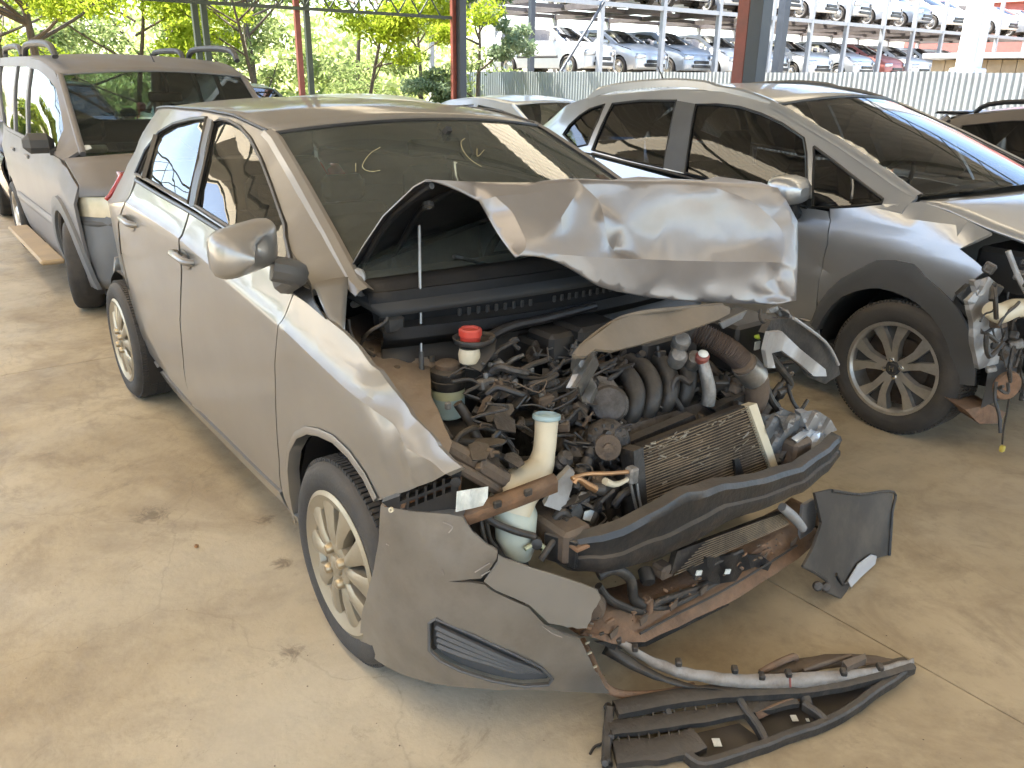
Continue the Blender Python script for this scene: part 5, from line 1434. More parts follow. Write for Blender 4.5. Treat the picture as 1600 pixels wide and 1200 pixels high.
# red cap on its dark tray
c = PY(735, 534, -.465)
m = MB(); rr = []
for (s_, dz) in ((.052, .012), (.048, -.002), (.034, -.012), (.001, -.014)):
    rr.append([c + V(.25 * s_ * math.cos(a) - .5 * s_ * math.sin(a) * 0, 0, dz) + V(s_ * .8 * math.cos(a), s_ * 1.15 * math.sin(a) + .012, .0) for a in np.linspace(0, 2 * math.pi, 25)[:-1]])
m.loft(rr, closed=True, flip=True); rt_ = part('filler_tray', m, M['blackdirty'], thick=.003)
m = MB(); ring = []
for (r_, h) in ((.022, -.01), (.026, -.004), (.026, .012), (.029, .014), (.029, .03), (.026, .034), (.018, .034), (.016, .03), (.001, .03)):
    ring.append([c + V(0, 0, h + .004) + V(.35, -.2, .9) * 0 + V((r_ * (1 + (.07 if k % 4 < 2 else 0) * (h > .005))) * math.cos(2 * math.pi * k / 24), (r_ * (1 + (.07 if k % 4 < 2 else 0) * (h > .005))) * math.sin(2 * math.pi * k / 24), 0) for k in range(24)])
m.loft(ring, closed=True, flip=False); part('filler_cap', m, M['redcap'], rt_)['label'] = 'bright red filler cap'
m = MB(); m.lathe([(.028, -.05), (.03, -.03), (.026, -.012)], c + V(.01, -.01, 0), n=20, close=False); m.lathe([(.001, -.058), (.02, -.056), (.028, -.05)], c + V(.01, -.01, 0), n=20, close=False); part('filler_cup', m, M['cream'], rt_)
T('tray_arm', X3((762, 528, .09), (800, 510, .09), (850, 499, .09), (930, 478, .09)), [.016, .014, .013, .012], M['black'], parent=rt_)
# dark boxes and ducts against the firewall
for (u, v, x, sz, mt) in ((880, 535, .10, (.12, .19, .10), 'hoseblack'), (838, 545, .06, (.10, .10, .08), 'hoseblack'), (915, 512, .12, (.14, .16, .05), 'black'), (1010, 545, .16, (.18, .20, .12), 'hoseblack')):
    m = MB(); m.box(PX(u, v, x), sz, bev=.012); part('engine_box', m, M[mt])
# engine block and cover
m = MB(); m.box((.22, -.02, .50), (.36, .62, .34), bev=.03); part('engine_block', m, M['dirtymetal'])
m = MB(); m.box((.18, -.03, .70), (.24, .50, .07), bev=.02); vcv = part('valve_cover', m, M['dirtymetal'])
for i in range(6):
    m = MB(); m.box((.18, -.24 + i * .09, .742), (.20, .014, .016), bev=.004); part('cover_rib', m, M['dirtymetal'], vcv)
for i in range(8):
    m = MB(); m.lathe([(.009, 0), (.009, .018), (.001, .019)], (.09 + .18 * (i % 2), -.25 + .14 * (i // 2), .735), n=6); part('cover_bolt', m, M['steel'], vcv)
for i in range(4):
    m = MB(); m.lathe([(.022, 0), (.022, .03), (.015, .034), (.012, .055), (.001, .056)], (.16, -.21 + .12 * i, .735), n=14); part('ignition_coil', m, M['blackdirty'], vcv)
# engine mount and round dusty intake
c = PY(780, 632, -.33); m = MB(); m.lathe([(.058, -.09), (.056, -.03), (.05, -.02), (.056, -.012), (.062, .0), (.062, .018), (.054, .022), (.048, .006), (.016, .004), (.016, .024), (.001, .025)], c, n=28); em = part('engine_mount', m, M['dirtymetal'])
m = MB(); m.lathe([(.010, .0), (.010, .034), (.001, .035)], c, n=6); part('mount_bolt', m, M['white'], em)
T('mount_arm', [c + V(.0, .02, 0), c + V(.03, .09, -.01), c + V(.02, .16, -.02)], [.03, .028, .022], M['blackdirty'], parent=em)
m = MB(); m.lathe([(.026, -.02), (.026, .018), (.018, .018), (.018, .0), (.001, 0)], PY(812, 638, -.27), (.7, -.6, .2), 18, close=False); part('pipe_flange', m, M['blackdirty'])
# hoses on the near side
T('radiator_hose', X3((715, 630, .24), (735, 660, .26), (745, 685, .28), (770, 712, .30), (805, 722, .31), (835, 720, .30)), [.013, .014, .015, .016, .016, .015], M['hose'], 12)
T('radiator_hose', X3((750, 690, .30), (765, 720, .34), (790, 745, .37), (815, 762, .38)), [.015, .017, .018, .017], M['hose'], 12)
T('coolant_hose', X3((708, 712, .34), (712, 690, .33), (725, 675, .32), (745, 668, .31), (770, 672, .31), (795, 690, .32), (805, 712, .34)), .007, M['hose'])
T('coolant_hose', X3((690, 665, .26), (700, 680, .30), (715, 690, .31), (745, 690, .3)), .010, M['hose'])
T('coolant_hose', X3((740, 640, .2), (760, 650, .22), (790, 662, .24), (830, 660, .25)), .012, M['hose'])
T('pressed_rail', X3((690, 695, .36), (720, 712, .38), (750, 730, .40), (800, 760, .41), (822, 775, .41)), [.020, .024, .026, .026, .022], M['rustdust'], 10)
T('pressed_rail', X3((690, 718, .42), (730, 738, .43), (780, 768, .43)), [.012, .014, .012], M['rustdust'], 8)
for pts in ([(860, 560, .2), (820, 575, .2), (790, 600, .22), (770, 625, .24)], [(870, 575, .22), (850, 590, .24), (820, 590, .22), (800, 580, .2)], [(905, 575, .22), (880, 600, .24), (860, 610, .25), (820, 615, .24)], [(820, 560, .12), (850, 555, .14), (900, 565, .18), (930, 585, .2)], [(760, 560, .1), (780, 580, .14), (820, 585, .16)], [(880, 690, .36), (895, 720, .38), (890, 760, .40)], [(985, 610, .3), (960, 640, .32), (940, 650, .33)], [(900, 660, .3), (930, 670, .34), (960, 660, .34)]):
    T('wiring', X3(*pts), random.choice([.005, .006, .008, .010]), M[random.choice(['hose', 'hoseblack', 'hose'])])
# intake runners
for i in range(4):
    u0 = 985 + i * 27; v0 = 612 - i * 9
    T('intake_runner', X3((u0 - 28, v0 - 40, .20), (u0 - 6, v0 - 28, .27), (u0 + 8, v0, .33), (u0 + 4, v0 + 32, .35), (u0 - 10, v0 + 52, .33)), [.024, .027, .028, .026, .022], M['blackdirty'], 12)
c = PX(952, 632, .33); m = MB(); m.lathe([(.03, -.07), (.05, -.06), (.054, -.01), (.054, .0), (.05, .004), (.05, .02), (.045, .026), (.001, .03)], c, (.55, -.6, .35), 26); part('throttle_body', m, M['dirtymetal'])
# alternator with its slotted nose
c = PX(948, 692, .40); axn = V(.72, -.62, .25); axn /= np.linalg.norm(axn)
m = MB(); m.lathe([(.052, -.09), (.058, -.07), (.058, -.02), (.064, -.016), (.064, .0), (.056, .018), (.042, .028), (.024, .030)], c, axn, 30, close=False); al = part('alternator', m, M['dirtymetal'])
m = MB(); m.lathe([(.024, .030), (.024, .05), (.034, .052), (.034, .062), (.030, .064), (.034, .068), (.034, .074), (.012, .076), (.012, .086), (.001, .088)], c, axn, 24, close=False); part('pulley', m, M['rustdust'], al)
xx_ = np.cross(axn, V(0, 0, 1)); xx_ /= np.linalg.norm(xx_); yy_ = np.cross(xx_, axn)
for k in range(14):
    a = 2 * math.pi * k / 14; d = math.cos(a) * xx_ + math.sin(a) * yy_; t_ = -math.sin(a) * xx_ + math.cos(a) * yy_
    rot = np.stack([d, t_, axn], 1); m = MB(); m.box(c + d * .047 + axn * .020, (.020, .008, .012), rot, bev=.002); part('vent_slot', m, M['hoseblack'], al)
T('drive_belt', [c + axn * .068 + d_ for d_ in (yy_ * .036, yy_ * .03 + V(-.05, .03, -.03), V(-.08, .05, -.14), -yy_ * .05 + V(0, .02, -.10))], .008, M['hoseblack'], 6)
# accessory clutter on and round the engine
rnd = random.Random(12)
clut = [(760, 600, .2), (775, 575, .15), (800, 600, .2), (835, 600, .22), (850, 625, .26), (870, 640, .28), (880, 665, .32), (905, 640, .28), (900, 600, .22), (925, 600, .24), (945, 580, .24), (1000, 560, .24), (1030, 555, .26), (1055, 565, .30), (1080, 590, .34), (1100, 610, .36), (1125, 600, .36), (1150, 600, .38), (1065, 545, .24), (920, 715, .42), (905, 745, .45), (985, 700, .42), (1170, 585, .36), (1150, 560, .3), (1140, 620, .4), (880, 720, .42), (930, 755, .46), (960, 790, .48), (930, 800, .5), (960, 820, .5), (910, 780, .48), (1200, 570, .36), (1215, 620, .42), (770, 700, .26), (850, 690, .3)]
for i, (u, v, x) in enumerate(clut):
    p = PX(u, v, x); mt = M[rnd.choice(['dirtymetal', 'blackdirty', 'dirtymetal', 'alu', 'rustdust', 'hoseblack'])]
    m = MB(); kd = rnd.random(); a = rnd.uniform(0, 3)
    rot = np.array(Matrix.Rotation(a, 3, 'Z') @ Matrix.Rotation(rnd.uniform(-.6, .6), 3, 'X'))
    if kd < .4:
        s_ = rnd.uniform(.02, .045); m.box(p, (s_ * rnd.uniform(.7, 1.6), s_ * rnd.uniform(.7, 1.6), s_), rot, bev=.005); m.lathe([(.006, 0), (.006, s_), (.001, s_)], p, rot @ V(0, 0, 1), n=6)
    elif kd < .75:
        s_ = rnd.uniform(.012, .024); m.lathe([(s_, -.03), (s_ * 1.1, -.01), (s_ * .8, .0), (s_ * 1.05, .01), (s_ * .7, .025), (.001, .026)], p, rot @ V(.5, -.4, .7), n=14)
    else:
        m.bar(p, p + rot @ V(.08, .02, .03), .03, .006); m.lathe([(.008, 0), (.008, .014), (.001, .015)], p + rot @ V(.02, .005, .01), rot @ V(0, .3, 1), n=6)
    part(rnd.choice(['bracket', 'sensor', 'fitting']), m, mt)
for i in range(46):      # thin wiring over the engine
    u, v = rnd.uniform(750, 1180), rnd.uniform(560, 690); x = .14 + (v - 560) / 130 * .24
    pts = [PX(u, v, x)]
    for k in range(3):
        pts.append(pts[-1] + V(rnd.uniform(-.03, .05), rnd.uniform(-.08, .08), rnd.uniform(-.03, .04)))
    T('wiring', pts, rnd.choice([.0025, .003, .004, .006]), M[rnd.choice(['hoseblack', 'hose', 'hoseblack', 'dirtymetal'])], 6)
for (u, v, x, mt) in ((892, 622, .27, 'copper'), (700, 634, .25, 'steel'), (765, 545, .1, 'lime'), (830, 580, .2, 'steel'), (1025, 590, .3, 'steel'), (845, 620, .26, 'steel')):
    m = MB(); m.box(PX(u, v, x), (.012, .016, .02), bev=.003); part('clip', m, M[mt])

# dense small hardware: brackets, studs, pipes and looms packed over the engine
def keep(u, v):
    if 818 < u < 884 and v > 636: return False
    if 990 < u < 1215 and v > 628 - (u - 1000) * .38 + 62: return False
    if v < 548 and 880 < u < 1150: return False
    return True
rn2 = random.Random(202)
cnt_ = 0
while cnt_ < 190:
    u, v = rn2.uniform(742, 1235), rn2.uniform(552, 800)
    if v > 730 and not (870 < u < 1000): continue
    if not keep(u, v): continue
    cnt_ += 1
    x = float(np.interp(v, [550, 620, 690, 740, 800], [.15, .27, .37, .43, .48])) + (.05 if u > 1060 else 0) + rn2.uniform(-.03, .03)
    p = PX(u, v, x); m = MB(); kd = rn2.random()
    rot = np.array(Matrix.Rotation(rn2.uniform(0, 3), 3, 'Z') @ Matrix.Rotation(rn2.uniform(-.8, .8), 3, 'X') @ Matrix.Rotation(rn2.uniform(-.8, .8), 3, 'Y'))
    mt = M[rn2.choice(['dirtymetal', 'blackdirty', 'hoseblack', 'hoseblack', 'black', 'dirtymetal', 'rustdust', 'alu'])]
    if kd < .3:
        a_ = rn2.uniform(.02, .055); w0 = rn2.uniform(.012, .03)
        m.prism([p + rot @ V(-a_, -w0, 0), p + rot @ V(a_ * .3, -w0 * 1.2, 0), p + rot @ V(a_, -w0 * .3, 0), p + rot @ V(a_, w0 * .5, 0), p + rot @ V(0, w0, 0), p + rot @ V(-a_, w0 * .8, 0)], rot @ V(0, 0, .004)); nm = 'bracket'
    elif kd < .5:
        r0 = rn2.uniform(.004, .011); m.lathe([(r0, 0), (r0, .02), (r0 * 1.6, .021), (r0 * 1.6, .032), (r0 * .6, .034), (r0 * .6, .05), (.001, .051)], p, rot @ V(.3, -.3, .9), n=8); nm = 'stud'
    elif kd < .72:
        pts = [p]
        for k in range(4): pts.append(pts[-1] + V(rn2.uniform(-.02, .035), rn2.uniform(-.06, .06), rn2.uniform(-.03, .035)))
        m.tube(pts, rn2.choice([.002, .003, .005, .007]), 6, sub=3); nm = 'loom'
    elif kd < .86:
        s_ = rn2.uniform(.012, .032); m.box(p, (s_ * 1.4, s_, s_ * .8), rot, bev=s_ * .18); m.box(p + rot @ V(s_ * .8, 0, 0), (s_ * .6, s_ * .6, s_ * .5), rot); nm = 'connector'
    else:
        pts = [p, p + rot @ V(.03, .0, .012), p + rot @ V(.06, .012, 0), p + rot @ V(.085, .04, -.01)]
        m.tube(pts, rn2.uniform(.006, .012), 8); nm = 'pipe'
    part(nm, m, mt)

# ------------------------------------------------------------------ bent air duct panel, pipes and far side wing bracket
tan = [(897, 556), (915, 535), (960, 502), (1000, 489), (1060, 482), (1128, 476), (1141, 480), (1140, 490), (1120, 500), (1060, 520), (1000, 538), (958, 548), (930, 545), (915, 556)]
sheet('air_duct_panel', tan, lambda u, v: PX(u, v, .36 + .12 * (v - 480) / 70 + .015 * math.sin(u * .035)), M['tanpanel'], hb, res=12, flange=.008, out=(1, -1, 1))
T('duct_edge', X3((897, 556, .485), (915, 535, .45), (960, 502, .39), (1000, 489, .37), (1060, 482, .36), (1128, 476, .35)), .006, M['tanpanel'], 8)
sheet('duct_flap', [(1125, 505), (1168, 485), (1160, 498), (1130, 514)], lambda u, v: PX(u, v, .36), M['galv'], hb, res=12, flange=.006, out=(1, -1, 1))
hang = [(900, 556), (930, 548), (936, 570), (925, 590), (934, 612), (926, 630), (910, 628), (905, 605), (884, 606), (895, 585)]
sheet('hanging_bracket', hang, lambda u, v: PX(u, v, .44 + .018 * math.sin(v * .12 + u * .2)), M['steel'], hb, res=8, flange=.01, out=(1, -1, 0), sharp=20)
T('ribbed_hose', X3((1085, 518, .32), (1110, 530, .36), (1140, 548, .40), (1168, 572, .43)), [.034, .036, .036, .034], M['ribhose'], 16, ribs=.006)
T('air_pipe', X3((1160, 566, .43), (1180, 590, .44), (1182, 620, .44), (1170, 650, .43)), [.038, .038, .036, .030], M['rustdust'], 16)
m = MB(); pp = X3((1163, 570, .43), (1180, 590, .44)); m.tube(pp, .042, 16, smooth=False); part('hose_clamp', m, M['steel'])
T('coolant_pipe', X3((1095, 552, .38), (1102, 580, .41), (1108, 610, .42), (1106, 632, .42)), [.014, .018, .02, .02], M['alu'], 12)
m = MB(); m.lathe([(.018, -.02), (.020, 0), (.016, .006), (.001, .008)], PX(1098, 556, .40), (.4, -.3, .9), 18); cp_ = part('radiator_cap', m, M['postred'])
m = MB(); m.lathe([(.014, .007), (.015, .010), (.011, .013), (.001, .014)], PX(1098, 556, .40), (.4, -.3, .9), 18); part('cap_sticker', m, M['label'], cp_)
for (u, v) in ((1065, 532), (1085, 560), (1060, 556)):
    m = MB(); m.lathe([(.025, -.04), (.027, .0), (.02, .012), (.001, .016)], PX(u, v, .36), (.5, -.4, .6), 18); part('cast_fitting', m, M['alu'])
T('hose', X3((1080, 600, .4), (1060, 590, .36), (1050, 610, .36), (1065, 640, .38)), .009, M['hoseblack'])
T('hose', X3((1195, 545, .44), (1215, 570, .46), (1235, 600, .46), (1215, 615, .46)), .012, M['hose'])
T('hose', X3((1150, 630, .44), (1180, 640, .45), (1200, 625, .45), (1220, 600, .45)), .010, M['blackdirty'])
T('hose', X3((1195, 600, .45), (1205, 625, .46), (1225, 650, .48)), .012, M['hose'])
# battery side, black case with label and lime clip
m = MB(); m.box(PX(1150, 530, .30), (.16, .20, .15), bev=.01); bt = part('battery_case', m, M['hoseblack'])
m = MB(); m.box(PX(1183, 540, .385), (.004, .024, .026)); part('case_label', m, M['label'], bt)
m = MB(); m.box(PX(1186, 526, .39), (.02, .03, .012), bev=.004); part('clip', m, M['lime'], bt)
# far wing bracket: black liner, grey brace
sheet('wing_bracket', [(1195, 520), (1205, 500), (1240, 497), (1290, 535), (1310, 570), (1313, 585), (1290, 600), (1265, 590), (1235, 560), (1205, 555)], lambda u, v: PX(u, v, .47 + .02 * math.sin(u * .05)), M['blackdirty'], hb, res=10, flange=.02, out=(1, -.6, .4))
br = [(1203, 520), (1222, 518), (1250, 545), (1290, 577), (1292, 588), (1272, 588), (1252, 570), (1222, 548), (1206, 552), (1212, 575), (1200, 575), (1196, 548)]
sheet('wing_brace', br, lambda u, v: PX(u, v, .505 + .012 * math.sin(u * .09 + v * .05)), M['galv'], hb, res=8, flange=.014, out=(1, -.6, .4), sharp=20)
T('brace_edge', X3((1240, 497, .48), (1290, 535, .50), (1310, 570, .50)), .005, M['galv'])
T('brace_wire', X3((1188, 485, .40), (1190, 502, .44), (1212, 505, .45), (1230, 495, .42)), .005, M['hoseblack'])
for pl in ([(1190, 490), (1212, 488), (1232, 510), (1262, 502), (1240, 495), (1215, 478)],):
    sheet('torn_bracket', pl, lambda u, v: PX(u, v, .43 + .02 * math.sin(u * .2)), M['alu'], hb, res=8, flange=.01, out=(1, -.6, .4), sharp=20)

# ------------------------------------------------------------------ radiator pack
def quad_pt(q, s_, t): return (q[0] * (1 - s_) + q[1] * s_) * (1 - t) + (q[3] * (1 - s_) + q[2] * s_) * t
rq = [PX(1002, 698, .50), PX(1165, 634, .50), PX(1203, 738, .53), PX(1010, 812, .54)]   # top left, top right, bottom right, bottom left
nrm = np.cross(rq[1] - rq[0], rq[3] - rq[0]); nrm /= np.linalg.norm(nrm); nrm = nrm if nrm[0] > 0 else -nrm
m = MB(); m.prism([p - nrm * .004 for p in rq], -nrm * .03); rad = part('radiator_core', m, M['fincore'])
for i in range(27):
    t = (i + .5) / 27
    a, b = quad_pt(rq, 0, t), quad_pt(rq, 1, t)
    w1 = .004 * rnd.uniform(-1, 1); mids = [a * (1 - s_) + b * s_ + nrm * (.003 + rnd.uniform(-.0015, .0025)) + V(0, 0, rnd.uniform(-.0012, .0012)) for s_ in np.linspace(0, 1, 7)]
    m = MB(); m.tube(mids, .0014, 5, smooth=False); part('radiator_tube', m, M['fins'], rad)
for i in range(60):      # bright torn fin scraps
    s_, t = rnd.uniform(.02, .98), rnd.uniform(0, .75) ** 1.5
    if rnd.random() < .4: s_, t = rnd.uniform(0, .4), rnd.uniform(-.03, .12)
    p = quad_pt(rq, s_, t) + nrm * .006
    rot = np.array(Matrix.Rotation(rnd.uniform(-.5, .5), 3, 'X') @ Matrix.Rotation(rnd.uniform(-.5, .5), 3, 'Y'))
    m = MB(); m.box(p, (.002, rnd.uniform(.006, .03), rnd.uniform(.001, .004)), rot); part('fin_scrap', m, M['fray'], rad)
m = MB(); a, b, c_, d = rq; e1 = (b - a) / np.linalg.norm(b - a); m.prism([b + nrm * .012, b + e1 * .035 + nrm * .012, c_ + e1 * .03 + nrm * .012, c_ + nrm * .012], -nrm * .03); part('side_tank', m, M['cream'], rad)['label'] = 'pale cream bar at the side of the radiator'
m = MB(); m.prism([a + nrm * .008, a - e1 * .035 + nrm * .008, d - e1 * .04 + nrm * .008, d + nrm * .008], -nrm * .05); part('side_tank', m, M['blackdirty'], rad)
m = MB(); m.prism([PX(985, 690, .44), PX(1085, 648, .44), PX(1105, 700, .45), PX(1000, 735, .45)], (-.03, 0, 0)); part('fan_shroud', m, M['blackdirty'])
m = MB(); m.prism([PX(1115, 640, .42), PX(1165, 615, .42), PX(1205, 690, .44), PX(1180, 700, .44)], (-.03, 0, 0)); part('fan_shroud', m, M['blackdirty'])
m = MB(); u_ = quad_pt(rq, .72, .62); m.prism([u_ + nrm * .012, u_ + e1 * .02 + nrm * .012, quad_pt(rq, .76, 1.0) + nrm * .014, quad_pt(rq, .68, 1.0) + nrm * .014], -nrm * .01); part('bracket', m, M['black'], rad)
# pipes with fittings on the near side of the radiator
T('copper_pipe', X3((893, 748, .53), (915, 741, .53), (950, 740, .53), (985, 737, .53)), .0055, M['copper'])
T('copper_pipe', X3((897, 755, .535), (903, 748, .535), (915, 756, .535), (930, 764, .535)), [.006, .006, .009, .010], M['copper'])
T('copper_pipe', X3((945, 752, .53), (960, 757, .53), (975, 752, .53), (985, 745, .53)), [.010, .008, .006, .007], M['cream'])
m = MB(); m.box(PX(987, 742, .53), (.03, .03, .045), bev=.006); part('pipe_block', m, M['alu'])
m = MB(); m.lathe([(.014, -.02), (.016, 0), (.013, .01), (.001, .012)], PX(938, 765, .535), (.4, .8, -.2), 14); part('pipe_cap', m, M['hoseblack'])
T('thin_pipe', X3((985, 755, .53), (992, 785, .54), (1000, 815, .55)), .004, M['steel'])
T('thin_pipe', X3((995, 755, .53), (1000, 785, .54), (1006, 812, .55)), .004, M['alu'])
m = MB(); m.prism([PX(945, 760, .48), PX(968, 752, .48), PX(972, 830, .5), PX(950, 830, .5)], (-.06, .0, 0)); part('support_leg', m, M['hose'])
m = MB(); m.prism([PX(968, 740, .47), PX(1000, 720, .47), PX(1005, 820, .49), PX(980, 825, .49)], (-.02, .0, 0)); part('dark_panel', m, M['hoseblack'])

# ------------------------------------------------------------------ white filler neck and washer tank
nk = [PX(854, 652, .375), PX(853, 675, .38), PX(850, 705, .39), PX(843, 730, .40), PX(825, 752, .41), PX(805, 772, .42), PX(796, 800, .43)]
m = MB(); m.tube(nk, [.031, .029, .029, .036, .05, .058, .056], 18, sub=5, caps=False); wt_ = part('washer_filler_neck', m, M['cream'])
m = MB(); m.lathe([(.0312, -.006), (.036, -.003), (.036, .007), (.029, .010), (.025, .0), (.001, -.004)], nk[0], (nk[0] - nk[1]), 22, close=False); part('neck_rim', m, M['bluetank'], wt_)
m = MB(); rows = []
for (u, v, x, rx_, ry_) in ((800, 780, .43, .04, .05), (806, 805, .44, .045, .058), (806, 835, .45, .04, .055), (812, 860, .46, .03, .042), (818, 874, .46, .015, .02)):
    c = PX(u, v, x); rows.append([c + V(rx_ * math.cos(a), ry_ * math.sin(a), 0) for a in np.linspace(0, 2 * math.pi, 21)[:-1]])
m.loft(rows, closed=True); part('washer_tank', m, M['tank'])
for pts, r_, mt in (([(755, 805, .46), (775, 818, .47), (805, 830, .49), (835, 838, .5)], .009, 'hose'), ([(845, 875, .52), (862, 850, .52), (885, 825, .51), (905, 818, .5), (925, 828, .5)], .0085, 'hose'), ([(752, 812, .45), (755, 835, .46), (760, 850, .46)], .005, 'hose'), ([(760, 810, .46), (765, 840, .46), (775, 855, .46)], .005, 'hose'), ([(820, 858, .5), (835, 850, .5), (850, 855, .51), (848, 868, .51)], .006, 'limetank')):
    T('washer_hose', X3(*pts), r_, M[mt])
m = MB(); m.lathe([(.014, -.01), (.014, .012), (.005, .014), (.001, .014)], PX(838, 848, .5), (.8, -.5, .2), 14); part('pump_grommet', m, M['hoseblack'])
# lamp carrier: black lattice bracket, brown bar with clips, torn label
def lamp_pt(u, v, d=0.0): return PX(u, v, .36 + .10 * (u - 600) / 120 + d)
lat = [(597, 785), (660, 762), (700, 745), (722, 732), (716, 765), (712, 800), (680, 800), (640, 797), (606, 793)]
holes = []
for i in range(6):
    for j in range(2):
        u0 = 625 + i * 14; v0 = 774 - i * 5.4 + j * 15
        holes.append([(u0, v0), (u0 + 10, v0 - 4), (u0 + 10, v0 + 6), (u0, v0 + 10)])
sheet('lamp_carrier', lat, lambda u, v: lamp_pt(u, v), M['black'], hb, res=10, holes=holes, flange=.022, out=(1, -.8, 0), sharp=25)
m = MB(); m.prism([lamp_pt(*p, -.035) for p in [(600, 792), (722, 738), (716, 806)]], (-.004, .004, 0)); part('carrier_back', m, M['rust'])
m = MB(); m.lathe([(.012, 0), (.012, .006), (.005, .007), (.001, .007)], lamp_pt(712, 752, .004), (1, -.7, 0), 14); part('carrier_boss', m, M['hoseblack'])
for (u, v) in ((612, 796),):
    m = MB(); m.lathe([(.006, 0), (.006, .006), (.003, .006), (.003, 0.0)], lamp_pt(u, v, .015), (.6, -.8, .2), 14, close=False); part('clip', m, M['cream'])
bar_px = [(715, 812, .46), (760, 796, .475), (810, 778, .49), (870, 755, .50)]
m = MB(); rows = []
for (u, v, x) in bar_px:
    c = PX(u, v, x); rows.append([c + V(.012, -.006, -.017), c + V(.014, -.008, .012), c + V(-.004, 0, .018), c + V(-.02, .004, .018)])
m.loft(rows, flip=True); lb = part('lamp_bar', m, M['rust'], thick=.004)
for (u, v, x) in ((777, 788, .492), (825, 769, .505)):
    m = MB(); m.box(PX(u, v, x), (.012, .022, .018), bev=.003); part('spring_clip', m, M['blackdirty'], lb)
m = MB(); m.box(PX(850, 762, .507), (.004, .018, .004)); part('slot', m, M['hoseblack'], lb)
sheet('paper_tag', [(715, 768), (763, 760), (762, 778), (755, 790), (740, 794), (725, 797), (713, 800)], lambda u, v: PX(u, v, .49 + .006 * math.sin(u * .25)), M['label'], hb, res=7, flange=.002, out=(1, -1, 0))
# crushed clear lamp remains
m = MB(); m.prism([PX(868, 755, .47), PX(890, 732, .47), (PX(898, 738, .47)), PX(893, 765, .48), PX(880, 800, .49), PX(850, 790, .49)], (-.02, .01, 0)); part('crushed_lamp', m, M['galv'])
m = MB(); m.prism([PX(893, 790, .50), PX(905, 780, .50), PX(912, 800, .50), PX(905, 815, .5), PX(893, 806, .50)], (-.02, .01, 0)); part('lamp_reflector', m, M['steel'])
m = MB(); m.prism([PX(915, 800, .51), PX(930, 795, .51), PX(922, 815, .51), PX(912, 812, .51)], (-.004, .0, 0)); part('paper_scrap', m, M['label'])
for pts in ([(868, 810, .48), (880, 800, .49), (890, 815, .49), (872, 840, .5), (868, 870, .5)], [(880, 815, .5), (895, 820, .5), (888, 840, .5), (900, 860, .5)]):
    T('wiring', X3(*pts), .012, M['hose'])

# ------------------------------------------------------------------ bumper beam
top_px = [(878, 838), (900, 846), (938, 838), (970, 826), (1030, 795), (1075, 772), (1130, 758), (1190, 748), (1250, 730), (1296, 700), (1312, 682)]
bot_px = [(880, 872), (900, 884), (938, 886), (970, 878), (1030, 858), (1075, 838), (1130, 806), (1190, 786), (1250, 762), (1292, 730), (1306, 712)]
m = MB(); rows = []
bx_ = [.535, .565, .60, .615, .635, .645, .65, .65, .64, .61, .585]
for (a, b, x) in zip(top_px, bot_px, bx_):
    p, q = PX(*a, x), PX(*b, x); h = p - q
    rows.append([p + V(-.040, 0, -.012), p + V(-.030, 0, .002), p + V(-.010, 0, .0), p, p - h * .12 + V(.006, 0, 0), p - h * .18 + V(.004, 0, 0), p - h * .62 + V(.002, 0, 0), p - h * .68 + V(.010, 0, 0), q + h * .12 + V(.012, 0, 0), q - h * .15 + V(.004, 0, 0), q - h * .3 + V(-.03, 0, -.004), q - h * .3 + V(-.09, 0, .0)])
def stretch(rws, n_):
    out = []
    for a, b in zip(rws[:-1], rws[1:]):
        for j in range(n_): out.append([p * (1 - j / n_) + q * (j / n_) for p, q in zip(a, b)])
    return out + [rws[-1]]
rows = [[p + V(.006 * mnoise.noise(Vector(p * 9)), 0, .007 * mnoise.noise(Vector(p * 11 + V(3, 1, 2)))) for p in r_] for r_ in stretch(rows, 4)]
m.loft(rows, flip=True)
beam = part('bumper_beam', m, M['beam'], thick=.004, sharp=40)
m = MB(); p = PX(893, 868, .575); m.box(p + V(-.04, 0, -.005), (.09, .012, .075), np.array(Matrix.Rotation(.4, 3, 'Z')), bev=.003); part('beam_end', m, M['beam'], beam)
m = MB(); m.box(PX(905, 838, .54), (.10, .10, .012), bev=.003); part('crash_box', m, M['rust'])
m = MB(); m.box((.47, -.44, .50), (.18, .09, .09), bev=.01); part('chassis_leg', m, M['rustdust'])
m = MB(); m.box((.47, .47, .50), (.18, .09, .09), bev=.01); part('chassis_leg', m, M['rustdust'])
# lower condenser seen below the beam
cq = [PX(1060, 862, .58), PX(1224, 800, .58), PX(1234, 818, .595), PX(1050, 898, .595)]
m = MB(); nn = np.cross(cq[1] - cq[0], cq[3] - cq[0]); nn /= np.linalg.norm(nn); nn = nn if nn[0] > 0 else -nn
m.prism([p - nn * .004 for p in cq] if True else cq, -nn * .02); lc = part('condenser_core', m, M['fincore'])
cq2 = [PX(1100, 846, .585), PX(1222, 802, .585), PX(1232, 818, .60), PX(1052, 898, .60)]
for i in range(10):
    t = i / 9; a_, b_ = quad_pt(cq2, 0, t), quad_pt(cq2, 1, t)
    m = MB(); m.tube([a_ + nn * .004, b_ + nn * .004], .0015, 5, smooth=False); part('condenser_tube', m, M['fins'], lc)
m = MB(); m.box(PX(1035, 890, .56), (.05, .045, .04), bev=.008); part('condenser_end', m, M['rustdust'], lc)
m = MB(); m.lathe([(.02, -.03), (.022, .0), (.018, .012), (.001, .014)], PX(1012, 905, .55), (.6, -.3, -.3), 14); part('drain_plug', m, M['hoseblack'])
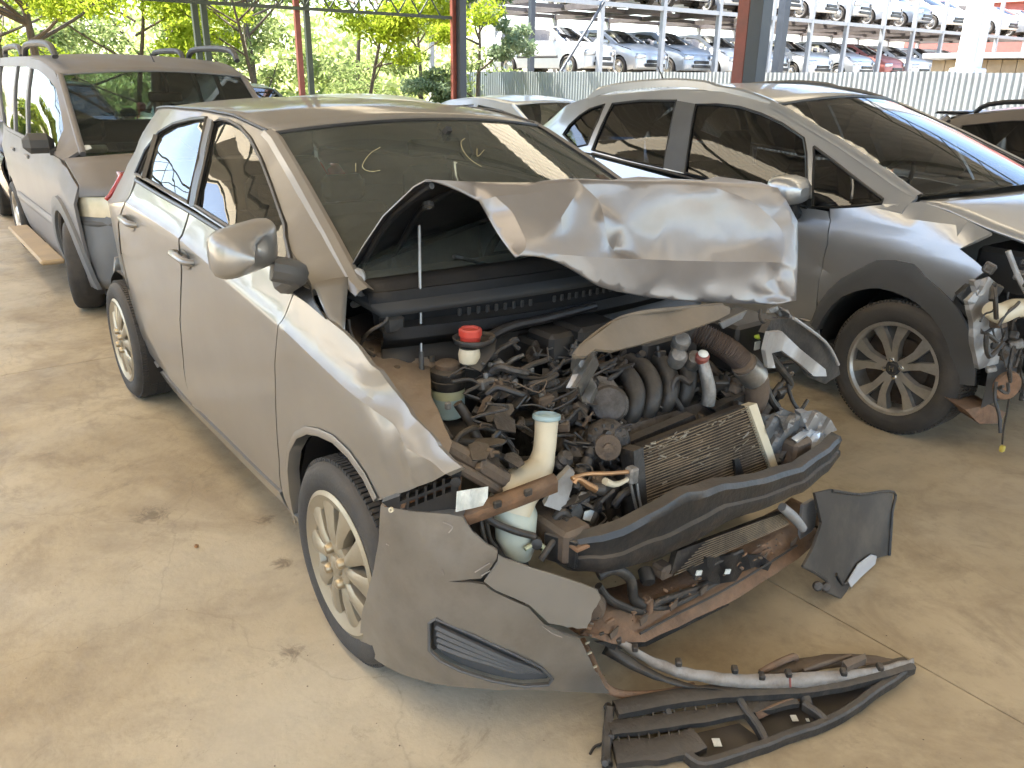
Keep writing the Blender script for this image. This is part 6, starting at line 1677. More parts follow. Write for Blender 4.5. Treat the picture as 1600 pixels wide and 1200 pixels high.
# lower crossmember
top_px = [(905, 985), (950, 960), (1000, 950), (1060, 925), (1130, 888), (1200, 850), (1260, 815), (1278, 800)]
bot_px = [(905, 992), (960, 1003), (1005, 1000), (1070, 970), (1140, 935), (1210, 895), (1262, 855), (1280, 825)]
rows = []
for (a, b) in zip(top_px, bot_px):
    p, q = PX(*a, .56), PX(*b, .60)
    rows.append([p + V(-.10, 0, .006), p + V(-.02, 0, .004), p, q + (p - q) * .45 + V(.012, 0, 0), q + (p - q) * .38 + V(.002, 0, 0), q + V(.004, 0, 0), q + V(-.12, 0, -.004)])
rows = [[p + V(.007 * mnoise.noise(Vector(p * 8)), 0, .007 * mnoise.noise(Vector(p * 10 + V(3, 1, 2)))) for p in r_] for r_ in stretch(rows, 5)]
m = MB(); m.loft(rows, flip=True); part('lower_crossmember', m, M['rust'], thick=.004, sharp=40)
T('seam', [PX(u, v, x) for u, v, x in ((1000, 990, .606), (1060, 958, .607), (1120, 928, .608), (1180, 893, .608), (1245, 852, .607))], .0035, M['hoseblack'])
rq_ = random.Random(61)
for k in range(60):      # rust scabs, bolts and torn lugs along the member
    t = rq_.random(); u = 915 + 350 * t; v = 985 - 165 * t ** 1.15 + rq_.uniform(-14, 14)
    p = PX(u, v, .60 + rq_.uniform(0, .006)); s_ = rq_.uniform(.003, .010)
    m = MB(); m.box(p, (s_, s_ * rq_.uniform(.8, 3), s_ * .8), np.array(Matrix.Rotation(rq_.uniform(-.7, .7), 3, 'X')), bev=s_ * .2); part('rust_scab', m, M[rq_.choice(['rust', 'rustdust', 'rust', 'blackdirty'])])
for k in range(7):
    t = (k + .5) / 7; p = PX(930 + 330 * t, 1000 - 165 * t ** 1.1, .60)
    m = MB(); m.prism([p, p + V(0, .03, .012), p + V(0, .026, -.012), p + V(0, .004, -.02)], (-.004, 0, 0)); part('torn_lug', m, M['rustdust'])
m = MB(); m.prism([PX(1255, 790, .57), PX(1272, 780, .57), PX(1276, 800, .58), PX(1272, 835, .59), PX(1250, 850, .59), PX(1252, 815, .58)], (-.01, .0, 0)); part('end_plate', m, M['galv'])
T('tow_strut', X3((1222, 792, .60), (1240, 808, .61), (1255, 826, .62)), [.014, .016, .013], M['galv'], 12)
T('power_steering_pipe', X3((935, 915, .54), (950, 935, .55), (975, 948, .56), (1000, 955, .57), (1030, 940, .575), (1060, 930, .58), (1100, 915, .58), (1130, 895, .58)), .011, M['hose'], 10)
T('power_steering_pipe', X3((1000, 945, .57), (1035, 950, .58), (1070, 938, .585), (1110, 915, .59), (1150, 895, .59)), .008, M['hose'], 10)
T('drain_hose', X3((935, 900, .53), (960, 890, .54), (985, 905, .55), (990, 935, .56), (1005, 945, .57)), .014, M['hose'], 12)
m = MB(); m.box(PX(1012, 945, .575), (.03, .02, .05), bev=.004); part('pipe_clamp', m, M['rust'])
m = MB(); m.lathe([(.03, -.03), (.035, .0), (.028, .01), (.001, .012)], PX(925, 950, .56), (.5, -.8, .1), 20); part('bush', m, M['rustdust'])
sheet('plastic_guide', [(1075, 890), (1105, 872), (1150, 866), (1190, 868), (1206, 880), (1200, 892), (1180, 886), (1160, 893), (1150, 908), (1125, 912), (1090, 905)], lambda u, v: PX(u, v, .605 + .006 * math.sin(u * .2)), M['black'], hb, res=10, flange=.012, out=(1, -.5, .5), sharp=25)
for (u, v) in ((1092, 895), (1137, 893), (1100, 795 + 0)):
    if v > 850:
        m = MB(); m.box(PX(u, v, .622), (.004, .022, .014), np.array(Matrix.Rotation(-.3, 3, 'X'))); part('paper_scrap', m, M['label'])
T('plastic_strap', X3((1085, 905, .60), (1110, 885, .60), (1160, 860, .60)), .005, M['blackdirty'])
sheet('undertray', [(930, 1003), (1005, 1003), (1070, 975), (1120, 952), (1140, 945), (1060, 985), (1010, 1010), (960, 1015)], lambda u, v: PX(u, v, .58), M['blackdirty'], hb, res=14, flange=.006, out=(1, -.5, 0))
# crushed headlamp on the far side
for pl, x, mt in (([(1195, 650), (1225, 640), (1250, 648), (1262, 665), (1250, 690), (1235, 720), (1210, 722), (1200, 690)], .52, 'greyplastic'), ([(1250, 645), (1275, 640), (1298, 655), (1308, 672), (1290, 680), (1262, 672)], .53, 'galv'), ([(1245, 690), (1270, 672), (1300, 682), (1290, 698), (1255, 718)], .545, 'clearlens'), ([(1218, 652), (1245, 648), (1240, 665), (1225, 672)], .535, 'alu')):
    sheet('crushed_headlamp', pl, lambda u, v: PX(u, v, x + .012 * math.sin(u * .21 + v * .17)), M[mt], hb, res=7, flange=.02, out=(1, -.6, .3), sharp=18)
T('wiring', X3((1230, 600, .47), (1238, 625, .48), (1250, 640, .5), (1262, 625, .5)), .006, M['hoseblack'])

# ------------------------------------------------------------------ torn bumper cover: an upright skin bent round the near corner
plan = [V(.02, -.838), V(.15, -.84), V(.27, -.836), V(.36, -.818), V(.445, -.782), V(.515, -.705), V(.566, -.603), V(.612, -.51), V(.655, -.43), V(.70, -.34), V(.74, -.25)]
plan = [p for p in catmull(plan, [0] * len(plan), 5)[0]]
pl_s = [0.0]
for a, b in zip(plan[:-1], plan[1:]): pl_s.append(pl_s[-1] + np.linalg.norm(b - a))
def plan_at(s_):
    return V(np.interp(s_, pl_s, [p[0] for p in plan]), np.interp(s_, pl_s, [p[1] for p in plan]))
def plan_n(s_):
    t = plan_at(s_ + .01) - plan_at(s_ - .01); t /= np.linalg.norm(t); return V(t[1], -t[0])
def bump_px(u, v):
    """(length along the skin, height) of the picture point u, v"""
    d = ray(u, v)
    for i in range(len(plan) - 1):
        a, b = plan[i], plan[i + 1]
        A = np.array([[d[0], -(b - a)[0]], [d[1], -(b - a)[1]]]); rhs = a - CAM[:2]
        det = np.linalg.det(A)
        if abs(det) < 1e-12: continue
        t, k = np.linalg.solve(A, rhs)
        if -1e-9 <= k <= 1 + 1e-9 and t > 0: return (pl_s[i] + k * np.linalg.norm(b - a), CAM[2] + t * d[2])
    # beyond the end: carry on straight
    a, b = plan[-2], plan[-1]
    A = np.array([[d[0], -(b - a)[0]], [d[1], -(b - a)[1]]]); t, k = np.linalg.solve(A, a - CAM[:2])
    return (pl_s[-2] + k * np.linalg.norm(b - a), CAM[2] + t * d[2])
def bump_at(s_, z, off=0.0):
    p = plan_at(s_); n_ = plan_n(s_)
    o2 = off + .014 * math.sin(min(max((z - .08) / .55, 0), 1) * math.pi) - .010 - .05 * max(0, .22 - z) + .007 * mnoise.noise(Vector((s_ * 6, z * 6, 1.3))) + .003 * mnoise.noise(Vector((s_ * 17, z * 17, 4.1)))
    if s_ > pl_s[-1]:
        t = plan[-1] - plan[-2]; t /= np.linalg.norm(t); p = plan[-1] + t * (s_ - pl_s[-1])
    return V(p[0] + n_[0] * o2, p[1] + n_[1] * o2, z)
BO = lambda pts: [bump_px(*p) for p in pts]
_rj = random.Random(31)
def ragged(pts, i0, i1, amp=2.2):
    out = []
    for i, p in enumerate(pts):
        out.append(p)
        if i0 <= i < i1:
            q = pts[i + 1]; n_ = max(1, int(math.hypot(q[0] - p[0], q[1] - p[1]) / 7))
            for k in range(1, n_): out.append((p[0] + (q[0] - p[0]) * k / n_ + _rj.uniform(-amp, amp) * .5, p[1] + (q[1] - p[1]) * k / n_ + _rj.uniform(-amp, amp)))
    return out
cover = [(592, 791), (620, 797), (660, 804), (700, 808), (722, 812), (728, 822), (738, 835), (755, 848), (778, 862), (776, 874), (765, 890), (752, 905), (735, 906), (700, 909), (735, 911), (757, 914), (770, 924), (800, 937), (826, 948), (838, 962), (850, 975), (880, 990), (905, 998), (912, 1010), (926, 1040), (945, 1075), (955, 1090), (900, 1086), (850, 1082), (800, 1080), (740, 1076), (690, 1072), (640, 1064), (600, 1046), (570, 1026), (553, 1006), (562, 975), (575, 935), (585, 880), (590, 835)]
strip_ = [(778, 864), (786, 869), (830, 884), (880, 900), (932, 918), (937, 930), (926, 948), (915, 976), (885, 975), (855, 968), (835, 948), (826, 940), (803, 930), (772, 917), (756, 905), (767, 890), (777, 875)]
vent = [(672, 972), (682, 965), (740, 990), (800, 1018), (846, 1042), (864, 1062), (858, 1072), (820, 1074), (770, 1064), (720, 1046), (688, 1030), (672, 1014)]
cover = ragged(ragged(cover, 22, 26, 2.5), 5, 9, 1.6)
strip_ = ragged(strip_, 4, 9, 1.8)
bc = sheet('bumper_cover', BO(cover), lambda s_, z: bump_at(s_, z), M['bumperpaint'], hb, res=.025, holes=[BO(vent)], flange=.009, out=(.6, -.8, 0), sharp=24)
bc['label'] = 'torn grey bumper cover hanging at the near corner'
sheet('bumper_strip', BO(strip_), lambda s_, z: bump_at(s_, z, .012 + .02 * max(0, s_ - .75)), M['paint'], bc, res=.025, flange=.006, out=(.6, -.8, 0), sharp=24)['label'] = 'split off upper strip of the bumper cover'
# top flange turned inwards
fl_px = [(592, 791), (620, 797), (660, 804), (700, 808), (722, 812)]
m = MB(); m.loft([[bump_at(*bump_px(*p)), bump_at(*bump_px(*p)) + V(-.012, .014, .003), bump_at(*bump_px(*p)) + V(-.03, .03, .0)] for p in fl_px]); part('top_flange', m, M['bumperpaint'], bc)
# fog lamp blank with ribs
sheet('vent_insert', [tuple(p) for p in BO(vent)], lambda s_, z: bump_at(s_, z, -.022), M['darkgrey'], bc, res=.03, flange=0, out=(.6, -.8, 0))
rimp = [bump_at(*bump_px(*p), .002) for p in vent]
m = MB(); m.tube(rimp + [rimp[0]], .004, 6, smooth=False, caps=False); part('vent_rim', m, M['darkgrey'], bc)
for i in range(4):
    t = (i + .6) / 4.6
    a = (674 + 4 * t, 972 + 48 * t); b = (862 - 0 * t, 1060 + 12 * t); 
    pts = [bump_at(*bump_px(a[0] + (b[0] - a[0]) * k, a[1] + (b[1] - a[1]) * k + 2 * math.sin(k * math.pi) * (1 - t)), -.010) for k in np.linspace(.03, .93 - .05 * i, 8)]
    m = MB(); m.tube(pts, [.0085] * 7 + [.003], 6); part('vent_rib', m, M['darkgrey'], bc)
# scuffs: bare torn edges
for pl in ([(690, 820), (706, 826), (700, 835)], [(742, 895), (758, 884), (765, 880)], [(752, 900), (766, 892)], [(690, 888), (693, 898)], [(602, 851), (606, 853)], [(845, 975), (862, 988), (878, 995)]):
    m = MB(); m.tube([bump_at(*bump_px(*p), .0015) for p in pl], .0016, 5); part('scuff', m, M['palestrip'], bc)
# ------------------------------------------------------------------ silver crossover on the right
WL = np.array([.03, 2.83, 0.0])
wv = thing('silver_crossover', 'silver crossover with grey arch cladding and no front bumper', 'car', tuple(WL))
CZB = [(-3.2, 1.13), (-2.25, 1.12), (-1.43, 1.07), (-.88, 1.035), (-.26, 1.03), (-.1, 1.02), (.3, .955), (.7, .88)]
CZC = [(-3.2, .98), (-1.4, .92), (-.3, .89), (.3, .84), (.7, .77)]
CZT = [(-3.25, 1.15), (-3.0, 1.27), (-2.75, 1.40), (-2.5, 1.455), (-1.8, 1.512), (-1.4, 1.512), (-1.02, 1.455), (-.6, 1.30), (-.3, 1.175), (-.1, 1.09), (.3, 1.0), (.7, .91)]
CWT = [(-3.25, .52), (-2.75, .58), (-2.5, .60), (-1.4, .61), (-1.0, .605), (-.5, .66), (-.1, .72), (.3, .76), (.7, .74)]
ch = Shell(WL, CZC, CZB, CZT, CWT, wmax=.865, wbelt=[(-3.2, -.12), (-2.6, -.09), (-2.2, -.05), (-1.2, -.04)], taper_r=(-1.9, 1.2, .12), taper_f=(.2, .6, .07))
def dent2(x, z):
    a = V(-.62, .80); b = V(-.42, .70); t = max(0, min(1, ((V(x, z) - a) @ (b - a)) / ((b - a) @ (b - a)))); d = np.linalg.norm(V(x, z) - a - t * (b - a))
    return -.018 * math.exp(-(d / .03) ** 2)
ch.dents.append(dent2)
CO = ch.outline; SP = M['silver']
fender = CO([(1296, 322), (1298, 345), (1294, 380), (1285, 420), (1277, 470)]) + CO([(1284, 498), (1310, 458), (1340, 446), (1362, 441), (1400, 447), (1440, 470), (1475, 500)]) + CO([(1493, 459), (1540, 423), (1520, 405), (1499, 389), (1525, 376), (1550, 364), (1500, 338), (1440, 315), (1400, 318)])
ch.panel('front_fender', fender, SP, wv, res=.05, flange=.014)
low = lambda xs, z: [(x, z) for x in xs]
fdo = CO([(1072, 285), (1120, 296), (1190, 308), (1240, 322), (1293, 330)]) + CO([(1296.9, 345), (1292.9, 380), (1283.9, 420), (1275.5, 475)]) + low((-.42, -.9, -1.33), .30)
cfd = ch.panel('front_door', fdo, SP, wv, res=.06, flange=.014)
rdo = CO([(1068, 284), (1030, 273), (975, 258), (930, 246)]) + [(-2.20, 1.0), (-2.12, .75), (-2.1, .5), (-2.08, .32), (-1.36, .30)]
crd = ch.panel('rear_door', rdo, SP, wv, res=.07, flange=.014)
qp = [(-2.22, 1.11), (-2.22, 1.0), (-2.14, .75), (-2.12, .5)] + arc(-2.53, .32, .40, 25, 180, 10) + [(-3.1, .35), (-3.18, .7), (-3.2, 1.0), (-3.15, 1.12)]
ch.panel('rear_quarter_panel', qp, SP, wv, res=.08, flange=.014)
m = MB(); m.loft([[ch.at(x, z, -1, .006) for z in (.19, .24, .30, .34)] for x in np.linspace(-2.1, -.42, 12)], flip=True); m.build('rocker_cladding', M['cladding'], wv)
# greenhouse
w_r = CO([(925, 234), (940, 196), (957, 162), (1000, 157), (1057, 157), (1045, 215), (1036, 262), (980, 249)])
w_f = CO([(1070, 270), (1078, 215), (1087, 163), (1120, 163), (1155, 167), (1190, 178), (1222, 193), (1256, 216), (1260, 240), (1261, 290), (1240, 306), (1190, 297), (1120, 283)])
w_q = CO([(900, 230), (880, 210), (889, 196), (905, 181), (922, 170), (945, 163), (934, 190), (918, 226)])
w_t = CO([(1272, 229), (1300, 250), (1340, 281), (1380, 311), (1378, 318), (1340, 322), (1300, 324), (1270, 323)])
lowl = [(x, lin(x, CZB) + .004) for x in np.linspace(-3.1, -.12, 22)]
upl = [(x, lin(x, CZT) - .002) for x in np.linspace(-.11, -3.1, 44)]
ch.panel('window_frame', lowl + upl, SP, wv, res=.05, holes=[w_r, w_f, w_q, w_t], flange=.02)
for q_, d_ in ((w_r, crd), (w_f, cfd), (w_q, wv), (w_t, wv)):
    ch.panel('side_window', q_, M['tintglass'], d_, off=-.010, res=.09, flange=0)
    s_ = MB(); pts = [ch.at(x, z, -1, .001) for x, z in q_]; s_.tube(pts + [pts[0]], .007, 6, smooth=False, caps=False); s_.build('window_seal', M['black'], d_)
bp = CO([(1037, 262), (1046, 215), (1058, 157), (1086, 162), (1077, 215), (1069, 270)])
ch.panel('pillar_trim', bp, M['darkgrey'], wv, off=.003, res=.06, flange=.005)
m = MB(); m.tube([ch.at(*CO([p])[0], -1, .006) for p in [(926, 240), (980, 254), (1036, 267), (1070, 276), (1120, 289), (1190, 303), (1262, 324)]], .009, 6); m.build('belt_moulding', M['black'], wv)
# far side skin
for nm in ('front_door', 'rear_door', 'rear_quarter_panel', 'window_frame', 'front_fender'):
    src = [c for c in wv.children if c.name.split('.')[0] == nm][0]; mirror_y(src, wv)
for q_ in (w_r, w_f, w_q): ch.panel('side_window', q_, M['sideglass'], wv, side=1, off=-.010, res=.12, flange=0)
# mirror
c = PY(1230, 297, 1.86) - WL; m = MB(); loop = []
for (dx, ry, rz_) in ((-.05, .095, .055), (-.04, .108, .068), (.0, .112, .072), (.05, .10, .064), (.085, .07, .045), (.098, .03, .02)):
    loop.append([c + V(dx, ry * math.copysign(abs(math.cos(a)) ** .6, math.cos(a)), rz_ * math.copysign(abs(math.sin(a)) ** .6, math.sin(a))) for a in np.linspace(0, 2 * math.pi, 21)[:-1]])
m.loft(loop, closed=True, flip=True); m.add(loop[-1], [tuple(range(20))]); cm = m.build('door_mirror', SP, wv, sharp=50)
m = MB(); m.add([p + V(-.001, 0, 0) for p in loop[0]], [tuple(range(19, -1, -1))]); m.build('mirror_glass', M['tintglass'], cm)
m = MB(); m.tube([c + V(-.01, .03, -.05), c + V(-.01, .07, -.10), c + V(-.02, .13, -.13)], [.045, .04, .03], 10); m.build('mirror_arm', M['black'], cm)
# roof, rails, screen, hood
def ce(x): return (lin(x, CZT), lin(x, CWT))
prof = []
for i, x in enumerate(np.linspace(-1.03, -2.8, 16)):
    t = i / 15; z, w_ = ce(x); prof.append((x, z + .001, w_ + .002, .045, .085 * (1 - t) ** 2 - .10 * t ** 3))
m = MB(); m.loft(cross_rows(prof, NR)); m.build('roof', SP, wv, thick=.014)
for sd in (-1, 1):
    if sd < 0:
        px_ = [(922, 152), (932, 143), (945, 138), (968, 133), (1010, 128), (1060, 126), (1105, 130), (1122, 136), (1160, 143), (1200, 157), (1217, 166)]
        pts = [PY(u, v, 2.245) - WL for u, v in px_]
    m = MB(); q_ = [V(p[0], sd * abs(p[1]) if sd > 0 else p[1], p[2]) for p in pts]
    rows = [[p + V(0, -.018, -.035), p + V(0, -.02, .004), p + V(0, -.008, .014), p + V(0, .012, .012), p + V(0, .016, -.03)] for p in catmull(q_, [0] * len(q_), 3)[0]]
    m.loft(rows, flip=True); m.build('roof_rail', M['darkgrey'] if sd > 0 else SP, wv)
prof = []
for i, x in enumerate(np.linspace(-.108, -1.02, 10)):
    t = i / 9; z, w_ = ce(x); prof.append((x, z - .002, w_ - .012, .032 + .012 * t, .16 - .075 * t))
crow_ = cross_rows(prof, NR)
m = MB(); m.loft(crow_); cws = m.build('windscreen', M['sideglass'], wv)
m = MB(); m.tube([V(*p) + V(0, 0, .002) for p in [r_[0] for r_ in crow_] + crow_[-1] + [r_[-1] for r_ in crow_[::-1]]], .008, 6, smooth=False); m.build('windscreen_seal', M['black'], cws)
for sd in (-1, 1):
    rows = []
    for x in np.linspace(-.11, -1.05, 14):
        z, w_ = ce(x); rows.append([(x + .014, sd * (w_ - .026), z + .004), (x + .006, sd * (w_ - .008), z + .012), (x, sd * (w_ + .012), z + .004), (x - .01, sd * (w_ + .024), z - .014)])
    m = MB(); m.loft(rows, flip=(sd > 0)); m.build('windscreen_pillar', SP, wv)
prof = [(-.10, 1.075, .72, .02, .17), (.05, 1.055, .745, .035, .17), (.22, 1.01, .765, .05, .15), (.42, .965, .76, .055, .12), (.60, .915, .74, .05, .08)]
m = MB(); m.loft(cross_rows(dense(prof, 3), NR), flip=True); m.build('hood', [SP, M['underhood']], wv, thick=.012)
m = MB(); m.loft([crow(-.12, 1.075, .70, .17, .02), crow(-.06, 1.06, .70, .17, .0), crow(-.04, 1.03, .70, .17, .0)]); m.build('cowl_panel', M['black'], wv)
for a, b, c_ in (((1440, 308), (1462, 311), (1515, 305)), ((1500, 303), (1530, 300), (1600, 288))):
    k = MB(); k.tube([PY(a[0], a[1], 2.5) - WL + V(.0, 0, .01), PY(b[0], b[1], 2.55) - WL + V(0, 0, .01), PY(c_[0], c_[1], 2.75 if c_[0] < 1550 else 3.0) - WL + V(0, 0, .01)], [.012, .011, .006], 8); k.build('wiper', M['hoseblack'], wv)
# grey cladding round the wheel opening
outer = CO([(1268, 505), (1280, 475), (1296, 453), (1316, 435), (1340, 422), (1361, 411), (1372, 406), (1400, 406), (1428, 412), (1440, 424), (1446, 432), (1470, 452), (1496, 478), (1512, 508), (1522, 540), (1526, 565), (1525, 602)])
inner_ = CO([(1278, 516), (1288, 495), (1302, 476), (1318, 463), (1340, 454), (1361, 450), (1375, 450), (1398, 455), (1420, 464), (1432, 471), (1440, 477), (1456, 492), (1472, 514), (1482, 535), (1488, 557), (1490, 575), (1491, 598)])
m = MB(); rows = []
for a, b in zip(outer, inner_):
    mid = ((a[0] + b[0]) / 2, (a[1] + b[1]) / 2); m2 = (a[0] * .75 + b[0] * .25, a[1] * .75 + b[1] * .25)
    rows.append([ch.at(*a, -1, -.004), ch.at(*a, -1, .012), ch.at(*m2, -1, .018), ch.at(*mid, -1, .016), ch.at(*b, -1, .014), ch.at(*b, -1, .0), ch.at(*b, -1, -.05)])
m.loft(rows, flip=False); m.build('arch_cladding', M['cladding'], wv, sharp=35)
wheel(wv, -.02, -.755, .318, -1, .20, .218, 'alloy')
wheel(wv, -2.55, -.755, .318, -1, .20, .218, 'plain', simple=True); wheel(wv, -.02, .755, .318, 1, .20, .218, 'plain', simple=True); wheel(wv, -2.55, .755, .318, 1, .20, .218, 'plain', simple=True)
liner(wv, -.02, -.82, .415, -1, .34, .32, a0=-10, a1=200)
seat(wv, -1.25, -.37, .42, h=.60); seat(wv, -1.25, .37, .42, h=.60)
m = MB(); m.box((-2.2, 0, .72), (.16, 1.2, .62), bev=.05); m.build('rear_seat', M['seat'], wv)
m = MB(); rows = [[(x + .12 * (1 - v * v), v * .70, z) for v in np.linspace(-1, 1, 11)] for (x, z) in ((-.1, 1.04), (-.4, 1.05), (-.62, 1.0), (-.7, .8))]; m.loft(rows); m.build('dashboard', M['inner'], wv, thick=.02)
m = MB(); c = V(-.85, .37, 1.0); m.tube([c + V(.07 * math.sin(a), .18 * math.cos(a), .165 * math.sin(a)) for a in np.linspace(0, 2 * math.pi, 25)], .015, 8, smooth=False); m.bar(c + V(0, -.17, 0), c + V(0, .17, 0), .03, .05); m.build('steering_wheel', M['inner'], wv)
m = MB(); m.box((-1.2, 0, .30), (2.2, 1.55, .06)); m.box((-.06, 0, .62), (.04, 1.5, .6)); m.build('floor_pan', M['inner'], wv, smooth=False)
prof = [(-2.82, 1.395, .56, .02, -.09), (-2.98, 1.27, .56, .02, -.09), (-3.15, 1.12, .58, .02, -.10)]
m = MB(); m.loft(cross_rows(prof, 11)); m.build('rear_window', M['rearglass'], wv)
prof = [(-3.16, 1.11, .60, 0, -.10), (-3.24, .9, .70, 0, -.10), (-3.26, .4, .72, 0, -.10)]
m = MB(); m.loft(cross_rows(prof, 11)); m.build('tailgate', SP, wv, thick=.01)
m = MB(); m.box(ch.at(-3.02, 1.02, -1, -.03), (.16, .08, .2), bev=.03); m.build('tail_lamp', M['redlens'], wv)
m = MB(); m.tube([(-2.55, .25, 1.50), (-2.62, .25, 1.53), (-2.72, .25, 1.66)], [.012, .006, .003], 6); m.build('aerial', M['black'], wv)
# bare front end
def wp(u, v, x): return PX(u, v, x) - WL
def wsheet(nm, pl, x, mt, amp=.01, **k): return sheet(nm, pl, lambda u, v: wp(u, v, x + amp * math.sin(u * .22 + v * .13)), mt, wv, res=8, flange=.02, out=(1, -.5, .2), sharp=20, **k)
wsheet('inner_front_panel', [(1512, 470), (1528, 452), (1548, 462), (1560, 490), (1566, 530), (1560, 568), (1530, 577), (1522, 540), (1520, 500)], .42, M['galv'], .006)
wsheet('lamp_bracket', [(1522, 440), (1545, 432), (1560, 445), (1548, 462), (1528, 462)], .42, M['galv'], .012)
wsheet('wing_end_bracket', [(1494, 462), (1540, 425), (1548, 440), (1510, 478)], .28, M['black'], .004)
m = MB(); m.tube([wp(1510, 478, .34), wp(1540, 448, .36)], .010, 8, smooth=False); m.build('support_rod', M['steel'], wv)
m = MB(); m.tube([wp(1575, 392, .42), wp(1588, 425, .46), wp(1600, 450, .5), wp(1612, 470, .5)], .011, 8); m.build('support_rod', M['galv'], wv)
m = MB(); m.tube([wp(1545, 482, .48), wp(1562, 490, .50), wp(1585, 482, .5), (wp(1615, 480, .5))], [.03, .04, .04, .035], 12); m.build('washer_tank', M['cream'], wv)
m = MB(); m.box(wp(1590, 420, .3), (.25, .30, .20), bev=.02); m.build('battery_case', M['hoseblack'], wv)
m = MB(); m.box((.30, 0, .55), (.40, .9, .45), bev=.04); m.build('engine_block', M['blackdirty'], wv)
m = MB(); m.box((.10, -.50, .70), (.5, .10, .2), bev=.02); m.build('chassis_leg', M['blackdirty'], wv)
rn = random.Random(5)
for i in range(26):
    u, v = rn.uniform(1545, 1625), rn.uniform(440, 600); pts = [wp(u, v, rn.uniform(.42, .55))]
    for k in range(3): pts.append(pts[-1] + V(rn.uniform(-.03, .03), rn.uniform(-.07, .07), rn.uniform(-.09, .05)))
    m = MB(); m.tube(pts, rn.choice([.004, .007, .010]), 6); m.build('wiring', M[rn.choice(['hoseblack', 'hose', 'dirtymetal'])], wv)
for i in range(22):
    u, v = rn.uniform(1545, 1620), rn.uniform(400, 610); s_ = rn.uniform(.02, .05)
    m = MB(); m.box(wp(u, v, rn.uniform(.38, .5)), (s_, s_ * rn.uniform(.8, 1.6), s_), np.array(Matrix.Rotation(rn.uniform(0, 3), 3, 'Z') @ Matrix.Rotation(rn.uniform(-.5, .5), 3, 'X')), bev=.006); m.build('fitting', M[rn.choice(['blackdirty', 'dirtymetal', 'alu', 'hoseblack', 'rustdust'])], wv)
m = MB(); m.lathe([(.06, -.01), (.065, 0), (.06, .012), (.02, .014), (.001, .014)], wp(1573, 602, .50), (1, -.5, 0), 24); m.build('pulley', M['rust'], wv)
m = MB(); m.prism([wp(1508, 640, .40), wp(1545, 632, .42), wp(1572, 645, .45), wp(1560, 662, .45), wp(1530, 662, .42)], (-.2, .1, .01)); m.build('undertray', M['rust'], wv)
m = MB(); m.tube([wp(1580, 600, .5), wp(1574, 640, .5), wp(1568, 670, .5), wp(1566, 694, .5)], .004, 6); hw_ = m.build('hanging_wire', M['hose'], wv)
m = MB(); m.box(wp(1566, 701, .5), (.02, .022, .03), bev=.004); m.build('connector', M['yellow'], hw_)
# ring badge with an H on the wheel hub
wb_ = [c for c in wv.children if c.name.startswith('wheel') and 'liner' not in c.name][0]
m = MB()
for a, b in (((-.009, .012), (-.007, -.012)), ((.009, .012), (.007, -.012)), ((-.009, .0), (.009, .0))): m.bar((a[0], -.094, a[1]), (b[0], -.094, b[1]), .004, .004)
m.build('hub_badge', M['chrome'], wb_)

# ------------------------------------------------------------------ van and the other parked cars
def van():
    root, s_ = plain_car('silver_van', 'dusty silver van with yellowed headlamps and grey bumper', 'van', M['vansilver'], 'van', glassm=M['vanglass'])
    return root, s_
vn, vsh = plain_car('silver_van', 'dusty silver van with yellowed headlamps and grey bumper', 'van', M['vansilver'], 'van', glassm=M['vanglass'], bumper=M['greyplastic'], lamps=False)
vn.location = (-4.46, .14, 0)
for c in list(vn.children):      # near front wheel stands turned
    if c.name.startswith('wheel') and 'liner' not in c.name and c.location.x > -.1: c.rotation_euler.z = R(-14)
VL = np.array(vn.location)
# lamps: yellowed main lens, dark strip, lower lens
for sd in (-1, 1):
    def fx(y, dz=0): return .685 - .30 * (abs(y) / .825) ** 5 - .02 * (y / .825) ** 2
    def lamp(z0, z1, y0, y1, mt, nm, o_=.012):
        m = MB(); rows = []
        for t in np.linspace(0, 1, 7):
            y = y0 + (y1 - y0) * t; x = fx(y)
            rows.append([(x - .03 + (z0 - .6) * -.1, sd * y, z0), (x + o_ - (z0 - .6) * .1, sd * y, z0 + .012), (x + o_ * 1.6 - ((z0 + z1) / 2 - .6) * .1, sd * y, (z0 + z1) / 2), (x + o_ - (z1 - .6) * .1, sd * y, z1 - .012), (x - .03 - (z1 - .6) * .1, sd * y, z1)])
        m.loft(rows, flip=(sd > 0)); return m.build(nm, mt, vn, thick=.008)
    lamp(.685, .835, .40, .815, M['lampglass'], 'headlamp')
    lamp(.625, .68, .34, .825, M['darkgrey'], 'lamp_strip', .02)
    lamp(.545, .62, .40, .80, M['lampglass'], 'turn_lamp')
    # wheel arch cladding and lower side skirt
    m = MB(); rows = []
    for k in range(17):
        a = R(200 - 215 * k / 16); q0 = .375; q1 = .47
        rows.append([vsh.at(math.cos(a) * q, max(.22, .31 + math.sin(a) * q), sd, o_) for q, o_ in ((q0, -.02), (q0, .02), (q0 + .03, .026), (q1, .02), (q1 + .005, -.004))])
    m.loft(rows, flip=(sd > 0)); m.build('arch_cladding', M['greyplastic'], vn)
    m = MB(); m.box((-1.3, sd * .90, .26), (1.75, .16, .035), bev=.012); m.build('step_board', M['tanwood'], vn)
    m = MB(); m.tube([(-.55, sd * .64, 1.66), (-.68, sd * .645, 1.735), (-1.2, sd * .65, 1.76), (-1.7, sd * .65, 1.75), (-1.85, sd * .65, 1.68)], [.022, .025, .025, .025, .022], 8); m.build('roof_rail', M['darkgrey'], vn)
    m = MB(); m.tube([(-2.0, sd * .65, 1.68), (-2.15, sd * .65, 1.75), (-2.9, sd * .65, 1.75), (-3.0, sd * .65, 1.68)], [.022, .025, .025, .022], 8); m.build('roof_rail', M['darkgrey'], vn)
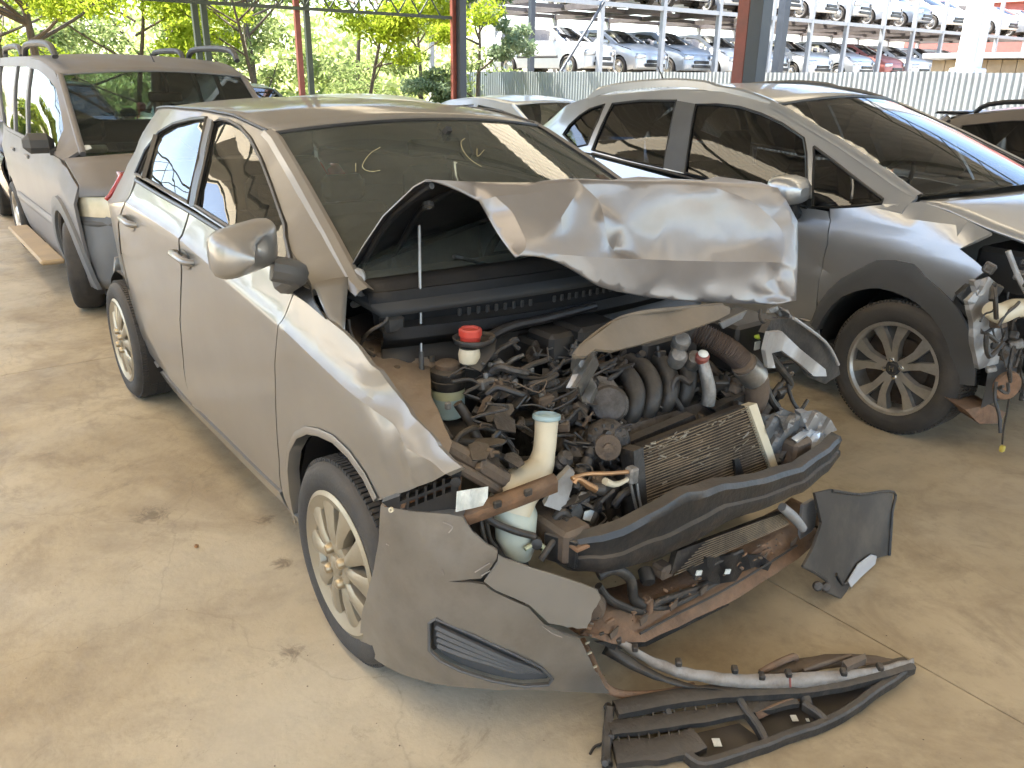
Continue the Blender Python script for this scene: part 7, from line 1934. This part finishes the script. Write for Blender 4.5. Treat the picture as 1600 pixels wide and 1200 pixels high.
m = MB(); m.tube([(-.62, .05, 1.60), (-.68, .05, 1.64), (-.85, .05, 1.76)], [.012, .006, .003], 6); m.build('aerial', M['black'], vn)
m = MB(); m.box((.06, 0, 1.03), (.22, 1.3, .03), bev=.01); m.build('cowl_panel', M['black'], vn)
m = MB(); m.box((.115, -.60, 1.085), (.05, .14, .04), np.array(Matrix.Rotation(.6, 3, 'Y')), bev=.008); m.build('paper_box', M['label'], vn)
m = MB(); m.box((-.30, .0, 1.40), (.03, .24, .07), bev=.015); m.build('rear_view_mirror', M['inner'], vn)
for c in list(vn.children):
    if c.name.split('.')[0] == 'door_mirror': c.data.materials[0] = M['darkgrey']

def park(src, label, cat_name, paint, loc, rz=0.0, group=None, sc=1.0):
    c = copy_tree(src); c.location = loc; c.rotation_euler = (0, 0, rz); c['label'] = label; c['category'] = 'car'
    c.name = cat_name
    if group: c['group'] = group
    elif 'group' in c: del c['group']
    c.scale = (sc, sc, sc)
    for o in c.children_recursive:
        for s_ in o.material_slots:
            if s_.material == M['whitepaint']:
                s_.link = 'OBJECT'; s_.material = paint
    return c
hatch0, _h = plain_car('pale_hatchback', 'pale silver hatchback parked behind the wrecked hatchback next to the van', 'car', M['whitepaint'], 'hatch')
hatch0.location = (-4.35, 2.25, 0); hatch0.scale = (1, 1, .955)
sedan0, _s = plain_car('parked_sedan', 'pale silver sedan behind the crossover with its windscreen in view', 'car', M['whitepaint'], 'sedan')
sedan0.location = (-4.75, 4.6, 0); sedan0.scale = (1, 1, .945)
wagon0, _w = plain_car('white_wagon', 'white station wagon on the lower rack deck at its left end', 'car', M['whitepaint'], 'wagon', group='cars on the storage racks')
def recolor(root, paint):
    for o in root.children_recursive:
        for s_ in o.material_slots:
            if s_.material == M['whitepaint']: s_.link = 'OBJECT'; s_.material = paint
dk, _d = plain_car('dark_hatchback', 'dark brown hatchback with black roof rails at the right edge', 'car', M['darkpaint'], 'hatch', rails=True, glassm=M['tintglass'])
dk.location = (1.2, 5.62, 0)
m = MB(); m.loft([[(x, y, z) for y in np.linspace(-.56, .56, 9)] for x, z in ((-2.60, 1.375), (-2.78, 1.372), (-2.80, 1.352), (-2.62, 1.345))]); m.build('roof_spoiler', M['darkpaint'], dk, thick=.01)
park(sedan0, 'dark green sedan in the second row behind the van', 'dark_green_sedan', M['greenpaint'], (-9.1, 2.5, 0))
park(hatch0, 'dark car behind the van with one front tyre showing at the left edge', 'dark_hatchback', M['darkpaint'], (-9.25, .17, 0))

# ------------------------------------------------------------------ storage racks with cars
def at_u(u, d, z): 
    q = tp(u, d); return np.array([q[0], q[1], z])
def on_x(u, x, z):
    q = P(u, 119, 'x', x); return np.array([q[0], q[1], z])
D1, D2 = 1.62, 3.66
RX = -17.3
rk_ = thing('storage_rack', 'two storey galvanised steel car storage rack behind the fence', 'rack', (RX, 24, 0))
rl = np.array(rk_.location)
front_line = [on_x(u, RX, 0) for u in (829, 935, 1030, 1115, 1197, 1257, 1312, 1368, 1415, 1460, 1500, 1545, 1590)]
for i, p in enumerate(front_line):
    q = p - rl; q2 = q + V(-5.2, 0, 0)
    for a in (q, q2):
        m = MB(); m.box(a + V(0, 0, 3.0), (.14, .14, 6.0)); m.build('rack_post', M['postdark'] if (i in (0,) and a is q) else M['rackpost'], rk_)
    for z in (D1 - .12, D2 - .12):
        m = MB(); m.bar(q + V(0, 0, z), q2 + V(0, 0, z), .10, .16); m.build('rack_beam', M['rackrust'], rk_)
for a, b in zip(front_line[:-1], front_line[1:]):
    for z in (D1 - .09, D2 - .09):
        for k in (0, -1.7, -3.5, -5.2):
            m = MB(); m.bar(a - rl + V(k, 0, z), b - rl + V(k, 0, z), .12, .12); m.build('deck_beam', M['rackpost'] if k == 0 else M['rackrust'], rk_)
m = MB(); m.bar(on_x(938, RX + .1, 3.6) - rl, on_x(868, RX + .1, 1.5) - rl, .06, .06); m.build('diagonal_brace', M['postdark'], rk_)
m = MB(); q = on_x(1213, -9.0, 0); m.bar(q - rl, q - rl + V(0, 0, 6.0), .16, .16); m.build('free_post', M['postdark'], rk_)
G = 'cars on the storage racks'
wagon0.location = (RX - .9, 16.0, D1); wagon0.rotation_euler.z = R(9)
lower = [('sedan', 'palepaint', 18.3, 'silver sedan on the lower rack, second from the left'), ('hatch', 'bluepaint', 20.4, 'dull blue hatchback on the lower rack, third from the left'), ('sedan', 'whitepaint', 22.6, 'white sedan on the lower rack, fourth from the left'), ('wagon', 'palepaint', 24.9, 'silver wagon on the lower rack, fifth from the left'), ('sedan', 'whitepaint', 27.2, 'white sedan on the lower rack, sixth from the left'), ('hatch', 'palepaint', 29.5, 'silver hatchback on the lower rack, seventh from the left'), ('sedan', 'redpaint', 31.8, 'faded red sedan on the lower rack, eighth from the left'), ('sedan', 'whitepaint', 34.1, 'white sedan on the lower rack, ninth from the left'), ('wagon', 'palepaint', 36.5, 'silver wagon on the lower rack, tenth from the left')]
upper = [('sedan', 'whitepaint', 17.6, 'white sedan on the upper rack, first from the left'), ('wagon', 'palepaint', 19.9, 'silver wagon on the upper rack, second from the left'), ('sedan', 'palepaint', 22.2, 'silver sedan on the upper rack, third from the left'), ('hatch', 'whitepaint', 24.5, 'white hatchback on the upper rack, fourth from the left'), ('sedan', 'whitepaint', 26.8, 'white sedan on the upper rack, fifth from the left'), ('wagon', 'palepaint', 29.1, 'silver wagon on the upper rack, sixth from the left'), ('sedan', 'whitepaint', 31.4, 'white sedan on the upper rack, seventh from the left'), ('hatch', 'bluepaint', 33.7, 'dull blue hatchback on the upper rack, eighth from the left'), ('sedan', 'whitepaint', 36.0, 'white sedan on the upper rack, ninth from the left')]
lower += [('sedan', 'whitepaint', 38.9, 'white sedan on the lower rack partly behind the white gate post')]
upper += [('wagon', 'palepaint', 38.4, 'silver wagon on the upper rack just left of the white gate post'), ('sedan', 'whitepaint', 40.8, 'white sedan on the upper rack behind the white gate post'), ('sedan', 'palepaint', 43.3, 'silver sedan at the right end of the upper rack'), ('wagon', 'whitepaint', 45.8, 'white wagon on the upper rack at the picture edge')]
src_ = {'sedan': sedan0, 'wagon': wagon0, 'hatch': hatch0}
rr_ = random.Random(3)
for lst, z in ((lower, D1), (upper, D2)):
    for kd, pt, y, lb_ in lst:
        park(src_[kd], lb_, 'racked_' + {'sedan': 'sedan', 'wagon': 'wagon', 'hatch': 'hatchback'}[kd], M[pt], (RX - .9 + rr_.uniform(-.25, .25), y, z), R(rr_.uniform(-4, 7)), G)
recolor(sedan0, M['palepaint']); recolor(hatch0, M['palepaint'])
# thick white post, tan hut and red roof at the right
t = thing('white_gate_post', 'thick white post behind the fence near the right edge', 'post', tuple(at_u(1510, 16.2, 0)))
m = MB(); m.box((0, 0, 2.9), (.30, .30, 5.8), bev=.02); m.build('shaft', M['whitewall'], t); m = MB(); m.box((0, 0, 1.75), (.42, .42, .12), bev=.02); m.build('collar', M['whitewall'], t)
hp_ = at_u(1575, 17.5, 0)
t = thing('board_hut', 'tan boarded hut with grey flat roof behind the fence', 'hut', tuple(hp_))
for i in range(9):
    m = MB(); m.box((-.95 + i * .24, -.6, .98), (.232, .03, 1.96), bev=.004); m.build('board', M['tanwood'], t)
m = MB(); m.box((0, 0, 2.02), (2.4, 1.5, .09), bev=.01); m.build('flat_roof', M['rackpost'], t); m = MB(); m.box((0, 0, .97), (2.1, 1.1, 1.94)); m.build('core', M['rackrust'], t)
bp_ = at_u(1640, 60, 0)
t = thing('red_shed', 'far dull red building at the top right corner', 'building', tuple(bp_))
m = MB(); m.box((0, 0, 2.9), (14, 8, 5.8)); m.build('wall', M['brickred'], t, smooth=False)
m = MB(); m.prism([(-7.4, -4.4, 5.8), (-7.4, 4.4, 5.8), (-7.4, 0, 10)], (14.8, 0, 0)); m.build('roof', M['brickred'], t, smooth=False)
# ------------------------------------------------------------------ broken pieces on the floor
# black bumper corner standing on the floor, seen from inside
g0 = PZ(1310, 932, 0)
bk = thing('bumper_corner', 'black inside of a broken bumper corner lying on floor past the rusty crossmember', 'car part', (g0[0], g0[1], 0))
ply = [(1248, 882), (1266, 850), (1280, 815), (1268, 768), (1300, 764), (1350, 774), (1396, 768), (1395, 800), (1392, 868), (1372, 876), (1340, 908), (1316, 936), (1285, 922), (1290, 905), (1268, 890)]
_ga, _gb = PZ(1314, 936, 0), PZ(1392, 869, 0); _gt = (_gb - _ga) / np.linalg.norm(_gb - _ga); _gn = V(_gt[1], -_gt[0], 0)
def bk_pt(u, v):
    # an upright skin on the floor line, leaning back and bowed
    n_ = _gn + V(0, 0, .25); d = ray(u, v); t = ((_ga - CAM) @ n_) / (d @ n_); p = CAM + t * d
    s_ = (p - _ga) @ _gt
    return p - root_offset(bk) - _gn * (.03 * math.sin(s_ * 7)) * .5
sheet('skin', ply, bk_pt, M['tanpanel'] if False else M['innerblack'], bk, res=12, flange=.008, out=(1, -1, 0), sharp=30)
m = MB(); m.prism([bk_pt(*p) + V(.008, -.008, 0) for p in [(1326, 905), (1345, 880), (1366, 866), (1374, 868), (1372, 880), (1350, 900), (1332, 915)]], (.004, -.004, 0)); m.build('bare_patch', M['clearlens'], bk)
T('torn_edge', [bk_pt(*p) + V(.004, -.004, 0) for p in [(1246, 880), (1268, 892), (1288, 906)]], .004, M['hoseblack'], parent=bk)
T('edge_bead', [bk_pt(*p) + V(.003, -.003, 0) for p in [(1300, 766), (1350, 774), (1396, 768), (1395, 800), (1392, 868)]], .005, M['blackdirty'], parent=bk)
T('rib', [bk_pt(*p) + V(.004, -.004, 0) for p in [(1305, 895), (1318, 912), (1330, 905)]], .005, M['hoseblack'], parent=bk)
for (u, v) in ((1270, 918), (1284, 920)):
    m = MB(); m.lathe([(.012, -.008), (.016, 0), (.012, .01), (.001, .012)], bk_pt(u, v) + V(0, 0, .012), (.6, -.6, .5), 12); m.build('fixing', M['dirtymetal'], bk)

# lower grille lying on the floor with its pale strip
g0 = PZ(1150, 1120, 0)
gr = thing('broken_grille', 'broken black lower grille with pale strip lying on the floor', 'car part', (g0[0], g0[1], 0))
GO = np.array([g0[0], g0[1], 0.0])
def G3(u, v, z): return PZ(u, v, z) - GO
def ribbon(nm, top, bot, z0, z1, mt, k=3, th=.004, lift=None):
    a = catmull([G3(u, v, z1 if lift is None else lift[i][1]) for i, (u, v) in enumerate(top)], [0] * len(top), k)[0]; b = catmull([G3(u, v, z0 if lift is None else lift[i][0]) for i, (u, v) in enumerate(bot)], [0] * len(bot), k)[0]
    a = [p + V(0, 0, .006 * mnoise.noise(Vector(p * 30))) + .004 * V(mnoise.noise(Vector(p * 25)), mnoise.noise(Vector(p * 25 + V(5, 5, 5))), 0) for p in a]; b = [p + V(.004 * mnoise.noise(Vector(p * 33)), 0, .006 * mnoise.noise(Vector(p * 27))) for p in b]
    m = MB(); m.loft([list(t_) for t_ in zip(a, [x * .5 + y * .5 + V(.003, -.003, .001) for x, y in zip(a, b)], b)]); return m.build(nm, mt, gr, thick=th)
# pale arched strip
top = [(948, 988), (985, 1008), (1040, 1034), (1090, 1046), (1150, 1052), (1200, 1052), (1260, 1050), (1330, 1046), (1390, 1038), (1428, 1029)]
bot = [(950, 998), (985, 1022), (1040, 1052), (1090, 1066), (1150, 1074), (1200, 1076), (1260, 1074), (1330, 1064), (1390, 1050), (1428, 1040)]
zz = [(.17, .20), (.14, .175), (.10, .135), (.085, .12), (.075, .11), (.07, .105), (.065, .10), (.055, .085), (.05, .075), (.045, .065)]
st_ = ribbon('pale_strip', top, bot, 0, 0, M['palestrip'], lift=zz)
ribbon('strip_shelf', [(950, 1000), (985, 1026), (1040, 1056), (1090, 1070), (1150, 1077), (1200, 1079)], [(940, 1020), (985, 1045), (1040, 1068), (1090, 1076), (1150, 1079), (1200, 1080)], 0, 0, M['blackdirty'], lift=[(.13, .165), (.11, .135), (.085, .095), (.075, .08), (.068, .07), (.064, .065)])
for (u, v, z) in ((992, 1012, .17), (1060, 1035, .14), (1148, 1046, .125), (1190, 1056, .10), (1232, 1052, .11), (1318, 1050, .09), (1375, 1042, .085), (966, 1000, .19)):
    m = MB(); m.box(G3(u, v, z), (.016, .024, .016), np.array(Matrix.Rotation(R(50), 3, 'Z')), bev=.003); m.build('clip_tab', M['blackdirty'], st_)
for (u, v0, v1) in ((1148, 1040, 1062), (1234, 1052, 1074)):
    m = MB(); m.tube([G3(u, v0, .115), G3(u + 1, v1, .08)], .003, 5, smooth=False); m.build('red_tape', M['postred'], st_)
# rusty U bracket on the left end
T('end_bracket', [G3(908, 1000, .15), G3(920, 1022, .13), G3(934, 1055, .09), G3(952, 1078, .06), G3(985, 1086, .05), G3(1040, 1082, .05), G3(1085, 1070, .06)], [.012, .012, .012, .012, .011, .010, .008], M['rust'], parent=gr)
for (u, v, z) in ((918, 1004, .16), (921, 1020, .15), (929, 1042, .12)):
    m = MB(); m.box(G3(u, v, z), (.004, .014, .006)); m.build('bare_patch', M['cream'], gr)
# rear ramp behind the strip
ribbon('back_flange', [(1190, 1052), (1230, 1034), (1290, 1022), (1350, 1022), (1400, 1030)], [(1195, 1058), (1240, 1050), (1290, 1044), (1350, 1040), (1400, 1036)], 0, 0, M['rustdust'], lift=[(.075, .08), (.07, .075), (.065, .07), (.06, .065), (.055, .06)])
T('broken_lug', [G3(1188, 1050, .09), G3(1215, 1036, .10), G3(1240, 1026, .10), G3(1245, 1032, .08)], [.008, .010, .010, .006], M['rust'], parent=gr)
T('broken_lug', [G3(1255, 1048, .09), G3(1290, 1036, .09), G3(1330, 1024, .09)], [.006, .008, .005], M['rustdust'], parent=gr)
m = MB(); m.prism([G3(1315, 1042, .085), G3(1350, 1030, .085), G3(1352, 1038, .08), G3(1322, 1052, .08)], (0, 0, .02)); m.build('lug_block', M['rustdust'], gr)
# black grille body: long bars and cross bars round open cells
def gbar(nm, pts, w0, h, mt=None, z=.02): 
    pp = catmull([G3(u, v, z if len(q) == 0 else q[0]) for u, v, *q in pts], [0] * len(pts), 4)[0]
    m = MB(); rows = []
    pp = [p + .004 * V(mnoise.noise(Vector(p * 22)), mnoise.noise(Vector(p * 22 + V(7, 1, 3))), mnoise.noise(Vector(p * 22 + V(2, 9, 4)))) for p in pp]
    for i, p in enumerate(pp):
        t_ = pp[min(i + 1, len(pp) - 1)] - pp[max(i - 1, 0)]; t_[2] = 0; t_ /= np.linalg.norm(t_) + 1e-9; n_ = V(-t_[1], t_[0], 0)
        rows.append([p + n_ * w0 + V(0, 0, -h), p + n_ * w0 + V(0, 0, h * .6), p + n_ * w0 * .6 + V(0, 0, h), p - n_ * w0 * .6 + V(0, 0, h), p - n_ * w0 + V(0, 0, h * .6), p - n_ * w0 + V(0, 0, -h)])
    m.loft(rows, closed=True); return m.build(nm, mt or M['blackdirty'], gr, sharp=35)
gbar('long_bar', [(962, 1108, .05), (1030, 1096, .055), (1090, 1086, .06), (1160, 1080, .06), (1240, 1076, .055), (1330, 1062, .05), (1420, 1038, .05)], .026, .011)
gbar('long_bar', [(952, 1140, .035), (1040, 1128, .035), (1110, 1118, .035), (1180, 1104, .035), (1240, 1092, .035)], .024, .009)
gbar('long_bar', [(960, 1178, .02), (1020, 1172, .02), (1060, 1166, .022), (1092, 1156, .022)], .036, .011)
gbar('front_lip', [(1072, 1180, .02), (1100, 1194, .018), (1150, 1180, .018), (1210, 1158, .018), (1270, 1138, .02), (1330, 1108, .025), (1380, 1072, .035), (1425, 1042, .045)], .012, .014)
T('chrome_edge', [G3(1074, 1184, .012), G3(1098, 1199, .010), G3(1150, 1186, .010), G3(1210, 1164, .010), G3(1265, 1145, .010)], .004, M['galv'], parent=gr)
gbar('cross_bar', [(953, 1108, .045), (950, 1140, .03), (948, 1170, .02), (950, 1196, .012)], .012, .012)
gbar('cross_bar', [(1150, 1082, .06), (1165, 1110, .04), (1185, 1135, .028), (1196, 1158, .02)], .010, .012)
gbar('cross_bar', [(1040, 1098, .05), (1046, 1120, .035)], .008, .010)
gbar('cross_bar', [(1255, 1100, .035), (1280, 1118, .028), (1290, 1130, .022)], .010, .012)
gbar('cross_bar', [(1252, 1078, .05), (1262, 1104, .03)], .012, .012)
# dark backing sheets of the cells
for pl in ([(1085, 1146), (1155, 1130), (1190, 1155), (1120, 1182), (1095, 1188)], [(1165, 1108), (1250, 1096), (1288, 1126), (1200, 1154)], [(1262, 1090), (1340, 1070), (1380, 1060), (1330, 1102), (1290, 1124)]):
    sheet('cell_back', pl, lambda u, v: G3(u, v, .006 + .003 * math.sin(u * .1)), M['hoseblack'], gr, res=20, flange=.003, out=(0, 0, 1))
for k in range(16):      # thin stiffening ribs between the long bars
    t = k / 15; u0 = 968 + 250 * t; v0 = 1112 - 24 * t
    m = MB(); m.prism([G3(u0, v0, .05), G3(u0 + 4, v0 + 20 - 6 * t, .035), G3(u0 + 4, v0 + 22 - 6 * t, .014), G3(u0, v0 + 2, .03)], (.003, .002, 0)); m.build('rib', M['blackdirty'], gr)
for k in range(8):
    t = k / 7; u0 = 965 + 110 * t; v0 = 1150 - 12 * t
    m = MB(); m.prism([G3(u0, v0, .034), G3(u0 + 3, v0 + 14, .028), G3(u0 + 3, v0 + 15, .006), G3(u0, v0 + 2, .01)], (.003, .002, 0)); m.build('rib', M['blackdirty'], gr)
m = MB(); m.prism([G3(1180, 1112, .04), G3(1248, 1084, .05), G3(1250, 1092, .03), G3(1185, 1122, .02)], (0.004, -.004, 0)); m.build('inner_wall', M['rust'], gr)
for (u, v, s_) in ((1120, 1160, .02), (1241, 1122, .016), (1262, 1125, .008)):
    m = MB(); m.box(G3(u, v, .014), (s_, s_ * 1.3, .002), np.array(Matrix.Rotation(R(55), 3, 'Z'))); m.build('paper_scrap', M['label'], gr)
for (u, v) in ((950, 1105), (946, 1190), (955, 1150)):
    m = MB(); m.lathe([(.010, -.01), (.012, .0), (.008, .012), (.001, .013)], G3(u, v, .03), (.5, -.6, .3), 10); m.build('fixing', M['dirtymetal'], gr)
T('loose_tab', [G3(948, 1160, .01), G3(930, 1166, .008), G3(922, 1178, .006)], .0035, M['hoseblack'], parent=gr)
# small nut on the floor
q = PZ(307, 855, 0); nt_ = thing('loose_nut', 'tiny brass nut lying alone on the concrete floor', 'nut', (q[0], q[1], 0))
m = MB(); m.lathe([(.006, 0), (.008, .002), (.008, .008), (.006, .010), (.004, .010), (.004, .002)], (0, 0, .0), n=6, close=False); m.build('nut', M['copper'], nt_)
# dead leaves and grit
rn = random.Random(9)
m = MB()
for i in range(170):
    u, v = rn.uniform(0, 1600), rn.uniform(560, 1200)
    p = PZ(u, v, .003); s_ = rn.uniform(.001, .003); a = rn.uniform(0, 6)
    m.add([p + V(math.cos(a + k) * s_, math.sin(a + k) * s_, 0) for k in (0, 1.9, 3.3, 5)] + [p + V(0, 0, s_ * .7)], [(0, 1, 4), (1, 2, 4), (2, 3, 4), (3, 0, 4)])
tag(m.build('floor_grit', M['rustdust'], smooth=False), 'fine grit scattered over the concrete floor', 'grit', kind='stuff')
